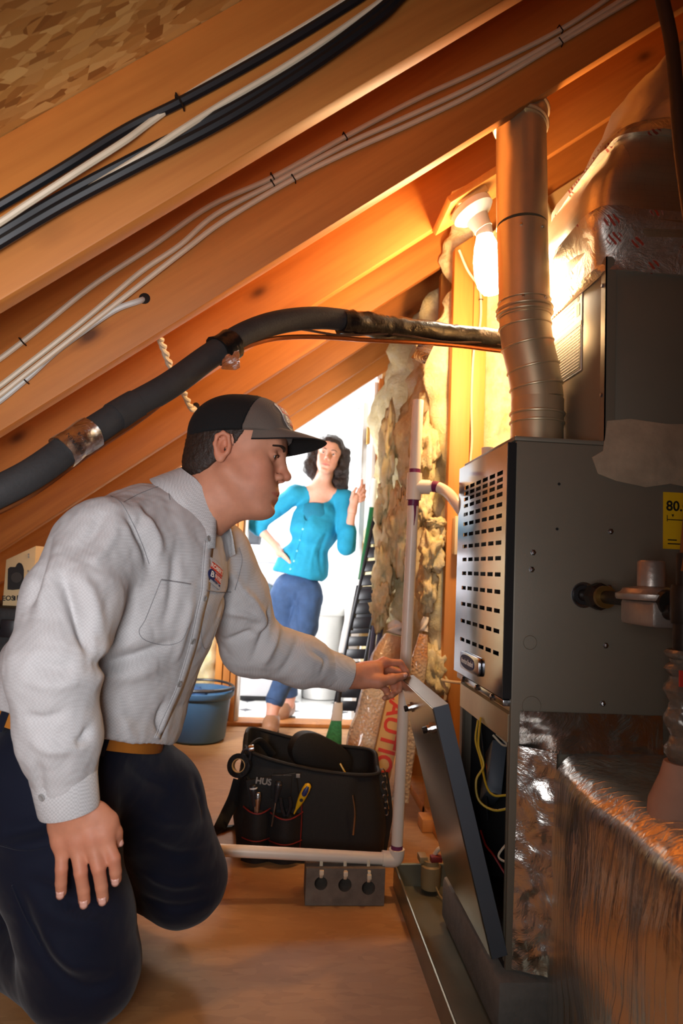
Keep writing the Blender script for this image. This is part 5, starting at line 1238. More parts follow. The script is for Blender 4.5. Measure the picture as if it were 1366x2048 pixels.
# ================================================================== implicit-surface modelling for bodies and clothes
class SDF:
    def __init__(s, lo, hi, h):
        s.h = h; s.lo = np.array(lo, np.float32)
        s.n = np.ceil((np.array(hi)-np.array(lo))/h).astype(int)+1
        s.D = np.full(tuple(s.n), .06, np.float32)
        s.ax = [s.lo[i]+h*np.arange(s.n[i], dtype=np.float32) for i in range(3)]
    def _sub(s, lo, hi):
        i0 = np.clip(np.floor((np.array(lo)-s.lo)/s.h).astype(int), 0, s.n-1); i1 = np.clip(np.ceil((np.array(hi)-s.lo)/s.h).astype(int)+1, 1, s.n)
        if np.any(i1-i0 < 1): return None
        sl = tuple(slice(a, b) for a, b in zip(i0, i1))
        X, Y, Z = np.meshgrid(s.ax[0][sl[0]], s.ax[1][sl[1]], s.ax[2][sl[2]], indexing='ij', sparse=True)
        return sl, X, Y, Z
    def _op(s, sl, d, k, op):
        a = s.D[sl]
        if op == 'add':
            if k > 0:
                hh = np.maximum(k-np.abs(a-d), 0)/k; s.D[sl] = np.minimum(a, d)-hh*hh*k*.25
            else: s.D[sl] = np.minimum(a, d)
        else:
            d = -d
            if k > 0:
                hh = np.maximum(k-np.abs(a-d), 0)/k; s.D[sl] = np.maximum(a, d)+hh*hh*k*.25
            else: s.D[sl] = np.maximum(a, d)
    def cap(s, a, b, ra, rb=None, k=.02, op='add', flat=None, f=1.0):
        a = np.array(a, np.float32); b = np.array(b, np.float32); rb = ra if rb is None else rb
        m = max(ra, rb)*max(1, f)+k+s.h*4+.01
        r = s._sub(np.minimum(a, b)-m, np.maximum(a, b)+m)
        if r is None: return s
        sl, X, Y, Z = r; X = X-a[0]; Y = Y-a[1]; Z = Z-a[2]; v = b-a
        if flat is not None:
            n = nrm(flat).astype(np.float32); q = (X*n[0]+Y*n[1]+Z*n[2])*(1/f-1)
            X = X+q*n[0]; Y = Y+q*n[1]; Z = Z+q*n[2]; v = v+n*v.dot(n)*(1/f-1)
        L = max(float(v.dot(v)), 1e-9)
        t = np.clip((X*v[0]+Y*v[1]+Z*v[2])/L, 0, 1)
        d = np.sqrt((X-v[0]*t)**2+(Y-v[1]*t)**2+(Z-v[2]*t)**2)-(ra+(rb-ra)*t)
        if flat is not None and f < 1: d = d*f if False else d*(.5+.5*f)
        s._op(sl, d.astype(np.float32), k, op); return s
    def chain(s, pts, rs, k=.02, **kw):
        for i in range(len(pts)-1): s.cap(pts[i], pts[i+1], rs[i], rs[i+1], k, **kw)
        return s
    def ell(s, c, r, R=None, k=.02, op='add'):
        c = np.array(c, np.float32); r = np.array(r, np.float32); m = float(max(r))+k+s.h*4+.01
        q = s._sub(c-m, c+m)
        if q is None: return s
        sl, X, Y, Z = q; X = X-c[0]; Y = Y-c[1]; Z = Z-c[2]
        if R is None: A, B, C_ = X, Y, Z
        else: A, B, C_ = [X*R[i][0]+Y*R[i][1]+Z*R[i][2] for i in range(3)]
        k0 = np.sqrt((A/r[0])**2+(B/r[1])**2+(C_/r[2])**2)+1e-6; k1 = np.sqrt((A/r[0]**2)**2+(B/r[1]**2)**2+(C_/r[2]**2)**2)+1e-6
        s._op(sl, (k0*(k0-1)/k1).astype(np.float32), k, op); return s
    def plane_cut(s, p, n, k=.004):
        """remove everything on the side the normal points to"""
        n = nrm(n); X, Y, Z = np.meshgrid(*s.ax, indexing='ij', sparse=True)
        d = ((X-p[0])*n[0]+(Y-p[1])*n[1]+(Z-p[2])*n[2]).astype(np.float32); s.D = np.maximum(s.D, d); return s
    def mesh(s):
        D = s.D; D[0] = D[-1] = .05; D[:, 0] = D[:, -1] = .05; D[:, :, 0] = D[:, :, -1] = .05
        S = D < 0; nx, ny, nz = D.shape
        cnt = np.zeros((nx-1, ny-1, nz-1), np.uint8)
        for a in (0, 1):
            for b in (0, 1):
                for c in (0, 1): cnt += S[a:nx-1+a, b:ny-1+b, c:nz-1+c]
        act = np.argwhere((cnt > 0) & (cnt < 8)); N = len(act)
        vid = np.full(cnt.shape, -1, np.int32); vid[act[:, 0], act[:, 1], act[:, 2]] = np.arange(N)
        acc = np.zeros((N, 3)); w = np.zeros(N)
        cr = [(a, b, c) for a in (0, 1) for b in (0, 1) for c in (0, 1)]
        val = {q: D[act[:, 0]+q[0], act[:, 1]+q[1], act[:, 2]+q[2]].astype(float) for q in cr}
        for q in cr:
            for axn in range(3):
                if q[axn] == 0:
                    q2 = list(q); q2[axn] = 1; q2 = tuple(q2); v0, v1 = val[q], val[q2]; m = (v0 < 0) != (v1 < 0)
                    t = np.where(m, v0/np.where(m, v0-v1, 1), 0)
                    p = np.tile(np.array(q, float), (N, 1)); p[:, axn] = t
                    acc[m] += p[m]; w[m] += 1
        pos = s.lo+(act+acc/w[:, None])*s.h
        faces = []
        for axn in range(3):
            sl0 = [slice(None)]*3; sl1 = [slice(None)]*3; sl0[axn] = slice(0, -1); sl1[axn] = slice(1, None)
            ch = S[tuple(sl0)] != S[tuple(sl1)]; e = np.argwhere(ch)
            u, v = (axn+1) % 3, (axn+2) % 3
            ok = (e[:, u] > 0) & (e[:, v] > 0) & (e[:, u] < D.shape[u]-1) & (e[:, v] < D.shape[v]-1); e = e[ok]
            def cell(du, dv):
                q = e.copy(); q[:, u] -= du; q[:, v] -= dv; return vid[q[:, 0], q[:, 1], q[:, 2]]
            f = np.stack([cell(1, 1), cell(0, 1), cell(0, 0), cell(1, 0)], 1)
            flip = ~S[e[:, 0], e[:, 1], e[:, 2]]
            f[flip] = f[flip][:, ::-1]; faces.append(f)
        return pos, np.concatenate(faces)
def np_mesh(name, pos, faces, mat, parent=None):
    me = bpy.data.meshes.new(name); me.vertices.add(len(pos)); me.vertices.foreach_set('co', np.asarray(pos, np.float32).ravel())
    faces = np.asarray(faces, np.int32); n = len(faces)
    me.loops.add(n*4); me.loops.foreach_set('vertex_index', faces.ravel())
    me.polygons.add(n); me.polygons.foreach_set('loop_start', np.arange(0, n*4, 4, dtype=np.int32))
    me.update(calc_edges=True); me.validate(); me.polygons.foreach_set('use_smooth', np.ones(len(me.polygons), bool))
    return link(name, me, mat, parent)
def smooth_pts(pos, faces, it=2, lam=.5):
    e = np.concatenate([faces[:, [0, 1]], faces[:, [1, 2]], faces[:, [2, 3]], faces[:, [3, 0]]]); e = np.concatenate([e, e[:, ::-1]])
    for _ in range(it):
        acc = np.zeros_like(pos); np.add.at(acc, e[:, 0], pos[e[:, 1]]); c = np.bincount(e[:, 0], minlength=len(pos))[:, None]
        pos = pos*(1-lam)+lam*acc/np.maximum(c, 1)
    return pos
def normals(pos, faces):
    a = pos[faces[:, 0]]; n = np.cross(pos[faces[:, 2]]-a, pos[faces[:, 3]]-pos[faces[:, 1]]); out = np.zeros_like(pos)
    for i in range(4): np.add.at(out, faces[:, i], n)
    return out/np.maximum(np.linalg.norm(out, axis=1, keepdims=True), 1e-12)
from mathutils.bvhtree import BVHTree
def bvh_of(pos, faces): return BVHTree.FromPolygons([tuple(p) for p in pos.tolist()], [tuple(f) for f in faces.tolist()])
def hit(bvh, px, py, lift=0.0):
    d = Vector(ray(px, py)).normalized(); loc, nn_, i, ds = bvh.ray_cast(Vector(CAM), d)
    if loc is None: return None
    if nn_.dot(d) > 0: nn_ = -nn_
    return np.array(loc)+np.array(nn_)*lift, np.array(nn_)
def hits(bvh, pts, lift=0.0, n=0):
    if n: pts = [tuple(p) for p in spline([(a, b, 0) for a, b in pts], n)]
    out = [hit(bvh, p[0], p[1], lift) for p in pts]; return [o[0] for o in out if o is not None]
def crease(pos, nrmv, line, amp, sig, taper=True):
    """raise (amp>0) or press in (amp<0) cloth along a polyline"""
    line = np.array(line)
    if len(line) < 2: return pos
    lo, hi = line.min(0)-3*sig, line.max(0)+3*sig; m = np.all((pos > lo) & (pos < hi), axis=1); p = pos[m]
    best = np.full(len(p), 9.); tt = np.zeros(len(p)); n = len(line)-1
    for i in range(n):
        a, b = line[i], line[i+1]; v = b-a; t = np.clip(((p-a)@v)/max(v@v, 1e-9), 0, 1); d = np.linalg.norm(p-a-t[:, None]*v, axis=1)
        u = d < best; best[u] = d[u]; tt[u] = (i+t[u])/n
    w = amp*np.exp(-(best/sig)**2)*(np.sin(np.pi*np.clip(tt, .02, .98))**.5 if taper else 1)
    pos[m] += nrmv[m]*w[:, None]; return pos
def seam(nm, bvh, pts, r, mat, parent, n=4, lift=.0006):
    q = hits(bvh, pts, lift, n)
    return MB().tube(q, r, 5).build(nm, mat, parent) if len(q) > 2 else None
def vcol(o, cols):
    me = o.data; at = me.color_attributes.new('tint', 'FLOAT_COLOR', 'POINT'); c = np.ones((len(me.vertices), 4), np.float32); c[:, :3] = cols
    at.data.foreach_set('color', c.ravel())
def skin_mat(name, rough=.55):
    m, nt, b = new_mat(name); a = nd(nt, 'ShaderNodeVertexColor'); a.layer_name = 'tint'
    co = coords(nt); n = noise(nt, co, 60, 4)
    nt.links.new(mixc(nt, 1.0, a.outputs[0], ramp(nt, n, [(.3, (.93, .9, .9, 1)), (.7, (1.05, 1.03, 1.02, 1))]), 'MULTIPLY'), b.inputs['Base Color'])
    b.inputs['Roughness'].default_value = rough; b.inputs['Specular IOR Level'].default_value = .35; b.inputs['Subsurface Weight'].default_value = .12; b.inputs['Subsurface Radius'].default_value = (.012, .005, .003); b.inputs['Subsurface Scale'].default_value = .5
    return m

class Head:
    """local frame: x forward, y to the person's left, z up; origin between the ears"""
    def __init__(s, origin, fw, up, sc=1.0):
        s.o = np.array(origin, float); s.f = nrm(fw); up = np.array(up, float); s.u = nrm(up-s.f*s.f.dot(up)); s.l = np.cross(s.u, s.f); s.sc = sc
        s.R = np.stack([s.f, s.l, s.u])
    def w(s, x, y, z): return s.o+(s.f*x+s.l*y+s.u*z)*s.sc
    def local(s, p): return ((p-s.o)@s.R.T)/s.sc
    def sculpt(s, g, female=False):
        q = s.sc; R = s.R
        E = lambda x, y, z, a, b, c, k=.02, op='add': g.ell(s.w(x, y, z), (a*q, b*q, c*q), R, k*q, op)
        K = lambda p0, p1, a, b, k=.01, op='add': g.cap(s.w(*p0), s.w(*p1), a*q, b*q, k*q, op)
        jw = .9 if female else 1.0
        E(-.008, 0, .045, .095, .075, .080, .0)
        E(.040, 0, .045, .056, .060, .056, .03)
        E(.040, 0, -.018, .054, .057, .068, .03)
        E(.045, 0, -.063, .046, .044*jw, .036, .03)
        E(.0915, 0, -.0925, .0165, .019*jw, .0145, .022)
        for y in (-1, 1):
            K((.006, .054*jw*y, -.040), (.076, .020*jw*y, -.092), .014, .013, .03)
            E(.060, .041*y, -.012, .026, .018, .018, .02)
            E(.066, .030*y, -.045, .026, .020, .026, .025)
        K((.086, -.030, .034), (.086, .030, .034), .0105 if not female else .008, .0105 if not female else .008, .02)
        E(.074, 0, -.058, .030, .034, .026, .02)
        for y in (-1, 1): E(.099, .030*y, .012, .0175, .0165, .0115, .014, 'sub')
        K((.092, 0, .024), (.113, 0, -.016), .0068, .0085, .014)
        E(.1160, 0, -.0195, .0092, .0082, .0078, .010)
        for y in (-1, 1):
            E(.1035, .0115*y, -.0250, .0090, .0060, .0070, .006)
            E(.1085, .0065*y, -.0335, .006, .0032, .004, .003, 'sub')
            # eyelids around the eyeball
            E(.0815, .0305*y, .0125, .0135, .0155, .0125, .004)
            E(.0950, .0305*y, .0102, .0085, .0112, .0040, .003, 'sub')
            K((.0925, .018*y, .0150), (.0925, .042*y, .0130), .0020, .0018, .003)
        E(.0960, 0, -.0550, .0115, .024, .0050, .007)
        E(.0945, 0, -.0685, .0115, .0215, .0056, .008)
        for y in (-1, 1):
            K((.1075, 0, -.0618), (.0900, .0260*y, -.0615), .0014, .0020, .0035, 'sub')
        E(.1055, 0, -.0815, .006, .016, .006, .010, 'sub')
        # ears
        for y in (-1, 1):
            yy = .0765*y
            E(-.006, yy, -.002, .0160, .0072, .0275, .006)
            E(-.001, yy+.006*y, .002, .0082, .0075, .0150, .004, 'sub')
            E(.001, yy+.002*y, -.002, .0048, .0090, .0065, .003, 'sub')
            pts = [(.006, yy+.002*y, .010), (.003, yy+.006*y, .022), (-.008, yy+.009*y, .0265), (-.018, yy+.011*y, .017), (-.019, yy+.009*y, .001), (-.012, yy+.004*y, -.018)]
            for a, b in zip(pts[:-1], pts[1:]): K(a, b, .0038, .0036, .004)
            E(-.004, yy+.0005*y, -.0235, .0072, .005, .008, .006)
            K((.008, yy, .004), (.007, yy, -.008), .0045, .0045, .004)
        return s
    def tint(s, pos, base, lip, female=False):
        L = s.local(pos); c = np.tile(np.array(base[:3]), (len(pos), 1))
        def blend(mask, col): nonlocal c; c = c*(1-mask[:, None])+np.array(col[:3])*mask[:, None]
        g = lambda x, y, z, r: np.exp(-(((L[:, 0]-x)**2+(np.abs(L[:, 1])-y)**2+(L[:, 2]-z)**2)/r**2))
        red = np.array(base[:3])*np.array([1.0, .72, .66])
        blend(.5*g(.07, .042, -.03, .03), red); blend(.5*g(.118, 0, -.02, .016), red); blend(.55*g(-.01, .082, 0, .03), red)
        m = 1/(1+np.exp(-(.0085-.26*np.abs(L[:, 1])-np.abs(L[:, 2]+.0618))/.0007))*(L[:, 0] > .084)*(np.abs(L[:, 1]) < .028)
        blend(.75*m, lip); return c
# ================================================================== the kneeling technician
man = empty('person', (-.35, 1.45, 0)); tag(man, 'kneeling technician in grey work shirt and cap holding the furnace door', 'person')
SKIN = skin_mat('skin_man'); SK = hexc(206, 144, 114); LIP = hexc(178, 92, 84)
M_SHIRT = weave('shirt_cloth', hexc(191, 188, 188), hexc(201, 199, 199), 330, .85, .1, .12)
M_CUFF = weave('cuff_cloth', hexc(190, 188, 188), hexc(208, 206, 206), 330, .85, .1, .05)
M_SEAM = plain('shirt_seam', hexc(140, 138, 140), .8)
M_PANTS = weave('navy_trousers', hexc(13, 17, 33), hexc(18, 23, 42), 900, .8, .12, .10)
M_BELT = plain('tan_leather_belt', hexc(176, 108, 38), .5, 0, .12)
M_BTN = plain('grey_button', hexc(150, 148, 146), .35)
M_HAIR = plain('dark_brown_hair', hexc(46, 32, 24), .6, 0, .3, 120, .6, 260)

yaw, pit = math.radians(11), math.radians(9)
hfw = np.array([math.cos(pit)*math.cos(yaw), -math.cos(pit)*math.sin(yaw), -math.sin(pit)])
ear = P(450, 894, 1.365)
H1 = Head((0, 0, 0), hfw, (0.02, .11, 1), 1.0)
H1.o = ear-(H1.l*(-.078)+H1.u*.0)*1.0
neck0 = H1.w(-.020, 0, -.05); neckb = P(388, 1035, 1.475)
shR, shL = P(195, 1088, 1.27), P(432, 1105, 1.57)
elR, wrR = P(104, 1335, 1.14), P(142, 1612, 1.175)
elL, wrL = P(503, 1290, 1.67), P(700, 1352, 1.745)
pel = P(150, 1480, 1.43)
LV = nrm((shL-shR)*np.array([1, 1, 0])); FV = np.array([LV[1], -LV[0], 0])     # body left / forward
TB = np.stack([FV, LV, np.array([0, 0, 1.])])

# ---- body: one continuous skin surface
g = SDF((-.62, 1.02, .36), (.40, 1.92, 1.30), .0026)
H1.sculpt(g)
g.chain([H1.w(-.022, 0, -.02), H1.w(-.030, 0, -.085), neckb, neckb+np.array([-.02, .0, -.06])], [.052, .052, .058, .07], .02)
g.cap(H1.w(.012, -.030, -.045), neckb+FV*.05+LV*.01, .020, .016, .035)
g.cap(H1.w(.055, 0, -.085), H1.w(-.005, 0, -.115), .022, .034, .04)
chest = P(300, 1170, 1.43)
g.ell(chest, (.085, .13, .16), TB, .03); g.cap(chest, P(205, 1400, 1.44), .10, .11, .05)
g.chain([neckb+np.array([-.02, 0, -.06]), shR], [.05, .045], .04); g.chain([neckb+np.array([-.02, 0, -.06]), shL], [.05, .045], .04)
g.chain([shR, elR, wrR], [.048, .038, .027], .02); g.chain([shL, elL, wrL], [.048, .038, .027], .02)
# right hand, flat on the thigh
def finger(g, pts, r0, r1, k=.004):
    n = len(pts); rs = [r0+(r1-r0)*i/(n-1) for i in range(n)]
    for i in range(n-1): g.cap(pts[i], pts[i+1], rs[i], rs[i+1], k if i else .012)
hb = P(148, 1650, 1.178)
g.cap(wrR, P(150, 1640, 1.178), .028, .030, .02, flat=(0, 1, 0), f=.72)
mcp = [P(124, 1684, 1.176), P(152, 1680, 1.170), P(183, 1676, 1.169), P(209, 1668, 1.176)]
for m in mcp: g.cap(P(150, 1632, 1.180), m, .021, .0125, .016, flat=(0, 1, 0), f=.75)
g.cap(mcp[0], mcp[3], .0115, .0115, .012); g.cap(P(122, 1650, 1.182), P(196, 1640, 1.182), .019, .02, .02, flat=(0, 1, 0), f=.7)
fR = [[mcp[0], P(123, 1738, 1.166), P(122, 1766, 1.170), P(122.5, 1784, 1.175)], [mcp[1], P(161, 1745, 1.158), P(167, 1780, 1.163), P(169, 1803, 1.168)],
      [mcp[2], P(197, 1737, 1.157), P(203, 1773, 1.162), P(206, 1797, 1.167)], [mcp[3], P(228, 1717, 1.166), P(231, 1743, 1.170), P(232, 1758, 1.175)]]
for i, f in enumerate(fR): finger(g, f, (.0102, .0106, .0108, .0106)[i], (.0084, .0091, .0091, .0088)[i], .002)
finger(g, [P(196, 1625, 1.182), P(218, 1642, 1.186), P(230, 1666, 1.190), P(236, 1684, 1.196)], .015, .0085, .008)
for m in mcp: g.ell(m+np.array([0, -.002, .002]), (.0100, .0085, .0105), None, .012)
# left hand pinching the top of the door
g.cap(wrL, P(742, 1348, 1.765), .027, .031, .02, flat=nrm((.1, 1, .2)), f=.78)
mL = [P(768, 1324, 1.79), P(764, 1333, 1.812), P(757, 1346, 1.822), P(747, 1360, 1.822)]
for m in mL: g.cap(P(728, 1350, 1.765), m, .023, .0115, .016)
fL = [[mL[0], P(800, 1326, 1.802), P(812, 1343, 1.803), P(817, 1360, 1.800)], [mL[1], P(798, 1345, 1.822), P(803, 1366, 1.815), P(799, 1380, 1.804)],
      [mL[2], P(786, 1366, 1.822), P(791, 1384, 1.812), P(784, 1391, 1.798)], [mL[3], P(772, 1380, 1.815), P(775, 1394, 1.803), P(769, 1396, 1.792)]]
for i, f in enumerate(fL): finger(g, f, .0096 if i < 3 else .0085, .0076 if i < 3 else .0066, .003)
thL = [P(722, 1362, 1.745), P(757, 1364, 1.738), P(784, 1358, 1.752), P(808, 1352, 1.772)]
finger(g, thL, .0175, .0088, .010)
pos, fc = g.mesh()
L = H1.local(pos); cols = H1.tint(pos, SK, LIP)
# stubble tone and reddened knuckles are part of the skin's own colour
stub = np.exp(-(((L[:, 0]-.06)/.05)**2+((L[:, 2]+.085)/.035)**2))*.16*(np.linalg.norm(L, axis=1) < .15); cols = cols*(1-stub[:, None])+np.array(hexc(150, 104, 92)[:3])*stub[:, None]
hair_t = ((L[:, 2] > .015) & (L[:, 0] < .030) & (np.linalg.norm(L-np.array([0, 0, .03]), axis=1) < .16)).astype(float)*.0
for f in fR+fL+[[m] for m in mcp+mL]:
    for q in f[:2]:
        w = .35*np.exp(-(np.linalg.norm(pos-q, axis=1)/.012)**2); cols = cols*(1-w[:, None])+np.array(hexc(196, 104, 82)[:3])*w[:, None]
hand_m = (np.linalg.norm(pos-wrR, axis=1) < .25) | (np.linalg.norm(pos-wrL, axis=1) < .2); cols[hand_m] *= np.array([1.0, .95, .93])
body = np_mesh('body', pos, fc, SKIN, man); vcol(body, cols)
bvb = bvh_of(pos, fc)
M_NAIL = plain('finger_nail', hexc(232, 178, 160), .25, 0, .03)
def nail(tip, prev, out, w=.0062, l=.0072, rad=.0098):
    t = nrm(tip-prev); n_ = nrm(out-t*t.dot(out)); s_ = np.cross(t, n_); c = tip-t*.001
    rings = []
    for a in np.linspace(-1, 1, 7):
        rings.append([c+s_*w*a+n_*(math.sqrt(max(0, 1-(a*.72)**2))*rad)+t*l*b*(1-.25*a*a if b > 0 else 1) for b in (-.9, -.3, .3, .95)])
    mb = MB(); mb.loft(rings, False, True, closed=False)
    o = mb.build('finger_nail', M_NAIL, body); md = o.modifiers.new('solid', 'SOLIDIFY'); md.thickness = .0006; md.offset = 0
for i, f in enumerate(fR): nail(f[-1], f[-2], np.array([.02, -1, .25]))
nail(thL[-1], thL[-2], np.array([0, -.9, .5]), .006, .0075, .0095)
nail(P(236, 1684, 1.196), P(230, 1666, 1.190), np.array([.8, -.6, .1]), .005, .006, .0092)

# ---- eyes and brows
M_EYEW = plain('eye_white', hexc(214, 204, 198), .2, 0, .02); M_IRIS = plain('brown_iris', hexc(52, 34, 24), .15); 
def eyes(Hd, parent, look, er=.0127):
    for y in (-1, 1):
        c = Hd.w(.0800, .0305*y, .0112)
        eo = MB().lathe([(er*math.sin(a), -er*math.cos(a)) for a in np.linspace(.05, math.pi-.05, 12)], c, look, 16).build('eyeball', M_EYEW, parent, sharp=80)
        MB().lathe([(.0058, er*.88), (.0052, er*.96), (.0025, er*1.015), (.0002, er*1.02)], c, look, 16).build('iris', M_IRIS, eo, sharp=80)
def brow(Hd, parent, mat, r=.0032):
    for y in (-1, 1):
        pts = spline([Hd.w(.1015, .014*y, .0285), Hd.w(.1022, .024*y, .0320), Hd.w(.0968, .036*y, .0325), Hd.w(.0850, .0490*y, .0280)], 6)
        m = len(pts); MB().tube(pts, [r*(1-.65*abs(i/(m-1)-.35)) for i in range(m)], 8, flat=.9).build('eyebrow', mat, parent, sharp=80)
eyes(H1, man, nrm(hfw+np.array([0, 0, -.22])))
brow(H1, man, M_HAIR, .0036)
for y in (-1, 1):
    MB().tube(spline([H1.w(.0935, .018*y, .0125), H1.w(.0965, .028*y, .0148), H1.w(.0925, .041*y, .0115)], 5), .0011, 6).build('eyelash', M_HAIR, man)

# ---- short hair below the cap
gh = SDF(H1.o-np.array([.16, .16, .14]), H1.o+np.array([.16, .16, .17]), .003)
Rr = H1.R
gh.ell(H1.w(-.012, 0, .028), (.094, .0765, .088), Rr, 0); gh.ell(H1.w(-.050, 0, -.03), (.050, .056, .050), Rr, .03); gh.ell(H1.w(.030, 0, .040), (.054, .0690, .050), Rr, .02)
for y in (-1, 1): gh.ell(H1.w(-.002, .083*y, -.004), (.026, .020, .040), Rr, .004, 'sub')
gh.plane_cut(H1.w(.030, 0, .045), H1.f*.9+H1.u*-.42)
gh.plane_cut(H1.w(-.03, 0, -.040), H1.f*.72-H1.u*.70)
gh.plane_cut(H1.w(-.05, 0, -.062), -H1.u+H1.f*.1)
pos_, fc_ = gh.mesh(); pos_ = pos_+normals(pos_, fc_)*(.0012*fbm(pos_*260, 5, 2))[:, None]
np_mesh('hair', pos_, fc_, M_HAIR, man)

# ---- cap
M_CAPB = plain('cap_mesh_black', hexc(8, 7, 8), .9, 0, .2, 200, .5, 700); M_CAPF = weave('cap_front_brown', hexc(96, 84, 76), hexc(112, 100, 92), 900, .8)
capo = empty('cap_tmp'); bpy.data.objects.remove(capo)
gc = SDF(H1.o-np.array([.17, .17, .05]), H1.o+np.array([.17, .17, .19]), .003)
gc.ell(H1.w(-.004, 0, .044), (.104, .0865, .088), Rr, 0); gc.ell(H1.w(.040, 0, .060), (.064, .071, .068), Rr, .03)
gc.plane_cut(H1.w(-.005, 0, .035), -H1.u+H1.f*.22)
D0 = gc.D.copy()
gc.plane_cut(H1.w(.026, 0, .06), -H1.f+H1.u*.10); pf = gc.mesh()
gc.D = D0; gc.plane_cut(H1.w(.0255, 0, .06), H1.f-H1.u*.10); pb2 = gc.mesh()
capf = np_mesh('cap_front', smooth_pts(*pf, it=1), pf[1], M_CAPF, man); capb = np_mesh('cap_back', smooth_pts(*pb2, it=1), pb2[1], M_CAPB, man)
MB().lathe([(.008, 0), (.007, .004), (.002, .006)], H1.w(.016, 0, .1335), H1.u, 12).build('cap_button', M_CAPB, man)
# brim: a curved sheet with thickness
rows = []
for i in range(23):
    a = (i/22*2-1); th_ = a*1.22
    row = []
    for j in range(9):
        t = j/8; ext = .080*max(0.0, math.cos(a*1.57))**.75
        x = .016+.084*math.cos(th_)+t*ext; y = .0755*math.sin(th_)*(1+.03*t)
        z = .073-.013*abs(a)**1.6+t*(.004-.026*a*a)-.009*t*t
        row.append((x, y, z))
    rows.append(row)
mb = MB()
top_ = [[H1.w(*p) for p in r] for r in rows]; bot_ = [[H1.w(p[0], p[1], p[2]-.0032) for p in r] for r in rows]
mb.loft(top_, False, True, closed=False)
bt = mb.build('brim', M_CAPF, man, sharp=80); 
MB().loft(bot_, False, True, closed=False).loft([[r[-1] for r in top_], [np.array(r[-1])*.5+np.array(b[-1])*.5+H1.f*.0018 for r, b in zip(top_, bot_)], [b[-1] for b in bot_]], False, True, closed=False).build('brim_underside', M_CAPB, man, sharp=80)
bvc = bvh_of(*pf)
# logo on the cap front, wrapped over the crown
def wrap_logo(bvh, frame_o, dirn, right, up, sz, parent, nm='logo', patch=False, wx=1.0):
    """builds the badge artwork flat, then drops it on to the surface along dirn"""
    dirn = nrm(dirn); right = nrm(right); up = nrm(up)
    def drop(me, lift):
        for v in me.vertices:
            c = np.array(v.co); p = frame_o+right*c[0]*sz*wx+up*c[1]*sz
            loc, nn_, i, ds = bvh.ray_cast(Vector(p-dirn*.08), Vector(dirn))
            if loc is None: loc, nn_, i, ds = bvh.find_nearest(Vector(p))
            if nn_.dot(Vector(dirn)) > 0: nn_ = -nn_
            v.co = np.array(loc)+np.array(nn_)*(lift+c[2]*0)
    def poly(nm, pts, mat, lift, holes=None, sub=5):
        bm = bmesh.new(); vs = [bm.verts.new((x, y, 0)) for x, y in pts]; f = bm.faces.new(vs)
        bmesh.ops.triangulate(bm, faces=bm.faces[:]); bmesh.ops.subdivide_edges(bm, edges=bm.edges[:], cuts=sub, use_grid_fill=True)
        me = bpy.data.meshes.new(nm); bm.to_mesh(me); bm.free(); drop(me, lift); o = link(nm, me, mat, parent); md = o.modifiers.new('solid', 'SOLIDIFY'); md.thickness = .0005; return o
    def txt(body_, size, x, y, mat, lift, sx=1.0, bold=.02):
        cu_ = bpy.data.curves.new(nm, 'FONT'); cu_.body = body_; cu_.size = size; cu_.align_x = 'CENTER'; cu_.align_y = 'CENTER'; cu_.offset = bold; cu_.resolution_u = 3
        t_ = bpy.data.objects.new(nm, cu_); COL.objects.link(t_); dg = bpy.context.evaluated_depsgraph_get(); me = bpy.data.meshes.new_from_object(t_.evaluated_get(dg))
        bpy.data.objects.remove(t_); bpy.data.curves.remove(cu_)
        for v in me.vertices: v.co = (v.co[0]*sx+x, v.co[1]+y, 0)
        me.materials.clear(); drop(me, lift); return link('logo_lettering', me, mat, parent)
    if patch:
        r_ = rrect(1.25, 1.32, .3); poly('patch_border', r_, M_SEAM, .0008); poly('patch_ground', [(x*.965, y*.965) for x, y in r_], M_CUFF, .0014)
    else: poly('logo_outline', [(-1.1, .1), (-1.3, .75), (-1.0, 1.0), (1.1, 1.0), (1.12, -.95), (.2, -1.2), (-.6, -1.05), (-1.05, -.6)], M_TEXTW, .0010)
    poly('logo_bar', [(-.95, .12), (-.85, .88), (1.0, .88), (1.0, .12)], M_TEXTR, .0020)
    poly('logo_bar', [(-.15, -.72), (-.15, .02), (1.0, .02), (1.0, -.72)], M_TEXTR, .0020)
    poly('logo_disc', [(-.55+.52*math.cos(a), -.42+.56*math.sin(a)) for a in np.linspace(0, 2*math.pi, 20, endpoint=False)], M_TEXTN, .0026)
    txt('ROBERT', .62, .07, .50, M_TEXTW, .0026, .86); txt('PAYNE', .60, .42, -.35, M_TEXTW, .0026, .62); txt('B', .85, -.55, -.42, M_TEXTW, .0032)
    txt('HEATING & AIR', .26, .35, -.92, M_TEXTN, .0024, .78)
wrap_logo(bvc, H1.w(.20, -.030, .098), -H1.f+H1.l*.12, H1.l, H1.u, .0205, capf)

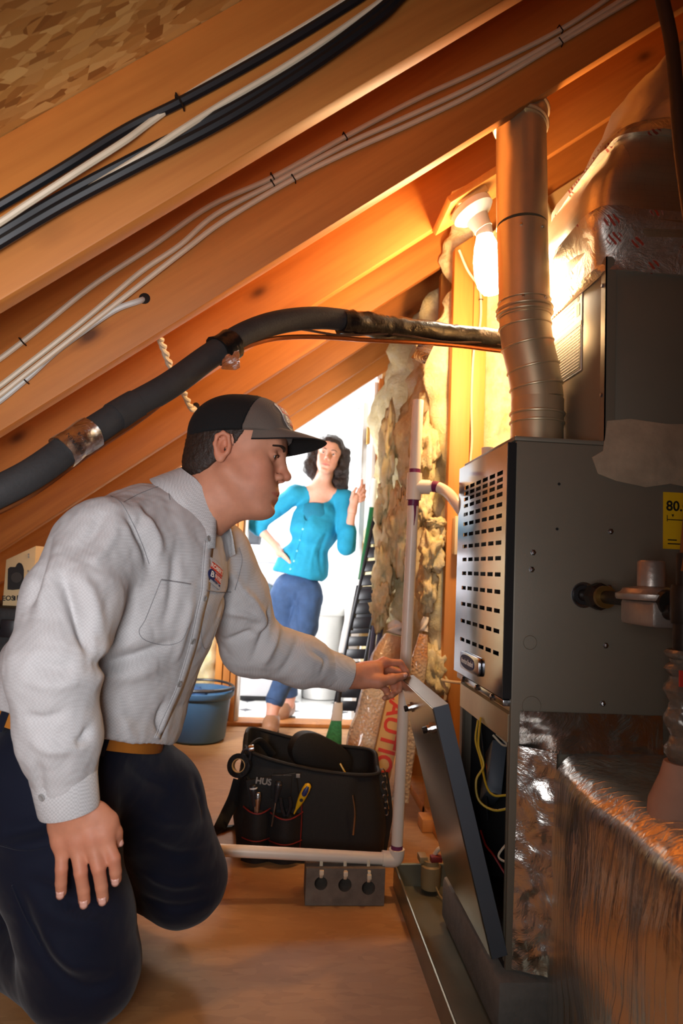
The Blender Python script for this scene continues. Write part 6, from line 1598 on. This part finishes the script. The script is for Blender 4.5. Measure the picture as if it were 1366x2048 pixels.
# ---- shirt
gs = SDF((-.70, .98, .33), (.30, 1.95, 1.08), .0042)
belly = P(192, 1372, 1.44); low = P(165, 1470, 1.43)
gs.ell(chest, (.135, .185, .20), TB, 0); gs.ell(belly, (.165, .205, .17), TB, .08)
gs.ell(low, (.155, .195, .085), TB, .05)
gs.cap(neckb+np.array([-.045, .02, -.035]), shR+np.array([.02, 0, .01]), .062, .070, .06); gs.cap(neckb+np.array([-.01, .01, -.075]), shL+np.array([-.02, 0, .0]), .050, .064, .05)
gs.ell(P(318, 1120, 1.42), (.085, .12, .085), TB, .06)
midU = (shR+elR)/2+np.array([-.004, -.006, 0])
gs.chain([shR+np.array([0, 0, -.005]), midU, elR, (elR+wrR)/2+np.array([-.004, 0, 0]), wrR+np.array([-.012, 0, .035])], [.078, .077, .067, .060, .049], .022)
gs.chain([shL, (shL+elL)/2+np.array([.004, 0, .0]), elL, (elL+wrL)/2, wrL+nrm(elL-wrL)*.035], [.076, .075, .070, .060, .0405], .022)
hp_ = [P(190, 1474, 1.26), P(312, 1490, 1.37), P(20, 1398, 1.50)]; hemp = hp_[0]; hemn = nrm(np.cross(hp_[1]-hp_[0], hp_[2]-hp_[0])); hemn = -hemn if hemn[2] > 0 else hemn
D_arm = gs.D.copy(); gs.D[:] = .06
gs.chain([shR+np.array([0, 0, -.005]), midU, elR, (elR+wrR)/2+np.array([-.004, 0, 0]), wrR+np.array([-.012, 0, .035])], [.078, .077, .067, .060, .049], .022)
D_only = gs.D.copy(); gs.D = D_arm; gs.plane_cut(hemp, hemn); gs.D = np.minimum(gs.D, D_only); del D_arm, D_only
# hollow at the neck so that it opens round the collar
gs.cap(P(396, 1030, 1.455), H1.w(-.02, 0, -.03), .056, .066, .01, 'sub')
gs.cap(wrL+nrm(elL-wrL)*.0, wrL+nrm(wrL-elL)*.05, .033, .036, .003, 'sub')
ps, fs_ = gs.mesh(); ps = smooth_pts(ps, fs_, 1)
nv_ = normals(ps, fs_); bv = bvh_of(ps, fs_)
# natural folds: ridges (+) and valleys (-) traced where the cloth creases
for amp, sig, pts in (
    (-.011, .013, [(255, 1025), (280, 1065), (298, 1105), (300, 1135)]), (.008, .014, [(275, 1010), (310, 1070), (322, 1110)]),
    (-.016, .011, [(124, 1152), (140, 1195), (160, 1245), (176, 1300)]), (.007, .016, [(150, 1130), (185, 1200), (205, 1270)]),
    (-.011, .014, [(178, 1330), (240, 1322), (300, 1303), (345, 1285)]), (.009, .020, [(185, 1355), (250, 1350), (320, 1330)]), (.008, .02, [(190, 1295), (250, 1285), (310, 1268)]),
    (.010, .012, [(495, 1185), (515, 1215), (525, 1245), (505, 1270)]), (-.010, .010, [(455, 1280), (490, 1270), (515, 1262)]), (-.009, .010, [(540, 1215), (530, 1260), (505, 1320)]), (.008, .012, [(560, 1240), (545, 1290), (525, 1330)]),
    (-.006, .010, [(600, 1270), (580, 1320), (560, 1345)]), (.006, .012, [(460, 1140), (480, 1175), (500, 1200)]), (-.007, .012, [(470, 1165), (450, 1200), (435, 1235)]), (.006, .010, [(450, 1225), (490, 1230), (520, 1240)]), (-.005, .008, [(620, 1300), (650, 1320), (640, 1350)]),
    (-.008, .012, [(100, 1080), (75, 1150), (55, 1220)]), (.006, .014, [(120, 1075), (95, 1160), (75, 1240)]), (-.005, .012, [(60, 1320), (110, 1335), (150, 1330)]), (.005, .014, [(55, 1360), (110, 1372), (160, 1362)]), (-.006, .010, [(50, 1435), (90, 1440), (130, 1425)]), (-.007, .009, [(150, 1490), (170, 1475), (178, 1455)]), (.005, .012, [(60, 1480), (110, 1500), (160, 1495)]), (-.004, .009, [(75, 1520), (80, 1560), (85, 1590)]),
    (-.006, .012, [(350, 1100), (345, 1180), (330, 1260)]), (.005, .012, [(385, 1190), (370, 1260), (352, 1330)]), (-.007, .011, [(330, 1480), (318, 1440), (330, 1400)]), (.005, .013, [(230, 1420), (250, 1450), (260, 1480)]), (-.005, .011, [(205, 1400), (212, 1440), (215, 1475)]),
    (-.006, .012, [(210, 1020), (190, 1060), (150, 1110)]), (.005, .013, [(240, 1040), (215, 1090), (180, 1130)]), (-.004, .010, [(300, 1000), (285, 1040), (270, 1070)])):
    l_ = hits(bv, pts, 0, 5); ps = crease(ps, nv_, l_, amp*1.3, sig*.85)
ps = ps+nv_*(.0030*fbm(ps*np.array([16, 16, 11]), 21, 3)+.0012*fbm(ps*44, 31, 2))[:, None]
# hem: cut level just above the belt
shirt = np_mesh('shirt', ps, fs_, M_SHIRT, man); bvs = bvh_of(ps, fs_)
# cuffs
def cuff(a, b, r0, r1, nm='cuff', flat=1.0, fd=None, n=28):
    d = nrm(b-a)
    o = MB().tube([a, a+(b-a)*.12, a+(b-a)*.9, b, b-d*.004, a+(b-a)*.3], [r0, r0+.002, r1+.002, r1, r1-.005, r1-.006], n, cap=False, flat=flat, fdir=fd).build(nm, M_CUFF, man, sharp=50); return o
cR = cuff(P(127, 1548, 1.165), P(139, 1622, 1.170), .0485, .0455, flat=.86, fd=(0, 1, 0))
q = P(84, 1596, 1.13); bvcf = bvh_of(np.array([v.co for v in cR.data.vertices]), np.array([list(p.vertices) for p in cR.data.polygons if len(p.vertices) == 4]))
hq = hit(bvcf, 84, 1595, .0)
if hq is not None: MB().lathe([(.0058, 0), (.006, .0016), (.0045, .0024), (.003, .0016)], hq[0], hq[1], 14).build('cuff_button', M_BTN, cR)
dL = nrm(wrL-elL); cL = cuff(wrL-dL*.075, wrL-dL*.006, .0450, .0410, fd=(0, 1, 0))
# placket, buttons, pocket and yoke seams
pl_pts = [(409, 1082), (405, 1130), (402, 1180), (392, 1225), (382, 1275), (368, 1325), (352, 1375), (330, 1425), (308, 1475)]
a_ = hits(bvs, pl_pts, .0005, 10); b_ = hits(bvs, [(x+18-(i*.8), y+4) for i, (x, y) in enumerate(pl_pts)], .0005, 10)
m = min(len(a_), len(b_)); plk = MB(); plk.loft([a_[:m], hits(bvs, [(p[0]+(9-i*.4), p[1]+2) for i, p in enumerate(pl_pts)], .0012, 10)[:m], b_[:m]], False, True, closed=False)
plo_ = plk.build('placket', M_SHIRT, man); md = plo_.modifiers.new('solid', 'SOLIDIFY'); md.thickness = .0014; md.offset = 0
seam('placket_seam', bvs, pl_pts, .0005, M_SEAM, man, 6, .002)
for px, py in ((409, 1078), (402, 1196), (378, 1281), (351, 1367)):
    hq = hit(bvs, px+5, py, .003)
    if hq is not None: MB().lathe([(.0058, 0), (.006, .0016), (.0046, .0024), (.003, .0016)], hq[0], hq[1], 14).build('shirt_button', M_BTN, man)
seam('pocket_seam', bvs, [(322, 1159), (350, 1163), (381, 1168)], .0013, M_SEAM, man, 6, .001)
seam('pocket_seam', bvs, [(322, 1159), (308, 1195), (290, 1240), (278, 1262), (290, 1280), (330, 1290), (362, 1282), (376, 1255)], .0007, M_SEAM, man, 6, .0004)
seam('pocket_seam', bvs, [(412, 1180), (436, 1184), (462, 1184)], .0011, M_SEAM, man, 6, .001)
seam('pocket_seam', bvs, [(412, 1180), (408, 1220), (402, 1270), (410, 1298), (425, 1280), (440, 1235)], .0007, M_SEAM, man, 6, .0004)
seam('yoke_seam', bvs, [(246, 1005), (285, 985), (330, 972), (340, 1000)], .0008, M_SEAM, man, 6, .0004)
seam('armhole_seam', bvs, [(190, 980), (235, 1000), (262, 1040), (285, 1090), (298, 1128)], .0008, M_SEAM, man, 6, .0004)
seam('armhole_seam', bvs, [(478, 1095), (484, 1120), (478, 1150), (470, 1180)], .0009, M_SEAM, man, 6, .0004)
# chest patch
hq = hit(bvs, 431, 1147, 0)
if hq is not None:
    pn = hq[1]; vw = nrm(hq[0]-CAM); rt = nrm(P(448, 1153, 1.5)-P(416, 1146, 1.5)); upv = nrm(P(428, 1128, 1.5)-P(431, 1167, 1.5))
    rt = nrm(rt-pn*pn.dot(rt)); upv = nrm(upv-pn*pn.dot(upv)-rt*rt.dot(upv))
    wrap_logo(bvs, hq[0], -pn, rt, upv, .0180, shirt, patch=True, wx=1.5)
# collar: fold-over leaf round the neck, open at the throat
cax = nrm((.50, -.10, .86)); cc_ = P(394, 1006, 1.455)
cf_ = nrm(FV*.8+np.array([.35, 0, -.5])); cf_ = nrm(cf_-cax*cax.dot(cf_)); cl_ = np.cross(cax, cf_)
rows = []
for i in range(41):
    a = math.radians(24+312*i/40); d = cf_*math.cos(a)+cl_*math.sin(a); fr = max(0, math.cos(a))
    af = min(a, 2*math.pi-a); leaf = .050+.042*math.exp(-((af-math.radians(50))/.36)**2)
    top_h = .040-.034*fr**1.5
    c = cc_
    ring_ = [c+d*.060+cax*(top_h-.030), c+d*.062+cax*top_h, c+d*.066+cax*(top_h+.003), c+d*.072+cax*(top_h-.006), c+d*(.088+.012*fr)+cax*(top_h-leaf*.55), c+d*(.104+.020*fr)+cax*(top_h-leaf)]
    rows.append(ring_)
mb = MB(); mb.loft(rows, False, True, closed=False); co_ = mb.build('collar', M_CUFF, man, sharp=60); md = co_.modifiers.new('solid', 'SOLIDIFY'); md.thickness = .002; md.offset = 1

# ---- trousers and belt
gp = SDF((-.85, 1.02, .0), (.06, 2.25, .62), .0048)
hipR, hipL = P(85, 1545, 1.38), P(225, 1530, 1.52)
gp.ell(P(150, 1505, 1.45), (.130, .185, .10), TB, 0); gp.ell(P(110, 1580, 1.48), (.15, .17, .11), TB, .05)
knR, knL = P(172, 1928, 1.335), P(366, 1752, 1.70)
gp.chain([hipR, P(112, 1700, 1.345), P(150, 1840, 1.335), knR], [.112, .108, .096, .092], .03)
gp.chain([hipL, P(305, 1600, 1.60), knL], [.112, .105, .098], .03)
ftR = np.array([knR[0]-.32, knR[1]+.33, .075]); ftL = np.array([knL[0]-.33, knL[1]+.28, .075])
gp.chain([knR+np.array([-.01, .01, -.012]), (knR+ftR)/2+np.array([0, 0, .012]), ftR], [.094, .082, .060], .03); gp.chain([knL+np.array([0, 0, -.01]), (knL+ftL)/2+np.array([0, 0, .012]), ftL], [.092, .080, .06], .03)
gp.plane_cut((0, 0, .004), (0, 0, -1))
pp, pf_ = gp.mesh(); pp = smooth_pts(pp, pf_, 1); nv_ = normals(pp, pf_); bvp = bvh_of(pp, pf_)
for amp, sig, pts in ((-.010, .014, [(0, 1665), (60, 1655), (120, 1635)]), (.008, .016, [(0, 1700), (70, 1690), (130, 1670)]), (-.008, .012, [(60, 1760), (120, 1790), (190, 1820)]), (.006, .014, [(70, 1810), (140, 1840), (220, 1850)]),
        (-.009, .012, [(40, 1780), (60, 1850), (90, 1910), (130, 1960)]), (.007, .014, [(95, 1880), (150, 1925), (230, 1935)]), (-.007, .012, [(100, 1930), (170, 1975), (240, 1960)]), (-.008, .013, [(250, 1520), (300, 1560), (350, 1575)]), (.006, .014, [(270, 1600), (330, 1640), (400, 1640)]),
        (-.006, .012, [(290, 1680), (350, 1710), (420, 1700)]), (-.006, .012, [(280, 1790), (350, 1815), (420, 1800)]), (.005, .012, [(290, 1750), (350, 1770), (430, 1760)]), (-.006, .01, [(390, 1560), (405, 1600), (410, 1640)])):
    pp = crease(pp, nv_, hits(bvp, pts, 0, 5), amp, sig)
pp = pp+nv_*(.0025*fbm(pp*13, 51, 3))[:, None]; pp[:, 2] = np.maximum(pp[:, 2], .002)
tro = np_mesh('trousers', pp, pf_, M_PANTS, man); bvp = bvh_of(pp, pf_)
seam('cargo_seam', bvp, [(0, 1690), (50, 1700), (115, 1690)], .0016, M_PANTS, tro, 5, .001)
seam('cargo_seam', bvp, [(25, 1770), (50, 1830), (82, 1890)], .0016, M_PANTS, tro, 5, .001)
# belt: a leather band round the waist, tilted with the body
bt_n = -hemn; bc = P(158, 1460, 1.44); bc = bc-bt_n*((bc-hemp).dot(bt_n)+.007); e1 = nrm(FV-bt_n*bt_n.dot(FV)); e2 = np.cross(bt_n, e1)
rings = []
for r_, h_ in ((1.0, -.017), (1.012, -.0165), (1.012, .0165), (1.0, .017)):
    rings.append([bc+e1*math.cos(a)*.147*r_+e2*math.sin(a)*.189*r_+bt_n*h_ for a in [2*math.pi*k/56 for k in range(56)]])
belt = MB().loft(rings, False, True).build('belt', M_BELT, man, sharp=50)
for a in (2.4, 3.2, -1.5, -.4):
    c = bc+e1*math.cos(a)*.1515+e2*math.sin(a)*.1935; o_ = nrm(e1*math.cos(a)/.15+e2*math.sin(a)/.195)
    MB().obox(c, (np.cross(bt_n, o_), bt_n, o_), (.008, .026, .0018)).build('belt_loop', M_PANTS, belt, bevel=.001)
# work boots behind the knees
M_BOOT = plain('dark_boot', hexc(34, 28, 24), .6)
for ft in (ftR, ftL):
    gb = SDF(ft-np.array([.24, .2, .08]), ft+np.array([.12, .24, .12]), .006); d = nrm((-.72, .62, 0))
    gb.chain([ft+np.array([0, 0, -.01]), ft+d*.06+np.array([0, 0, -.008])], [.052, .048], .02); gb.cap(ft+d*.05+np.array([0, 0, .02]), ft+d*.10+np.array([0, 0, -.03]), .045, .040, .02); gb.plane_cut((0, 0, .003), (0, 0, -1))
    np_mesh('boot', *gb.mesh(), M_BOOT, man)
# ================================================================== the woman in the doorway
wom = empty('person', (.08, 4.15, 0)); tag(wom, 'woman in turquoise cardigan and jeans leaning in the doorway', 'person')
SKW = hexc(226, 172, 150); LIPW = hexc(190, 96, 96); SKINW = skin_mat('skin_woman', .5)
M_CARDI = plain('turquoise_knit', hexc(28, 146, 184), .85, 0, .06, 30, .2, 300); M_TOPW = plain('teal_top', hexc(20, 122, 156), .8)
M_JEAN = plain('blue_denim', hexc(54, 80, 120), .85, 0, .16, 22, .25, 400); M_CLOG = plain('tan_leather_clog', hexc(156, 112, 84), .4, 0, .15); M_CURL = plain('dark_curly_hair', hexc(40, 28, 24), .5, 0, .35, 70, .8, 130, bdist=.01)
YW_ = 4.14
fwW = nrm((-.10, -1, .02)); H2 = Head(P(656, 916, YW_), fwW, (-.0, 0, 1), .98)
rl = math.radians(10); upW = nrm(np.array([math.sin(rl), 0, math.cos(rl)])); H2 = Head(P(657, 915, YW_), fwW, upW, .98)
nb = P(643, 972, YW_+.03)
sR, sL = P(590, 988, YW_+.03), P(690, 998, YW_)            # her right is on the photo's left
eR, hR = P(512, 1050, YW_+.09), P(552, 1092, YW_+.03)
eL, hL = P(693, 1092, YW_-.10), P(705, 1020, YW_-.10)
ch, wa, hi = P(632, 1050, YW_+.02), P(606, 1125, YW_+.02), P(594, 1180, YW_+.03)
LW = nrm((1, -.05, -.03)); FW_ = nrm((-.05, -1, 0)); TW = np.stack([LW, FW_, np.cross(LW, FW_)])
kL_, aL_ = P(590, 1312, 4.02), P(549, 1402, 3.90); kR_, aR_ = P(572, 1305, 4.20), P(578, 1388, 4.24)
hipl, hipr = P(617, 1195, YW_+.0), P(570, 1192, YW_+.03)
g = SDF((-.28, 3.66, .02), (.56, 4.42, 1.72), .004)
H2.sculpt(g, True)
g.chain([H2.w(-.02, 0, -.03), H2.w(-.02, 0, -.10), nb, ch], [.044, .043, .052, .09], .03)
g.cap(H2.w(.05, 0, -.085), H2.w(0, 0, -.115), .020, .03, .03)
g.ell(ch, (.125, .085, .15), TW, .04); g.ell(wa, (.11, .085, .10), TW, .05); g.ell(hi, (.14, .10, .10), TW, .05)
g.chain([nb+np.array([0, 0, -.03]), sR], [.045, .042], .04); g.chain([nb+np.array([0, 0, -.03]), sL], [.045, .042], .04)
g.chain([sR, eR, hR], [.040, .033, .022], .02); g.chain([sL, eL, hL], [.040, .033, .022], .02)
g.chain([hipl, kL_, aL_, aL_+np.array([-.01, -.03, -.07])], [.075, .05, .036, .034], .03); g.chain([hipr, kR_, aR_, aR_+np.array([.0, -.02, -.06])], [.075, .05, .036, .034], .03)
# her left hand curled round the door frame
pk = P(711, 995, YW_-.09); g.cap(hL, pk, .024, .027, .02)
for i, (a, b, c) in enumerate((((716, 985), (723, 972), (724, 960)), ((719, 990), (727, 981), (729, 970)), ((720, 996), (728, 990), (731, 981)), ((720, 1002), (727, 999), (730, 993)))):
    g.chain([P(a[0], a[1], YW_-.10), P(b[0], b[1], YW_-.09), P(c[0], c[1], YW_-.07)], [.0105, .0095, .008], .004)
g.chain([P(703, 1000, YW_-.105), P(707, 985, YW_-.115), P(712, 976, YW_-.11)], [.012, .010, .008], .006)
# her right hand on the hip
g.cap(hR, P(560, 1106, YW_-.02), .022, .026, .02)
for k in range(4): g.chain([P(560+k*2, 1104+k*3, YW_-.045), P(568+k*2, 1110+k*3, YW_-.07), P(574+k*2, 1116+k*3, YW_-.08)], [.010, .009, .008], .004)
pos, fc = g.mesh(); b2 = np_mesh('body', pos, fc, SKINW, wom); vcol(b2, H2.tint(pos, SKW, LIPW, True))
eyes(H2, wom, nrm(fwW+np.array([-.02, 0, -.03]))); brow(H2, wom, M_CURL, .0026)
# hair: curls massed round the head, falling to the shoulders
gh = SDF(H2.o-np.array([.20, .20, .26]), H2.o+np.array([.20, .20, .17]), .005); Rr = H2.R
gh.ell(H2.w(-.030, 0, .050), (.098, .090, .090), Rr, 0); gh.ell(H2.w(.010, 0, .085), (.075, .070, .045), Rr, .03)
random.seed(5)
for y in (-1, 1):
    for k in range(26):
        t = k/25; x = -.06+.055*random.random()+.02*math.sin(k); yy = (.078+.020*math.sin(k*1.7)+.030*t*(1.2 if y > 0 else .8))*y; z = .06-(.235 if y > 0 else .16)*t
        gh.ell(H2.w(x, yy, z), (.034, .027, .030), Rr, .018)
for k in range(14): gh.ell(H2.w(-.085+.02*random.random(), -.07+.01*k, -.04-.10*random.random()), (.045, .03, .05), Rr, .03)
for k in range(10): a = k/9*2-1; gh.ell(H2.w(.055-.02*abs(a), .060*a, .090-.03*a*a), (.028, .022, .020), Rr, .015)
gh.ell(H2.w(.085, 0, -.015), (.062, .0585, .090), Rr, .015, 'sub'); gh.ell(H2.w(.10, 0, -.10), (.07, .045, .06), Rr, .015, 'sub')
ph, fh = gh.mesh(); nvh = normals(ph, fh); ph = ph+nvh*(.006*fbm(ph*42, 3, 3))[:, None]; np_mesh('hair', ph, fh, M_CURL, wom)
# cardigan with three-quarter sleeves
gs = SDF((-.30, 3.9, .68), (.58, 4.42, 1.50), .005)
gs.ell(ch, (.150, .112, .165), TW, 0); gs.ell(P(620, 1060, YW_-.05), (.115, .075, .07), TW, .05); gs.ell(wa, (.150, .108, .13), TW, .06); gs.ell(P(600, 1145, YW_+.02), (.158, .115, .07), TW, .05)
gs.cap(nb+np.array([-.02, .01, -.045]), sR, .050, .052, .04); gs.cap(nb+np.array([.02, .01, -.045]), sL, .050, .052, .04)
gs.chain([sR, eR+(sR-eR)*.02, eR+(hR-eR)*.18], [.056, .050, .046], .02); gs.chain([sL, eL, eL+(hL-eL)*.38], [.056, .052, .047], .02)
hemz = P(600, 1150, YW_)[2]
n_h = nrm((-.20, 0, -1)); gs_keep = gs.D.copy(); gs.plane_cut((P(600, 1146, YW_)[0], YW_, hemz-.010), n_h)
Dc = gs.D; 
gs.D = gs_keep; X_, Y_, Z_ = np.meshgrid(*gs.ax, indexing='ij', sparse=True); side_m = np.broadcast_to((X_ > .335) | (X_ < -.06), gs.D.shape); gs.D = np.where(side_m, gs_keep, Dc)
# V neck opening
vtop, vbot = nb+np.array([0, -.06, .02]), P(612, 1032, YW_-.12)
for t in np.linspace(0, 1, 9):
    c = nb*(1-t)+P(613, 1032, YW_-.02)*t; w_ = .072*(1-t)+.012*t
    gs.ell(c+np.array([0, -.09, 0]), (w_, .085, .030), None, .008, 'sub')
gs.cap(nb+np.array([0, 0, -.02]), H2.w(-.02, 0, -.05), .056, .06, .01, 'sub')
pc, fcx = gs.mesh(); pc = smooth_pts(pc, fcx, 1); nvc = normals(pc, fcx); bvw = bvh_of(pc, fcx)
for amp, sig, pts in ((-.007, .014, [(560, 1020), (575, 1060), (570, 1100)]), (-.006, .014, [(655, 1060), (640, 1110), (645, 1150)]), (.006, .014, [(600, 1080), (580, 1120), (560, 1140)]), (-.006, .012, [(675, 1060), (668, 1090), (680, 1120)]), (-.006, .012, [(590, 1060), (585, 1100), (575, 1130)]), (.005, .012, [(640, 1070), (625, 1110), (620, 1145)])):
    pc = crease(pc, nvc, hits(bvw, pts, 0, 4), amp, sig)
pc = pc+nvc*(.003*fbm(pc*18, 8, 3))[:, None]; cardi = np_mesh('cardigan', pc, fcx, M_CARDI, wom); bvw = bvh_of(pc, fcx)
for px, py in ((611, 1036), (606, 1058), (600, 1080), (594, 1102), (588, 1122), (581, 1138)):
    hq = hit(bvw, px, py, .001)
    if hq is not None: MB().lathe([(.006, 0), (.006, .002), (.003, .003)], hq[0], hq[1], 10).build('cardigan_button', plain('pale_blue_button', hexc(120, 200, 224), .3) if 'pale_blue_button' not in MATS else MATS['pale_blue_button'], cardi)
seam('cardigan_placket', bvw, [(612, 1030), (604, 1065), (594, 1100), (580, 1143)], .0035, M_CARDI, cardi, 5, -.001)
# camisole under the cardigan
gt_ = SDF(ch-np.array([.2, .2, .2]), ch+np.array([.2, .2, .22]), .006); gt_.ell(ch+np.array([-.01, -.012, .0]), (.115, .104, .165), TW, 0)
gt_.plane_cut(P(634, 1000, YW_-.09), (0, .25, 1)); pt2, ft2 = gt_.mesh(); np_mesh('camisole', smooth_pts(pt2, ft2, 2), ft2, M_TOPW, wom)
# jeans
gj = SDF((-.16, 3.72, .10), (.36, 4.44, .95), .005)
gj.ell(hi+np.array([0, 0, .01]), (.140, .110, .10), TW, 0); gj.chain([hipl, (hipl+kL_)/2+np.array([.01, 0, 0]), kL_, (kL_+aL_)/2, aL_+(kL_-aL_)*.02], [.088, .080, .062, .058, .050], .025)
gj2 = gj.D.copy(); gj.chain([hipr, (hipr+kR_)/2, kR_, (kR_+aR_)/2, aR_+(kR_-aR_)*.05], [.088, .078, .060, .055, .048], .012)
pj, fj = gj.mesh(); nvj = normals(pj, fj); bvj = bvh_of(pj, fj)
for amp, sig, pts in ((-.008, .012, [(592, 1180), (594, 1230), (600, 1270)]), (-.005, .012, [(560, 1200), (580, 1215), (600, 1205)]), (-.005, .010, [(565, 1290), (590, 1300), (615, 1290)]), (.004, .012, [(570, 1350), (560, 1370), (545, 1380)])): pj = crease(pj, nvj, hits(bvj, pts, 0, 4), amp, sig)
pj = pj+nvj*(.0025*fbm(pj*20, 12, 3))[:, None]; jn = np_mesh('jeans', pj, fj, M_JEAN, wom)
for a, k_ in ((aL_, kL_), (aR_, kR_)):
    d = nrm(a-k_); MB().tube([a-d*.035, a-d*.02, a+d*.008, a+d*.009, a-d*.01], [.052, .0535, .052, .047, .045], 20, cap=False).build('turned_cuff', M_JEAN, jn, sharp=60)
# clogs
def clog(toe, heel, seed):
    toe, heel = np.array(toe), np.array(heel); d = nrm((toe-heel)*np.array([1, 1, 0])); 
    gq = SDF(np.minimum(toe, heel)-np.array([.09, .09, .02]), np.maximum(toe, heel)+np.array([.09, .09, .14]), .004)
    gq.chain([heel+np.array([0, 0, .050]), (toe+heel)/2+np.array([0, 0, .048]), toe-d*.035+np.array([0, 0, .032])], [.036, .041, .036], .02)
    gq.cap(heel+np.array([0, 0, .085]), heel+d*.06+np.array([0, 0, .075]), .034, .038, .03); gq.cap(toe-d*.04+np.array([0, 0, .026]), toe-d*.012+np.array([0, 0, .020]), .034, .022, .02)
    gq.cap(heel-d*.01+np.array([0, 0, .115]), heel+d*.05+np.array([0, 0, .125]), .031, .034, .006, 'sub'); gq.plane_cut((0, 0, toe[2]+.012), (0, 0, -1))
    o = np_mesh('clog', *gq.mesh(), M_CLOG, wom)
    l = np.cross((0, 0, 1), d); out = [(0, .028), (.03, .036), (.10, .034), (.16, .040), (.205, .034), (.228, .014)]
    pts = [heel-d*.035+d*x+l*w for x, w in out]+[heel-d*.035+d*x-l*w for x, w in out[::-1]]
    MB().hexa([p+np.array([0, 0, .002]) for p in pts], [p+np.array([0, 0, .0118]) for p in pts]).build('sole', M_IRON, o)
t1 = PZ(536, 1478, 0); clog(t1, (t1[0]+.02, t1[1]+.155, 0), 1)
t2 = PZ(556, 1448, 0); clog((t2[0]-.02, 4.12, 0) if False else (aR_[0]-.075, aR_[1]-.115, 0), (aR_[0]+.005, aR_[1]+.02, 0), 2)
# wrist watch
dw = nrm(hL-eL); MB().tube([hL-dw*.022, hL-dw*.008], .0255, 18, cap=False).build('watch_strap', M_BRASS, wom)
